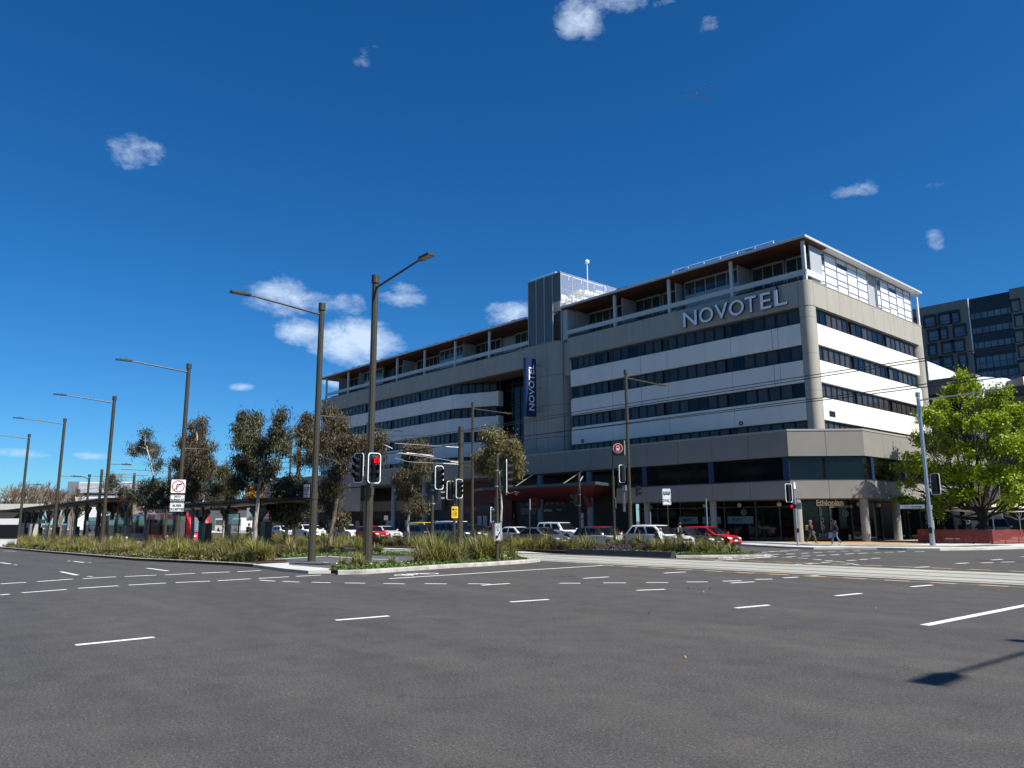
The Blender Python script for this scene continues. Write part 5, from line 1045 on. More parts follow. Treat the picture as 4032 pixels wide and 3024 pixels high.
# ================================================================== TRAM SHELTERS
m_shel = mat('shelter_dark', (.012, .011, .01), .5); m_rust = mat('shelter_soffit', (.12, .06, .025), .6, var=.2, scale=3, stretch=(.2, 4, 1)); m_cglass = mat('clear_glass', (.55, .6, .58), .02, trans=.92, var=.02)
def shelter(label, xa, xb, ya, yb, h, tip=0):
    xm = (xa+xb)/2; z0 = gz(xm); t = thing('tram_shelter', label, 'shelter', (xm, (ya+yb)/2, z0), 'tram stop shelters'); H_ = h
    P = [(xa, ya, H_+gz(xa)), (xb, ya, H_+gz(xb)), (xb+tip, (ya+yb)/2+.6, H_+gz(xb)+.02), (xb, yb, H_+gz(xb)), (xa, yb, H_+gz(xa))]
    ro = MB().ext(P, (0, 0, .14)).build('roof', m_shel, t); cx_, cy_ = xm, (ya+yb)/2
    Q = [(x_+(.5 if x_ < xm else -.5), y_+(.4 if y_ < cy_ else -.4), z_-.02) for x_, y_, z_ in P]; MB().ext([Vector(q) for q in Q], (0, 0, -.1)).build('soffit', m_rust, ro)
    n_ = int((xb-xa)/5.2); 
    for i in range(n_):
        x = xa+2.6+(xb-xa-5.2)*i/max(1, n_-1); z = gz(x); yc = (ya+yb)/2
        MB().box(x-.35, x+.35, yc-.12, yc+.12, z, z+H_-.5).ext([(x-.35, yc-.12, z+H_-1.2), (x+.35, yc-.12, z+H_-1.2), (x+1.5, yc-.12, z+H_-.55), (x+1.2, yc-.12, z+H_-.35), (x-1.2, yc-.12, z+H_-.35), (x-1.5, yc-.12, z+H_-.55)], (0, .24, 0)).box(x-.06, x+.06, yc-.1, yc+.1, z+H_-.5, z+H_).build('column', m_shel, t)
        if i % 2 == 0:
            g_ = MB().box(x+.9, x+3.2, yc-.5, yc-.47, z+.5, z+2.7).build('glass_panel', m_cglass, t); MB().box(x+.86, x+.92, yc-.52, yc-.45, z+.2, z+2.75).box(x+3.18, x+3.24, yc-.52, yc-.45, z+.2, z+2.75).box(x+.9, x+3.2, yc-.52, yc-.45, z+2.7, z+2.76).build('glass_frame', m_shel, g_)
            MB().box(x+1.0, x+3.0, yc+.2, yc+.65, z+.45, z+.55).box(x+1.1, x+1.2, yc+.3, yc+.5, z, z+.45).box(x+2.8, x+2.9, yc+.3, yc+.5, z, z+.45).build('seat', m_bench, t)
        else: MB().box(x+1.2, x+2.0, yc-.4, yc+.1, z, z+2.1).build('ticket_machine', mat('machine_grey', (.014, .014, .014), .4), t, bevel=.03)
    MB().box(xm-3, xm, ya+.9, ya+1.0, z0+2.55, z0+3.1).build('info_screen', m_black, t)
    return t
shelter('long dark tram shelter at the left edge behind the grasses', -152, -86.5, 21.2, 27.0, 4.75, 3)
shelter('shorter tram shelter with brown soffit behind the seated person', -71, -49.5, 20.8, 24.6, 3.45, 4.5)
pf = MB(); pf.box(-160, -48, 21.6, 25.2, -.2, .32); struct(pf, 'platform', m_conc, drape=True)

# ================================================================== PEOPLE
m_skin = mat('skin', (.42, .22, .14), .6, var=.06)
def skin_obj(name, pts, edges, rad, m, parent, sub=1):
    me = bpy.data.meshes.new(name); me.from_pydata([tuple(p) for p in pts], edges, []); me.materials.append(m); o = bpy.data.objects.new(name, me); C.objects.link(o); o.parent = parent
    sk = o.modifiers.new('skin', 'SKIN'); sk.use_smooth_shade = True
    for i, v in enumerate(me.skin_vertices[0].data): v.radius = (rad[i], rad[i]); v.use_root = (i == 0)
    ss = o.modifiers.new('sub', 'SUBSURF'); ss.levels = sub; ss.render_levels = sub; return o
def person(label, loc, heading, top, legs, shoes, hair, pose='stand', skin=None, longtop=False, extras=None, h=1.75, group=None, hairlen=.0):
    t = thing('person', label, 'person', (0, 0, 0), group); s = h/1.75; sk_ = skin or m_skin
    hip = .93 if pose != 'sit' else .47
    W_ = dict(pel=(0, 0, hip), wa=(0, 0, hip+.17), ch=(.01, 0, hip+.36), nk=(.0, 0, hip+.53), n2=(.015, 0, hip+.6), hd=(.03, 0, hip+.68), ht=(.02, 0, hip+.77))
    J = {}
    for sd, y in (('l', 1), ('r', -1)):
        J['sh'+sd] = (.0, y*.17, hip+.49)
        st = {'walk': .22, 'stand': .0, 'sit': 0}[pose]*y
        if pose == 'sit': J['kn'+sd] = (.43, y*.11, .48); J['an'+sd] = (.45, y*.11, .09); J['to'+sd] = (.6, y*.12, .05)
        elif pose == 'walk': J['kn'+sd] = (st*.75+.08, y*.09, .5); J['an'+sd] = (st*1.35-(.06 if y < 0 else 0), y*.08, .1+(.05 if y < 0 else 0)); J['to'+sd] = (st*1.35+.14, y*.09, .04)
        else: J['kn'+sd] = (.02, y*.1, .5); J['an'+sd] = (-.02, y*.1, .09); J['to'+sd] = (.12, y*.12, .04)
        J['hp'+sd] = (0, y*.09, hip-.02)
        if pose == 'sit': J['el'+sd] = (.12, y*.25, hip+.25); J['wr'+sd] = (.34, y*.15, hip+.2)
        elif pose == 'cross': pass
        elif pose == 'walk': J['el'+sd] = (-st*.5-.02, y*.24, hip+.21); J['wr'+sd] = (-st*.8+.1, y*.23, hip-.02)
        else: J['el'+sd] = (-.03, y*.24, hip+.22); J['wr'+sd] = (.15, y*.13, hip+.12)
    ks = ['pel', 'wa', 'ch', 'nk', 'n2', 'hd', 'ht']; P = [W_[k] for k in ks]; Rd = [.13, .12, .14, .06, .055, .095, .075]; E = [(0, 1), (1, 2), (2, 3), (3, 4), (4, 5), (5, 6)]
    def ad(p, r, frm): P.append(p); Rd.append(r); E.append((frm, len(P)-1)); return len(P)-1
    fc = ad((.125, 0, hip+.665), .014, 5)                                     # nose
    for y in (-1, 1): ad((.02, y*.085, hip+.675), .014, 5)
    for sd, y in (('l', 1), ('r', -1)):
        a = ad(J['sh'+sd], .055, 2); a = ad(J['el'+sd], .042, a); a = ad(J['wr'+sd], .03, a); w0 = Vector(J['wr'+sd]); d = (w0-Vector(J['el'+sd])).normalized(); pl = w0+d*.07; a = ad(tuple(pl), .034, a); sv = Vector((0, 0, 1)).cross(d).normalized() if abs(d.z) < .9 else Vector((1, 0, 0))
        for k in range(4): q = pl+d*.04+sv*(.02*(k-1.5)); b1 = ad(tuple(q), .01, a); ad(tuple(q+d*(.045+.008*(k in (1, 2)))+Vector((.01, 0, -.012))), .008, b1)
        ad(tuple(pl+sv*.045-d*.01), .011, a)
        a = ad(J['hp'+sd], .085, 0); a = ad(J['kn'+sd], .06, a); a = ad(J['an'+sd], .04, a); ad(J['to'+sd], .035, a)
    body = skin_obj('body', P, E, Rd, sk_, t)
    # clothes
    P = [W_['pel'], W_['wa'], W_['ch'], (0, 0, hip+.5)]; Rd = [.165, .15, .165, .085]; E = [(0, 1), (1, 2), (2, 3)]
    if longtop: P[0] = (0, 0, hip-.12); Rd[0] = .18
    for sd in 'lr': a = ad(J['sh'+sd], .07, 2); a = ad(J['el'+sd], .058, a); ad(tuple(Vector(J['wr'+sd])*.97+Vector(J['el'+sd])*.03), .043, a)
    skin_obj('jacket', P, E, Rd, top, body)
    P = [(0, 0, hip)]; Rd = [.15]; E = []
    for sd in 'lr': a = ad(J['hp'+sd], .1, 0); a = ad(J['kn'+sd], .075, a); ad(J['an'+sd], .062, a)
    skin_obj('trousers', P, E, Rd, legs, body)
    for sd in 'lr': q = Vector(J['an'+sd]); q.z = max(.05, q.z-.04); skin_obj('shoe', [q+Vector((-.06, 0, 0)), q+Vector((.03, 0, 0)), Vector(J['to'+sd])+Vector((.05, 0, 0))], [(0, 1), (1, 2)], [.045, .05, .035], shoes, body)
    hb = MB(); hb.sph((.005, 0, hip+.72), .108, 14, 10, sc=(1.02, .9, .86)); 
    if hairlen: hb.sph((-.05, 0, hip+.62), .1, 12, 8, sc=(.6, .85, 1+hairlen))
    hb.build('hair', hair, body, smooth=True)
    fe = MB()
    for y in (-.032, .032): fe.sph((.115, y, hip+.695), .012, 8, 6)
    fe.build('eye', m_black, body); MB().box(.112, .122, -.025, .025, hip+.615, hip+.625).build('mouth', mat('lips', (.25, .08, .07), .6), body)
    if extras: extras(t, J, hip)
    t.location = loc; t.rotation_euler = (0, 0, heading); t.scale = (s, s, s); return t
m_cb = mat('cloth_black', (.012, .012, .014), .85, var=.2, scale=8); m_den = mat('denim', (.09, .16, .2), .85, var=.15, scale=9); m_ol = mat('cloth_olive', (.1, .09, .06), .85, var=.2, scale=8); m_kh = mat('cloth_khaki', (.35, .26, .18), .85); m_wc = mat('cloth_white', (.7, .7, .7), .85, var=.05); m_hd = mat('hair_dark', (.02, .014, .01), .6); m_hg = mat('hair_grey', (.22, .21, .2), .7); m_hbl = mat('hair_blond', (.35, .24, .14), .6); m_teal = mat('cloth_teal', (.01, .12, .1), .8); m_shw = mat('shoe_white', (.6, .6, .58), .6)
m_tanb = mat('bag_tan', (.62, .36, .1), .7, var=.1)
def pack(m, z=.36, big=1):
    def f(t, J, hip):
        MB().box(-.33*big, -.13, -.15, .15, hip+.08, hip+.08+z).build('backpack', m, t, bevel=.03, seg=3); b = MB()
        for y in (-.1, .1): b.tube([(-.15, y, hip+.4), (-.02, y, hip+.53), (.14, y, hip+.42), (.13, y, hip+.2), (-.12, y, hip+.12)], .014)
        b.build('strap', m, t)
    return f
g = onZ(3196, 2141.5, .13); person('walking person in dark jacket with a tan square backpack and grey cap', (g.x, g.y, .13), R(10), m_cb, m_ol, m_shw, m_hg, 'walk', extras=pack(m_tanb))
def bagw(t, J, hip):
    w_ = Vector(J['wrr']); MB().ext([w_+Vector((-.14, 0, -.02)), w_+Vector((.14, 0, -.02)), w_+Vector((.17, 0, -.42)), w_+Vector((-.17, 0, -.42))], (0, -.06, 0)).build('shopping_bag', mat('bag_lilac', (.5, .45, .65), .6), t)
g = onZ(3294, 2147, .13); person('walking person in long black coat and jeans carrying a pale bag', (g.x, g.y, .13), R(215), m_cb, m_den, m_shw, m_hd, 'walk', longtop=True, extras=bagw, h=1.72, hairlen=.5)
def stripe(t, J, hip): MB().tube([Vector(J['shl'])+Vector((0, .075, .02)), Vector(J['ell'])+Vector((0, .065, .02))], .012).build('sleeve_stripe', m_wc, t)
g = onY(2692, 2058, 39.0); person('standing man with short dark hair, black track jacket and khaki trousers', (g.x, 38.6, gz(g.x, 38.6)), R(-170), m_cb, m_kh, m_cb, m_hd, 'stand', extras=stripe, h=1.8)
g = onY(2615, 2087, 38.8); person('bent figure in a white hooded top with an olive backpack', (g.x, 38.4, gz(g.x, 38.4)), R(0), m_wc, m_kh, m_cb, m_hbl, 'walk', extras=pack(m_ol, .45, 1.3), h=1.45)
g = onX(807, 2100, -60.6); person('dark-clothed person sitting on the low bench wall', (-60.6, 19.35, gz(-60)+.12), R(200), mat('cloth_navy', (.01, .014, .03), .85), m_cb, m_cb, m_hd, 'sit')
for i, (px, yy, tp, hr, lb, st, hl) in enumerate(((3651, 66.3, m_cb, m_hd, 'diner in black with auburn hair, just left of the pale pole', 'sit', .3), (3698, 66.4, m_cb, m_hbl, 'long fair haired diner in black right of the pale pole', 'sit', .8), (3785, 66.6, m_cb, m_hd, 'tallest dark-clothed diner in front of the cream wall', 'stand', 0), (3817, 66.5, m_teal, m_hg, 'white haired diner in a teal top', 'sit', 0), (3858, 66.6, m_cb, m_hd, 'dark-clothed diner right beside the tree trunk', 'sit', 0))):
    p = onY(px, 2080, yy); person(lb, (p.x, yy, .13+(.42 if st == 'sit' else 0)), R(-60+70*i), tp, m_cb, m_cb, hr, 'sit' if st == 'sit' else 'stand', group='cafe diners behind the red fence', hairlen=hl, h=1.75 if st == 'sit' else 1.65)
    if st == 'sit':
        t = thing('chair', ['stool under the auburn haired diner', 'stool under the fair haired diner', '', 'stool under the teal-topped diner', 'stool under the diner by the trunk'][i], 'stool', (p.x, yy, .13), 'cafe stools'); MB().box(p.x-.2, p.x+.2, yy-.2, yy+.2, .78, .82).build('seat', m_bench, t)
        for dx in (-.17, .17):
            for dy in (-.17, .17): MB().cyl((p.x+dx, yy+dy, .13), (p.x+dx, yy+dy, .78), .018, n=6).build('leg', m_black, t)
for px, lb in ((948, 'person in black waiting beside the second shelter'), (1290/1.0, '')):
    if lb: p = onY(px, 2080, 27.0); p = onY(980, 2085, 24.8); person(lb, (p.x, 24.8, gz(p.x)+.3), R(-60), m_cb, m_cb, m_cb, m_hd, 'stand')
# ================================================================== TREES
def leaves(centres, radii, n, ll, lw, droop, seed, k=20, sig=.235, flat=.0):
    """leaf cards in drooping clumps through the ellipsoids; returns V,F"""
    g = np.random.default_rng(seed); C_ = np.array(centres, float); Rr = np.array(radii, float); vol = Rr[:, 0]*Rr[:, 1]*Rr[:, 2]; pr = vol**.75/np.sum(vol**.75)
    sub = []; wts = []
    for c, r, q in zip(C_, Rr, pr):
        kk = max(5, int(k*(r.mean()/1.2)**1.6)); d = g.normal(size=(kk, 3)); d /= np.linalg.norm(d, axis=1)[:, None]; rad = g.random(kk)**.45
        sub.append(c+d*rad[:, None]*r*.86); wts += [q/kk]*kk
    sub = np.vstack(sub); wts = np.array(wts)*g.uniform(.5, 1.5, len(wts)); wts /= wts.sum()
    idx = g.choice(len(sub), n, p=wts); sz = sig*g.uniform(.6, 1.3, len(sub))
    off = g.normal(size=(n, 3))*sz[idx][:, None]; off[:, 2] -= np.abs(g.normal(size=n))*sig*droop*.8
    P = sub[idx]+off; d = g.normal(size=(n, 3)); d[:, 2] -= droop*2.2; d /= np.linalg.norm(d, axis=1)[:, None]; u = np.cross(d, g.normal(size=(n, 3))); u /= np.linalg.norm(u, axis=1)[:, None]
    if flat: u[:, 2] *= (1-flat)
    L_ = ll*g.uniform(.6, 1.35, n)[:, None]; W_ = lw*g.uniform(.7, 1.3, n)[:, None]
    V = np.stack([P, P+d*L_*.45+u*W_*.5, P+d*L_, P+d*L_*.45-u*W_*.5], 1).reshape(-1, 3); return V, np.arange(4*n).reshape(-1, 4)
def limb(mb, a, b_, r0, r1, n=5, wob=.12, seed=0, seg=7):
    g = random.Random(seed); a, b_ = Vector(a), Vector(b_); L_ = (b_-a).length; pts = [a]
    for i in range(1, n+1):
        t = i/n; q = a.lerp(b_, t); q.z += math.sin(t*math.pi)*L_*-.06
        if i < n: q += Vector((g.uniform(-1, 1), g.uniform(-1, 1), g.uniform(-.5, .5)))*wob*L_*.35
        pts.append(q)
    for i in range(n): mb.cyl(pts[i], pts[i+1], r0+(r1-r0)*i/n, r0+(r1-r0)*(i+1)/n, seg, caps=False)
    return pts
m_gum = [mat('gum_leaf_a', (.045, .056, .022), .55, island=.5, scale=.6, isl2=(.085, .075, .038), spec=.4, transl=.2), mat('gum_leaf_b', (.055, .058, .024), .55, island=.5, scale=.6, isl2=(.125, .085, .045), spec=.4, transl=.2), mat('gum_leaf_c', (.1, .115, .03), .55, island=.45, scale=.6, isl2=(.19, .14, .06), spec=.4, transl=.2), mat('gum_leaf_d', (.05, .062, .04), .55, island=.4, scale=.6, isl2=(.08, .08, .05), spec=.4, transl=.2)]
GG = 'gum trees of the median'
def gum(label, Y, trunk, blobs, mi, n, r0=.16, ll=.22, lw=.058, seed=1, tm=None, group=GG, droop=.9, dens=1.0, depth=.9, name='gum_tree'):
    T_ = [onY(px, py, Y) for px, py in trunk]; base = T_[0].copy(); base.z = gz(base.x, Y); g = random.Random(seed)
    t = thing(name, label, 'tree', tuple(base), group); mb = MB(); pts = [base]+T_[1:] if T_[0].z < .6 else [base]+T_
    k = len(pts); rs = [r0*(1-.62*i/(k-1)) for i in range(k)]
    # refine the trunk with small bends
    P2 = []; R2 = []
    for i in range(k-1):
        for j in range(3): q = pts[i].lerp(pts[i+1], j/3); q += Vector((g.uniform(-1, 1), g.uniform(-1, 1), 0))*.05*(1 if j else 0); P2.append(q); R2.append(rs[i]+(rs[i+1]-rs[i])*j/3)
    P2.append(pts[-1]); R2.append(rs[-1])
    for i in range(len(P2)-1): mb.cyl(P2[i], P2[i+1], R2[i], R2[i+1], 9, caps=False)
    cs = []; rr = []
    for (px, py, rx, ry) in blobs:
        dy = g.uniform(-1, 1)*depth; c = onY(px, py, Y+dy); s_ = (c-CV).dot(F0)/FPX; cs.append(tuple(c)); rr.append((rx*s_*.95, rx*s_*.95, ry*s_*.95))
        j = min(range(len(P2)), key=lambda q: (P2[q]-c).length+abs(max(0, P2[q].z-c.z+.4))*2); q0 = P2[j]; pt = limb(mb, q0, c, max(.022, R2[j]*.45), .012, 5, .14, g.random(), 5)
        for q in range(5): limb(mb, pt[2+q % 3], Vector(c)+Vector((g.uniform(-1, 1)*rr[-1][0], g.uniform(-1, 1)*rr[-1][0], g.uniform(-.7, .8)*rr[-1][2])), .014, .006, 3, .2, g.random(), 4)
    mb.build('trunk', tm or m_trunkw, t, smooth=True, recalc=False)
    V, F_ = leaves(cs, rr, int(n*dens*2.1), ll, lw, droop, seed); npmesh('crown', V, F_, m_gum[mi] if isinstance(mi, int) else mi, t); return t
gum('small crooked gum with a bare arm, left of the no right turn lamp', 20.5, [(571, 2110), (575, 1995), (590, 1930), (605, 1874), (590, 1815), (578, 1757)], [(573,1752,58,32),(573,1708,30,26),(534,1762,34,30),(612,1765,28,28),(622,1822,30,28),(600,1905,70,36),(560,1945,70,40),(640,1940,66,44),(600,1975,80,30)], 3, 7500, .12, seed=11)
gum('tall full gum behind the no right turn lamp', 21.5, [(757, 2110), (759, 1992), (765, 1900), (772, 1800), (774, 1700)], [(775,1663,42,34),(771,1712,62,46),(740,1745,50,44),(800,1765,62,46),(763,1812,96,50),(715,1835,44,40),(820,1830,50,44),(775,1866,100,46),(700,1892,46,36),(775,1930,104,46),(845,1905,46,44),(860,1950,40,30)], 1, 12500, .17, seed=12)
gum('broad pale-trunked gum right of the second shelter', 21.0, [(1004, 2110), (1012, 2010), (1020, 1912), (1034, 1830), (1040, 1790)], [(977,1650,58,44),(945,1695,34,56),(986,1731,78,50),(1030,1745,50,46),(1099,1650,34,42),(1094,1710,62,50),(1126,1749,42,30),(959,1800,56,38),(995,1835,80,44),(945,1880,46,36),(1049,1850,50,38),(1090,1812,24,20),(1010,1880,46,30)], 0, 13500, .16, seed=13)
gum('big brown-tinged gum behind the two tall lamp poles', 24.0, [(1302, 2108), (1318, 2010), (1330, 1943), (1341, 1866), (1332, 1790)], [(1216,1654,40,40),(1186,1690,40,34),(1307,1622,50,38),(1330,1664,46,42),(1298,1722,90,52),(1216,1731,58,54),(1375,1753,80,54),(1433,1737,50,44),(1479,1722,46,44),(1490,1775,36,40),(1307,1890,56,50),(1278,1940,56,52),(1334,2034,46,36),(1167,1803,30,28),(1250,1780,60,40),(1360,1810,50,36),(1320,1985,40,36)], 1, 15500, .17, seed=14, tm=mat('pink_bark', (.3, .2, .14), .85, var=.35, scale=2, col2=(.12, .1, .08), stretch=(2, 2, .5), bump=.3))
gum('grey bushy young gum behind the nearest lamp', 24.5, [(1123, 2100), (1126, 2060), (1135, 2000), (1140, 1950)], [(1120,1925,56,44),(1160,1975,60,46),(1095,1985,56,42),(1196,1930,40,38),(1140,2028,60,26),(1200,1985,40,36),(1150,1900,40,30)], 3, 8000, .08, ll=.24, lw=.09, seed=15, droop=.4)
gum('slim two-tiered gum in front of the yellow van', 35.5, [(1607, 2098), (1608, 2040), (1615, 1980), (1626, 1895), (1632, 1800)], [(1640,1765,66,36),(1602,1769,42,36),(1674,1782,42,34),(1624,1815,60,40),(1674,1836,38,32),(1602,1861,42,26),(1560,1880,24,24),(1640,1870,28,32),(1611,1930,44,32),(1636,1968,44,36),(1672,1990,26,24)], 1, 10500, .13, seed=16)
gum('olive leafed gum with a white trunk beside the signal post', 35.5, [(1972, 2100), (1973, 2030), (1971, 1940), (1966, 1860), (1962, 1790)], [(1940,1705,38,28),(1962,1730,56,36),(2012,1752,46,40),(1965,1777,68,34),(1915,1790,44,24),(1896,1823,28,24),(2036,1811,42,38),(2014,1840,46,28),(1982,1811,50,32),(1930,1835,30,24)], 2, 10500, .11, seed=17)
gum('dark green gum between the two full gums', 24.5, [(880, 2100), (882, 2020), (890, 1940), (890, 1870)], [(880,1862,46,36),(905,1920,56,40),(862,1940,44,30),(925,1880,30,30),(900,1960,40,20)], 0, 6000, .12, seed=18)
gum('small gum over the shelter roof end', 24.5, [(462, 2080), (462, 1990), (458, 1930), (455, 1890)], [(452,1888,34,24),(425,1912,26,18),(478,1925,34,22),(460,1990,56,28),(500,2010,36,26)], 3, 4500, .1, seed=19)
gum('autumn coloured tree far behind the shelter', 110, [(1040, 2050), (1040, 1980), (1045, 1930)], [(1062,1925,50,42),(1012,1932,50,38),(985,1960,30,20),(1045,1960,50,24)], mat('autumn_leaf', (.26, .2, .02), .7, island=.5, scale=.3, isl2=(.32, .1, .02)), 4500, .3, ll=.6, lw=.5, seed=20, droop=.1, group='distant trees', name='autumn_tree', tm=m_bark)
gum('distant dark green tree by the grey sign back', 90, [(960, 2060), (960, 2010)], [(958,1985,40,30),(930,2000,30,22)], 0, 2500, .2, ll=.5, lw=.4, seed=21, droop=.1, group='distant trees', name='distant_tree', tm=m_bark)
# dead branch hanging beside the signal
b = MB(); a = onY(1994, 1925, 35); pts = [onY(*q, 35) for q in ((1994, 1925), (2002, 1943), (2012, 1942), (2026, 1936))]; b.tube(pts, [.03, .025, .02, .015], 5)
for q, r_ in (((2026, 1936), (2044, 1940)), ((2026, 1936), (2040, 1946)), ((2026, 1936), (2034, 1952)), ((2026, 1936), (2024, 1950)), ((2026, 1936), (2048, 1938))): b.tube([onY(*q, 35), onY(*r_, 35)], [.014, .006], 4)
b.build('bare_branch', mat('grey_twig', (.3, .24, .2), .9), loc=tuple(a), tagd=('pale bare twig branch in front of the red canopy', 'branch', None))
# --- spring maple on the right
def maple():
    Y = 67.0; T_ = onY(3868, 2095, Y); base = Vector((T_.x, Y, .13)); t = thing('street_tree', 'large bright green street tree standing behind the red fence', 'tree', tuple(base)); mb = MB(); g = random.Random(5)
    top = onY(3866, 2010, Y); mb.cyl(base, (top.x, Y, top.z*.55), .42, .36, 14, caps=False); mb.cyl((top.x, Y, top.z*.55), top, .36, .33, 14, caps=False)
    B_ = [(3800,1492,46,40),(3838,1530,50,36),(3755,1545,60,42),(3700,1590,60,40),(3850,1600,80,50),(3935,1545,56,40),(3960,1600,60,40),(3660,1650,64,44),(3760,1660,90,56),(3900,1670,100,56),(4010,1640,70,50),(3628,1725,50,40),(3710,1750,90,50),(3850,1770,110,60),(3990,1750,90,60),(3590,1800,44,22),(3548,1832,34,18),(3640,1838,90,34),(3780,1860,110,50),(3930,1870,110,50),(4070,1800,90,90),(3570,1905,46,18),(3556,1968,44,14),(3612,1985,46,18),(3690,1965,60,34),(3760,1950,70,30),(4010,1940,80,44),(3960,1985,50,22),(4110,1930,80,60),(3690,2020,34,22),(3800,1935,60,20),(4130,1700,80,80)]
    cs = []; rr = []
    for i, (px, py, rx, ry) in enumerate(B_):
        dy = g.uniform(-3.2, 3.2) if 1560 < py < 1960 else g.uniform(-1.5, 1.5); c = onY(px, py, Y+dy); s_ = (c-CV).dot(F0)/FPX; cs.append(tuple(c)); rr.append((rx*s_*.92, rx*s_*1.05, ry*s_*.92))
        st = base.lerp(top, .62+.38*g.random()); h = .30; pt = limb(mb, st if i % 3 else top, c, .13 if i % 3 == 0 else .085, .02, 7, .07, i, 7)
        for q in range(9): limb(mb, pt[3+q % 5], Vector(c)+Vector((g.uniform(-1, 1)*rr[-1][0]*1.1, g.uniform(-1, 1)*rr[-1][1]*1.1, g.uniform(-.6, 1.0)*rr[-1][2])), .028, .007, 4, .16, i*20+q, 4)
    mb.build('trunk', m_bark, t, smooth=True, recalc=False)
    V, F_ = leaves(cs, rr, 40000, .2, .17, .15, 5, k=34, sig=.2)
    npmesh('crown', V, F_, mat('maple_leaf', (.2, .3, .012), .5, island=.42, scale=.5, isl2=(.34, .4, .02), spec=.35, transl=.35), t)
maple()
# second tree further along the side street
gum('second green street tree further along at the right edge', 84, [(4120, 2100), (4110, 2000), (4100, 1900)], [(4040,1720,40,50),(4080,1780,60,60),(4020,1880,50,50),(4060,1960,60,40),(4100,1850,70,80)], mat('maple_leaf', (.13, .2, .012)), 7000, .3, ll=.26, lw=.22, seed=31, droop=.1, group=None, name='street_tree', tm=m_bark)
# --- bare winter trees at the far left
m_twig = mat('bare_twig', (.2, .145, .1), .95, var=.25, scale=.5); 
def bare(label, px, py0, py1, t_, seed, lean=.25):
    g = random.Random(seed); p = at(px, 2075, t_); base = Vector((p.x, p.y, gz(p.x))); top = at(px, py1, t_); H_ = top.z-base.z; t = thing('bare_tree', label, 'tree', tuple(base), 'leafless trees behind the shelter'); mb = MB()
    def grow(p, d, L_, r, lv):
        q = p+d*L_; r = max(r, .035); mb.cyl(p, q, r, max(.03, r*.7), 5 if lv < 2 else 3, caps=False)
        if lv >= 5: return
        for i in range(3 if lv else 5):
            a = Vector((g.gauss(0, 1), g.gauss(0, 1), g.gauss(0, .5))); nd_ = (d+a*(.38 if lv else .5)+R0*lean*.35+Z*.25).normalized(); grow(p.lerp(q, g.uniform(.6, 1)), nd_, L_*g.uniform(.62, .84), r*.62, lv+1)
    grow(base, Vector((0, 0, 1)), H_*.34, H_*.036, 0); mb.build('branches', m_twig, t, recalc=False); return t
for i, (px, py1, t_, lb) in enumerate(((20, 1905, 150, 'leafless tree at the far left edge'), (75, 1890, 145, 'leafless tree left of the leftmost tall lamp'), (135, 1900, 155, 'leafless brown tree between the two left lamps'), (190, 1895, 150, 'leafless tree filling the gap right of the lamp'), (235, 1905, 160, 'leafless tree behind the third lamp from left'), (280, 1925, 150, 'rightmost leafless tree before the grey office'))): bare(lb, px, 1990, py1, t_, 40+i)
gum('evergreen hedge mass below the leafless trees', 150, [(120, 2070), (120, 2040)], [(40,1985,60,16),(130,1990,70,14),(210,1985,50,16)], 0, 3000, .2, ll=.9, lw=.7, seed=60, droop=.1, group='distant trees', name='distant_tree', tm=m_bark)

# ================================================================== GRASSES
def inpoly(x, y, P):
    c = False; j = len(P)-1
    for i in range(len(P)):
        if (P[i][1] > y) != (P[j][1] > y) and x < (P[j][0]-P[i][0])*(y-P[i][1])/(P[j][1]-P[i][1])+P[i][0]: c = not c
        j = i
    return c
def tussocks(name, label, spots, m, seed, blades=110, hs=1.0, wd=.0085):
    g = np.random.default_rng(seed); Vs = []; Fs = []; nv = 0
    for (x, y, z, h, nb) in spots:
        n_ = nb; az = g.uniform(0, 2*np.pi, n_); rr = np.abs(g.normal(0, .11, n_))*h; tilt = np.abs(g.normal(.55, .3, n_)).clip(.05, 1.3); L_ = h*g.uniform(.7, 1.25, n_); w_ = wd*g.uniform(.7, 1.5, n_)*(1+h*.3)
        dx, dy = np.cos(az), np.sin(az); prev = np.stack([x+dx*rr, y+dy*rr, np.full(n_, z)], 1); side = np.stack([-dy, dx, np.zeros(n_)], 1); rows = [prev.copy()]; a = tilt*.35
        for s in range(4):
            prev = prev+np.stack([np.sin(a)*dx, np.sin(a)*dy, np.cos(a)], 1)*(L_/4)[:, None]; rows.append(prev.copy()); a = a+tilt*.62+.08
        k = len(rows); V = []
        for i, r_ in enumerate(rows): ww = (w_*(1-.85*(i/(k-1))**1.5))[:, None]; V += [r_-side*ww, r_+side*ww]
        V = np.stack(V, 1); Vs.append(V.reshape(-1, 3)); b0 = nv+np.arange(n_)[:, None]*(2*k)
        for i in range(k-1): Fs.append((b0+np.array([2*i, 2*i+1, 2*i+3, 2*i+2])).reshape(-1, 4))
        nv += n_*2*k
    o = npmesh(name, np.vstack(Vs), np.vstack(Fs), m, loc=spots[0][:3]); o['kind'] = 'stuff'; tag(o, label, 'grass'); return o
m_gr = mat('tussock_blade', (.11, .125, .02), .55, island=.5, scale=.35, isl2=(.25, .225, .06), spec=.35); m_grd = mat('tussock_straw', (.26, .2, .08), .7, island=.4, scale=.5, isl2=(.14, .14, .04)); m_grb = mat('tussock_brown', (.09, .07, .035), .7, island=.45, scale=.5, isl2=(.06, .075, .025))
g = random.Random(9)
BED1 = [(-118, 13.3), (-88, 13.3), (-67, 13.1), (-55, 13.2), (-45, 13.3), (-40, 13.9), (-35.2, 14.5), (-34.2, 15.4), (-37.0, 16.9), (-39.4, 18.3), (-38.2, 21.2), (-37.6, 24.6), (-52, 24.6), (-52, 20.2), (-118, 20.4)]
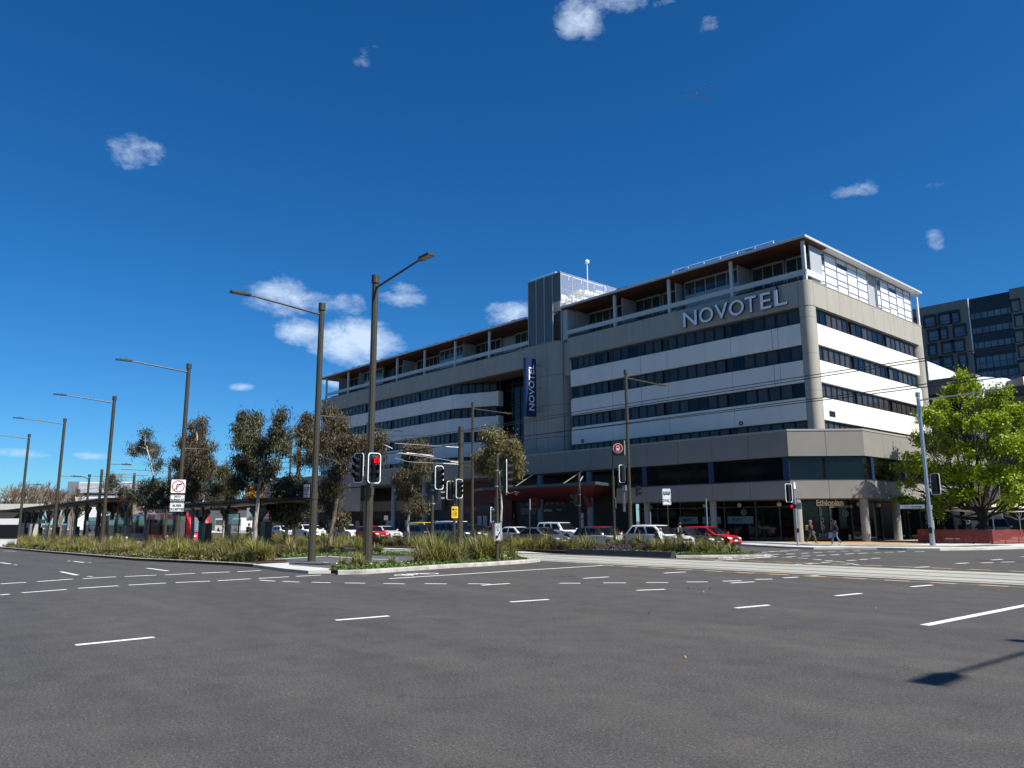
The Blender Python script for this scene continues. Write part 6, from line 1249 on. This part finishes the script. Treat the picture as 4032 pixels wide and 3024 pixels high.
BED2 = [(-27.1, 18.6), (-26.1, 17.6), (-26.0, 18.9), (-26.3, 21.5), (-26.8, 24.2), (-30.2, 24.6), (-29.2, 21.6), (-28.2, 19.8)]
BED3 = [(-24.2, 34.2), (-22.4, 36.6), (-23.6, 37.1), (-60, 37.3), (-110, 37.3), (-110, 33.6), (-45, 33.6), (-34, 34.0), (-30.2, 33.7)]
def fill(P, dens, hmin, hmax, near, mind=.5):
    xs = [p[0] for p in P]; ys = [p[1] for p in P]; A = (max(xs)-min(xs))*(max(ys)-min(ys)); out = []
    for _ in range(int(A*dens)):
        x, y = g.uniform(min(xs), max(xs)), g.uniform(min(ys), max(ys))
        if not inpoly(x, y, P): continue
        if any((x-a[0])**2+(y-a[1])**2 < mind**2 for a in out): continue
        d = math.hypot(x, y); out.append((x, y, gz(x, y)+.1, g.uniform(hmin, hmax)*(.72+.38*math.sin(x*.9+y*.7)*math.sin(x*.37-y*1.3)+(.14 if y > 15 else -.08)), int(near*1.5*min(1, (34/d)**1.1))+40))
    return out
s1 = fill(BED1, 2.6, .7, 1.12, 140, .45); s2 = fill(BED2, 3.4, .85, 1.25, 150, .42); s3 = fill(BED3, 2.4, .75, 1.15, 110, .45)
s1 = [q for q in s1 if not (-62 < q[0] < -59.6 and q[1] > 18.2) and not (-47 < q[0] < -38 and q[1] > 18.6 and q[1] < 21.8 and g.random() < .5)]
sp = lambda S_, k: [q for i, q in enumerate(S_) if (i*7919) % 10 < k]
def split(S_, a, b_): return [q for i, q in enumerate(S_) if a <= (i*7919) % 20 < b_]
tussocks('tussock_grass', 'olive tussock grasses filling the long left bed', split(s1, 0, 13), m_gr, 1); tussocks('tussock_grass', 'straw coloured tussocks among the grasses of the left bed', split(s1, 13, 17), m_grd, 2); tussocks('tussock_grass', 'dark brown dying tussocks of the left bed', split(s1, 17, 20), m_grb, 3)
tussocks('tussock_grass', 'tall green tussocks of the small bed between the signal posts', split(s2, 0, 16), m_gr, 4); tussocks('tussock_grass', 'straw tussocks of the small bed between the signal posts', split(s2, 16, 20), m_grd, 5)
tussocks('tussock_grass', 'tussock grasses in the strip beyond the tram track', split(s3, 0, 15), m_gr, 6); tussocks('tussock_grass', 'brown tussocks in the strip beyond the tram track', split(s3, 15, 20), m_grb, 7)
ex = [(-27.0, 15.2, .12, .62, 130), (-26.8, 15.7, .12, .66, 140), (-27.3, 16.2, .12, .55, 120), (-26.1, 15.5, .12, .6, 160), (-26.3, 17.0, .12, .5, 150)]
tussocks('tussock_grass', 'small straw tussocks at the foot of the red-signal lamp', ex[:3], m_grd, 8); tussocks('tussock_grass', 'two small green tussocks at the island nose', ex[3:], m_gr, 10)
ex = [(-35.6-i*.9, 14.9+.25*(i % 3), .1, .5+.2*(i % 2), 90) for i in range(8)]+[(x, 13.6+g.random()*.5, gz(x)+.1, g.uniform(.3, .5), 70) for x in [-48-i*1.3 for i in range(20)]]
tussocks('tussock_grass', 'pale short tussocks along the left kerb', ex, m_grd, 11)
def cover(name, label, P, n_, m, h=.16, sz=.07, seed=3, flowers=0):
    q = np.random.default_rng(seed); pts = []; gg = random.Random(seed); xs = [p[0] for p in P]; ys = [p[1] for p in P]
    while len(pts) < n_:
        x, y = gg.uniform(min(xs), max(xs)), gg.uniform(min(ys), max(ys))
        if inpoly(x, y, P): pts.append((x, y, gz(x)+.12+h*gg.random()*(.5+.5*math.sin(x*3+y*2.1)**2)))
    Pn = np.array(pts); d = q.normal(size=(n_, 3)); d[:, 2] = np.abs(d[:, 2])*.7; d /= np.linalg.norm(d, axis=1)[:, None]; u = np.cross(d, q.normal(size=(n_, 3))); u /= np.linalg.norm(u, axis=1)[:, None]
    V = np.stack([Pn, Pn+d*sz*.5+u*sz*.45, Pn+d*sz, Pn+d*sz*.5-u*sz*.45], 1).reshape(-1, 3); o = npmesh(name, V, np.arange(4*n_).reshape(-1, 4), m, loc=tuple(pts[0])); o['kind'] = 'stuff'; tag(o, label, 'ground cover'); return o
m_gc = mat('cover_leaf', (.05, .11, .015), .55, island=.5, scale=.8, isl2=(.1, .16, .03))
cover('ground_cover', 'bright green ground cover along the kerb of the small bed', [(-27.5, 15.0), (-26.4, 14.5), (-25.3, 14.5), (-25.3, 16.3), (-25.95, 19.4), (-25.95, 21.4), (-26.4, 24.5), (-27.6, 24.5), (-27.4, 20), (-27.1, 17.4)], 15000, m_gc)
cover('ground_cover', 'green ground cover behind the charcoal planter edging', [(-31.4, 32.8), (-24.3, 33.1), (-22.2, 35.6), (-21.6, 36.6), (-24, 36.2), (-27, 34.2), (-31.4, 34.0)], 9000, m_gc, seed=4)
cover('ground_cover', 'mixed ground cover at the edge of the crossing path', [(-33.4, 24.8), (-37.2, 24.8), (-38.4, 21.4), (-39.8, 18.6), (-38.8, 18.2), (-37.0, 21.0), (-36.8, 23)], 5000, m_gc, .2, seed=5)
cover('ground_cover', 'dry litter and ground cover along the left kerb', [(-100, 13.1), (-60, 13.0), (-46, 13.1), (-40, 13.8), (-35.4, 14.3), (-35.4, 15.3), (-45, 14.6), (-100, 14.4)], 9000, mat('litter_leaf', (.16, .12, .05), .8, island=.5, isl2=(.09, .12, .03)), .22, .1, seed=6)
cover('flowers', 'scattered white and pink blossoms in the small bed', [(-28.5, 15.2), (-25.5, 14.6), (-25.6, 17), (-26.1, 24), (-27, 24), (-27, 17)], 46, m_white, .3, .07, seed=7); cover('flowers', 'purple flowering clumps behind the planter edging', [(-31, 33.4), (-29, 33.2), (-27.6, 34.4), (-30.6, 34.8)], 1500, mat('purple_flower', (.1, .07, .13), .8, island=.4), .5, .05, seed=8)
cover('fallen_leaves', 'dry leaves scattered over the near asphalt', [(-14, 8), (2, 6), (6, 10), (-4, 24), (-24, 22)], 26, mat('dry_leaf', (.3, .17, .06), .8, island=.4), -.0, .06, seed=9).location.z -= .115

# ================================================================== CAFE CORNER
m_redf = mat('red_timber', (.16, .02, .014), .65, var=.2, scale=4, stretch=(.4, .4, 8))
def plankfence(label, a, b_, h=.98):
    a = Vector((*a, .13)); b_ = Vector((*b_, .13)); d = (b_-a).normalized(); n_ = Vector((-d.y, d.x, 0)); mb = MB(); L_ = (b_-a).length; t = thing('plank_fence', label, 'fence', tuple(a), 'red plank fences of the cafe')
    for i in range(9): mb.ext([a+Z*(.04+i*.104), b_+Z*(.04+i*.104), b_+Z*(.04+i*.104)+n_*.03, a+Z*(.04+i*.104)+n_*.03], (0, 0, .092))
    mb.build('planks', m_redf, t); pb = MB(); k = int(L_/1.6)+1
    for i in range(k+1): q = a+d*(L_*i/k); pb.ext([q+n_*.04-d*.04, q+n_*.04+d*.04, q+n_*.12+d*.04, q+n_*.12-d*.04], (0, 0, h))
    pb.build('posts', m_redf, t); MB().ext([a+Z*h-d*.02, b_+Z*h+d*.02, b_+Z*h+n_*.14+d*.02, a+Z*h+n_*.14-d*.02], (0, 0, .03)).build('rail', m_redf, t)
plankfence('shaded dark red plank fence facing the avenue', (-23.4, 62.1), (-18.5, 62.3)); plankfence('sunlit red plank fence running up the side street', (-18.45, 62.3), (-15.7, 70.5)); plankfence('shaded end of the red fence by the shop door', (-23.45, 66.5), (-23.45, 62.15))
def umbrella(label, px, py, Y, r, zed):
    a = onY(px, py, Y); t = thing('cafe_umbrella', label, 'umbrella', (a.x, Y, .13), 'cream umbrellas of the cafe'); mb = MB(); n_ = 32; rings = 6; vs = [(a.x, Y, a.z)]
    for k in range(1, rings+1):
        f = k/rings
        for i in range(n_):
            th = 2*math.pi*i/n_; c8 = abs(math.cos(4*th)); rr_ = r*f*(1-.07*(1-c8)*f); zz = a.z-(a.z-zed)*(f**.72)+.12*(1-c8)*f*f; vs.append((a.x+rr_*math.cos(th+.39), Y+rr_*math.sin(th+.39), zz))
    fs = [(0, 1+i, 1+(i+1) % n_) for i in range(n_)]
    for k in range(rings-1): fs += [(1+k*n_+i, 1+(k+1)*n_+i, 1+(k+1)*n_+(i+1) % n_, 1+k*n_+(i+1) % n_) for i in range(n_)]
    mb.add(vs, fs); o = mb.build('canopy', mat('cream_canvas', (.68, .6, .44), .8, var=.03), t, smooth=True); so_ = o.modifiers.new('thick', 'SOLIDIFY'); so_.thickness = .02
    MB().cyl((a.x, Y, .13), (a.x, Y, a.z-.05), .045, n=10).build('pole', m_galv, t, smooth=True); b = MB()
    for i in range(8): th = 2*math.pi*i/8+.39; b.tube([(a.x, Y, a.z-.8), (a.x+r*.6*math.cos(th), Y+r*.6*math.sin(th), a.z-(a.z-zed)*.69-.05)], .015, 5)
    b.build('ribs', m_galv, t)
umbrella('wide cream umbrella behind the street tree trunk', 3902, 1982, 72, 3.1, 2.75); umbrella('second cream umbrella at the right photo edge', 4010, 2012, 78, 3.0, 2.5); umbrella('low cream umbrella left of the street tree trunk', 3800, 2014, 70, 1.9, 2.6)
# ================================================================== OTHER BUILDINGS
m_conc2 = mat('brown_concrete', (.2, .19, .17), .85, var=.12, scale=.5, stretch=(3, 3, .2)); m_aptglass = mat('apartment_glass', (.11, .13, .15), .08, spec=.7, var=.4, scale=.3)
AP = thing('apartment_building', 'tall brown concrete apartment block with black framed windows behind the hotel', 'building', (-50, 170, 0)); YA_ = 170; ZT = 46.5
xA = onY(3585, 1220, YA_).x-6; xB = onY(3807, 1177, YA_).x; xC = onY(3974, 1145, YA_).x; xD = xC+24
MB().box(xA, xB, YA_, YA_+16, 0, ZT).box(xC, xD, YA_-.3, YA_+16, 0, ZT+.15).build('wall', m_conc2, AP); MB().box(xB, xC, YA_+.35, YA_+15, 0, ZT-.15).build('glazed_wall', mat('charcoal_panel', (.012, .013, .016), .4), AP)
MB().box(xB, xB+.14, YA_-.02, YA_+.36, 35, ZT).build('sunlit_edge', m_white, AP)  # white strip paints in the sunlit edge of the reveal
def aptwin(xc, z, w_, h=2.15):
    f = MB(); t_ = .28; y0 = YA_-.35
    f.box(xc-w_/2, xc-w_/2+t_, y0, YA_+.1, z, z+h+.55); f.box(xc+w_/2-t_, xc+w_/2, y0, YA_+.1, z, z+h+.55); f.box(xc-w_/2+t_, xc+w_/2-t_, y0, YA_+.1, z+h, z+h+.55); f.box(xc-w_/2+t_, xc+w_/2-t_, y0, YA_+.1, z, z+.16); f.box(xc-w_/2+t_, xc+w_/2-t_, YA_-.12, YA_+.1, z+.75, z+.85)
    o = f.build('window', m_frame, AP); MB().box(xc-w_/2+t_, xc+w_/2-t_, YA_-.08, YA_-.02, z+.16, z+h).build('pane', m_aptglass, o)
k_ = random.Random(4); 
for rw in range(9):
    z = ZT-4.9-rw*3.06+.25
    for j, px in enumerate((3600, 3672, 3722, 3775)):
        narrow = (rw+j) % 3 == 0 if j else rw % 2 == 0; x = onY(px, 1300, YA_).x+(-.35 if (rw+j) % 2 else .2); aptwin(x, z, 1.75 if narrow else 2.55)
    aptwin(onY(4013, 1300, YA_).x+(.3 if rw % 2 else 0), z, 1.8); aptwin(onY(4013, 1300, YA_).x+4.2, z, 2.5)
    g_ = MB(); fr = MB(); zz = ZT-4.6-rw*3.06; h_ = 1.25 if rw < 3 else 2.3
    g_.box(xB+.35, xC-.1, YA_+.28, YA_+.33, zz+1.25-h_+.0, zz+1.25); n_ = 6
    for i in range(n_): x = xB+.35+(xC-xB-.5)*(i+.5)/n_; fr.box(x-.05, x+.05, YA_+.2, YA_+.3, zz+1.25-h_, zz+1.25)
    fr.box(xB+.3, xC, YA_+.2, YA_+.28, zz+.0, zz+.06); o = g_.build('window_strip', m_aptglass, AP); fr.build('mullion', m_frame, o)
# white buildings between
WB = thing('white_building', 'white gabled building with shade-toned grey parapets behind the street tree', 'building', (-32, 100, 0)); m_wb = mat('white_render', (.72, .73, .74), .8, var=.04, scale=.6); m_gb = mat('shaded_render', (.2, .205, .215), .8, var=.06)  # grey and shadow colours carry the shade of the street-facing sides
a = onY(3648, 1421, 96); X_ = a.x; bq = onX(3850, 1502, X_); cq = onX(3655, 1497, X_)
MB().yz([(96, cq.z-1.2), (bq.y, cq.z-1.2), (bq.y, bq.z), (96, a.z)], X_-12, X_).build('gable_wall', m_wb, WB); MB().box(X_-.25, X_+.06, 95.9, 96.15, cq.z-1, a.z).build('downpipe', mat('lilac_mullion', (.3, .3, .36)), WB)
t0 = onY(3650, 1498, 95); t1 = onY(3842, 1481, 95); b0 = onY(3650, 1556, 95)
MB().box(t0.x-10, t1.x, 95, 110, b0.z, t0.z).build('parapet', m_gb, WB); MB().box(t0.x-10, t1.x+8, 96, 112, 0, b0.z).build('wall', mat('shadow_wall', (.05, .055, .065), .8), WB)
w1_ = onY(3842, 1482, 95); w2_ = onY(3963, 1490, 99); w3_ = onY(4028, 1482, 97); w4_ = onY(4110, 1500, 104)
MB().pr([(w1_.x, 95), (w2_.x, 99), (w2_.x, 110), (w1_.x, 110)], onY(3842, 1542, 95).z, w1_.z).pr([(w3_.x, 97), (w4_.x, 104), (w4_.x, 112), (w3_.x, 112)], onY(4028, 1537, 97).z, w3_.z).build('parapet', m_wb, WB); MB().pr([(w2_.x, 99), (w3_.x, 97), (w3_.x, 110), (w2_.x, 110)], onY(3963, 1540, 99).z, w3_.z).build('parapet', m_gb, WB)
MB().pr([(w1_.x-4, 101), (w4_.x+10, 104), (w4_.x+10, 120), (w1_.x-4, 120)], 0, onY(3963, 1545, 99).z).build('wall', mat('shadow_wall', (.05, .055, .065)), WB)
mb = MB()
for px, wd_ in ((3670, 3), (3760, 1.6), (3850, 3.4), (3930, 3.0)): x = onY(px, 1600, 95).x; mb.box(x, x+wd_, 94.9, 96, onY(px, 1640, 95).z, onY(px, 1570, 95).z)
mb.build('window', m_glassd, WB); mb = MB(); x = onY(3815, 1600, 95).x; mb.box(x, x+1.4, 94.9, 96, 8, b0.z); x = onY(3990, 1700, 95).x; mb.box(x, x+6, 96, 100, 3, onY(3990, 1600, 96).z); mb.build('pilaster', m_wb, WB)
p = onX(3780, 2060, -20); b = MB().box(-27, -23.9, 84, 84.4, 0, 6); o = b.build('cream_wall', mat('cream_render', (.5, .45, .36), .8), loc=(-25, 84, 0), tagd=('cream wall panel seen behind the cafe diners', 'wall', None))
b = MB().box(-22, 10, 92, 100, 0, 9.5); b.build('dark_building', mat('dark_clad', (.03, .035, .045), .7, var=.1), loc=(-5, 96, 0), tagd=('dark clad low building behind the umbrellas at right', 'building', None))
def farbox(name, label, px0, px1, pyt, t_, dep, m, rows=(), z0=None, rm=None, cat='building', group=None):
    a = at(px0, pyt, t_); b_ = at(px1, pyt, t_); d = (b_-a); d.z = 0; d.normalize(); n_ = Vector((-d.y, d.x, 0)); n_ = Vector((a.x+b_.x, a.y+b_.y, 0)).normalized(); zb = gz(a.x)-1 if z0 is None else z0
    a0 = Vector((a.x, a.y, zb)); b0_ = Vector((b_.x, b_.y, zb)); t = thing(name, label, cat, tuple(a0), group); MB().ext([a0, b0_, b0_+n_*dep, a0+n_*dep], (0, 0, (a.z+b_.z)/2-zb)).build('wall', m, t)
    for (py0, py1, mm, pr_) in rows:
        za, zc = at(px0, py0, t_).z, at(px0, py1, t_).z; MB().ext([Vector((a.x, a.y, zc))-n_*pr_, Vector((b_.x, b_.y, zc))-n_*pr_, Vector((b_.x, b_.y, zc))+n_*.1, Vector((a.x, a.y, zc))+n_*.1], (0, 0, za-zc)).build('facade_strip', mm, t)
    return t
m_ob2 = mat('shadow_base', (.03, .035, .025), .9); m_og = mat('office_grey', (.42, .44, .46), .7, var=.05); m_ob = mat('office_blue', (.2, .22, .24), .3)  # dark strip colour stands in for shadow and hedge below far fronts
farbox('office_building', 'pale grey office with long window bands behind the bare trees', 312, 560, 1897, 260, 30, mat('office_white', (.66, .67, .68), .7), rows=((1903, 1922, m_og, .3), (1922, 1939, mat('office_silver', (.5, .52, .55), .5), .8), (1939, 1950, m_glassd, .2), (1962, 1975, m_og, .2)))
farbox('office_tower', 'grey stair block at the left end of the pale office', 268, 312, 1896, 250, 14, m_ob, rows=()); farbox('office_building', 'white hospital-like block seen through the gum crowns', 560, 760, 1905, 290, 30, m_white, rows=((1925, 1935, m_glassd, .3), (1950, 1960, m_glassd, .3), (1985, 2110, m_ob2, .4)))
farbox('low_house', 'low house with rust orange roof behind the shelter', 455, 620, 1952, 170, 12, mat('rust_roof', (.32, .07, .03), .8, var=.2), rows=((1966, 2040, mat('house_wall', (.4, .3, .24), .8), .2),))
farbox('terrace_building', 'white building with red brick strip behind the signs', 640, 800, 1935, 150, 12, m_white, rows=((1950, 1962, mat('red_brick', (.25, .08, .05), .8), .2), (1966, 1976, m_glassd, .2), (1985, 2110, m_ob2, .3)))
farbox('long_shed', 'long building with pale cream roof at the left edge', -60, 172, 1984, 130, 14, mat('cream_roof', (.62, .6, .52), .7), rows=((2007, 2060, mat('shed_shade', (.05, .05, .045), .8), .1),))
farbox('white_marquee', 'white roofed marquee at the left photo edge', -40, 75, 2042, 75, 8, m_white, rows=((2066, 2120, m_black, .05),), cat='marquee')
farbox('grey_block', 'long low grey commercial block on the horizon', 800, 1080, 1975, 200, 20, mat('grey_block_m', (.12, .12, .12), .8), rows=((1990, 2005, m_glassd, .2),))
farbox('corner_shop_wing', 'dark low wing of shops at the left end of the hotel', 1076, 1160, 1880, 168, 10, mat('wing_dark', (.03, .03, .032), .7))
p = at(295, 1955, 100); t = thing('shade_flag', 'small white and orange flag above the shelter roof', 'flag', tuple(p)); MB().ext([p, p+R0*.5+Z*-.1, p+R0*.35+Z*-1.4], F0*.02).build('cloth', mat('flag_pale', (.75, .5, .42), .7), t); MB().cyl((p.x, p.y, gz(p.x)), (p.x, p.y, p.z+.1), .04, n=6).build('pole', m_pole, t)
# birds, a loose skein high over the hotel
for i, (px, py) in enumerate(((2688, 383), (2698, 378), (2708, 375), (2716, 380), (2724, 383), (2733, 372), (2741, 366), (2749, 372), (2757, 380), (2766, 386), (2774, 390), (2783, 385), (2760, 352), (2775, 347), (2790, 342), (2799, 338))):
    p = at(px, py, 190); 
    if i == 0:
        b = MB(); b.sph((0, 0, 0), .12, 8, 6, sc=(2.0, .8, .8)); b.sph((.26, 0, .03), .06, 6, 5); b.add([(.1, 0, .03), (-.1, 0, .03), (-.12, .55, .16), (0, .6, .18), (.02, -.6, .18), (-.1, -.55, .16)], [(0, 1, 2, 3), (0, 4, 5, 1)]); b.add([(-.2, 0, 0), (-.42, .08, 0), (-.42, -.08, 0)], [(0, 1, 2)]); bird0 = b.build('bird', mat('bird_grey', (.3, .32, .36), .8)); o = bird0
    else: o = bird0.copy(); C.objects.link(o)
    o.location = p; o.rotation_euler = (0, 0, R(150)); tag(o, 'tiny bird of the loose skein high over the hotel', 'bird', 'birds flying over the hotel')

# unseen blocks added behind the viewpoint to cut sky light and darken hotel glass
for i, (x0, x1, y0, h_, lb) in enumerate(((-150, -95, -52, 22, 'added unseen brown light blocker across the avenue, farthest from the crossing'), (-88, -40, -46, 27, 'added unseen grey light blocker across the avenue behind the bus lane'), (-30, 12, -44, 24, 'added unseen tan light blocker directly behind the viewpoint'))):
    t = thing('unseen_block', lb, 'building', ((x0+x1)/2, y0, 0), 'unseen blocks added behind the viewpoint'); MB().box(x0, x1, y0-18, y0, 0, h_).build('wall', mat('block_wall_%d' % i, ((.36, .3, .24), (.36, .35, .33), (.42, .37, .3))[i], .85), t); gl = MB()
    for k in range(int(h_/3.4)): MB().box(x0+1, x1-1, y0-.2, y0+.04, 1.2+k*3.4, 2.9+k*3.4).build('window_strip', m_glassd, t)
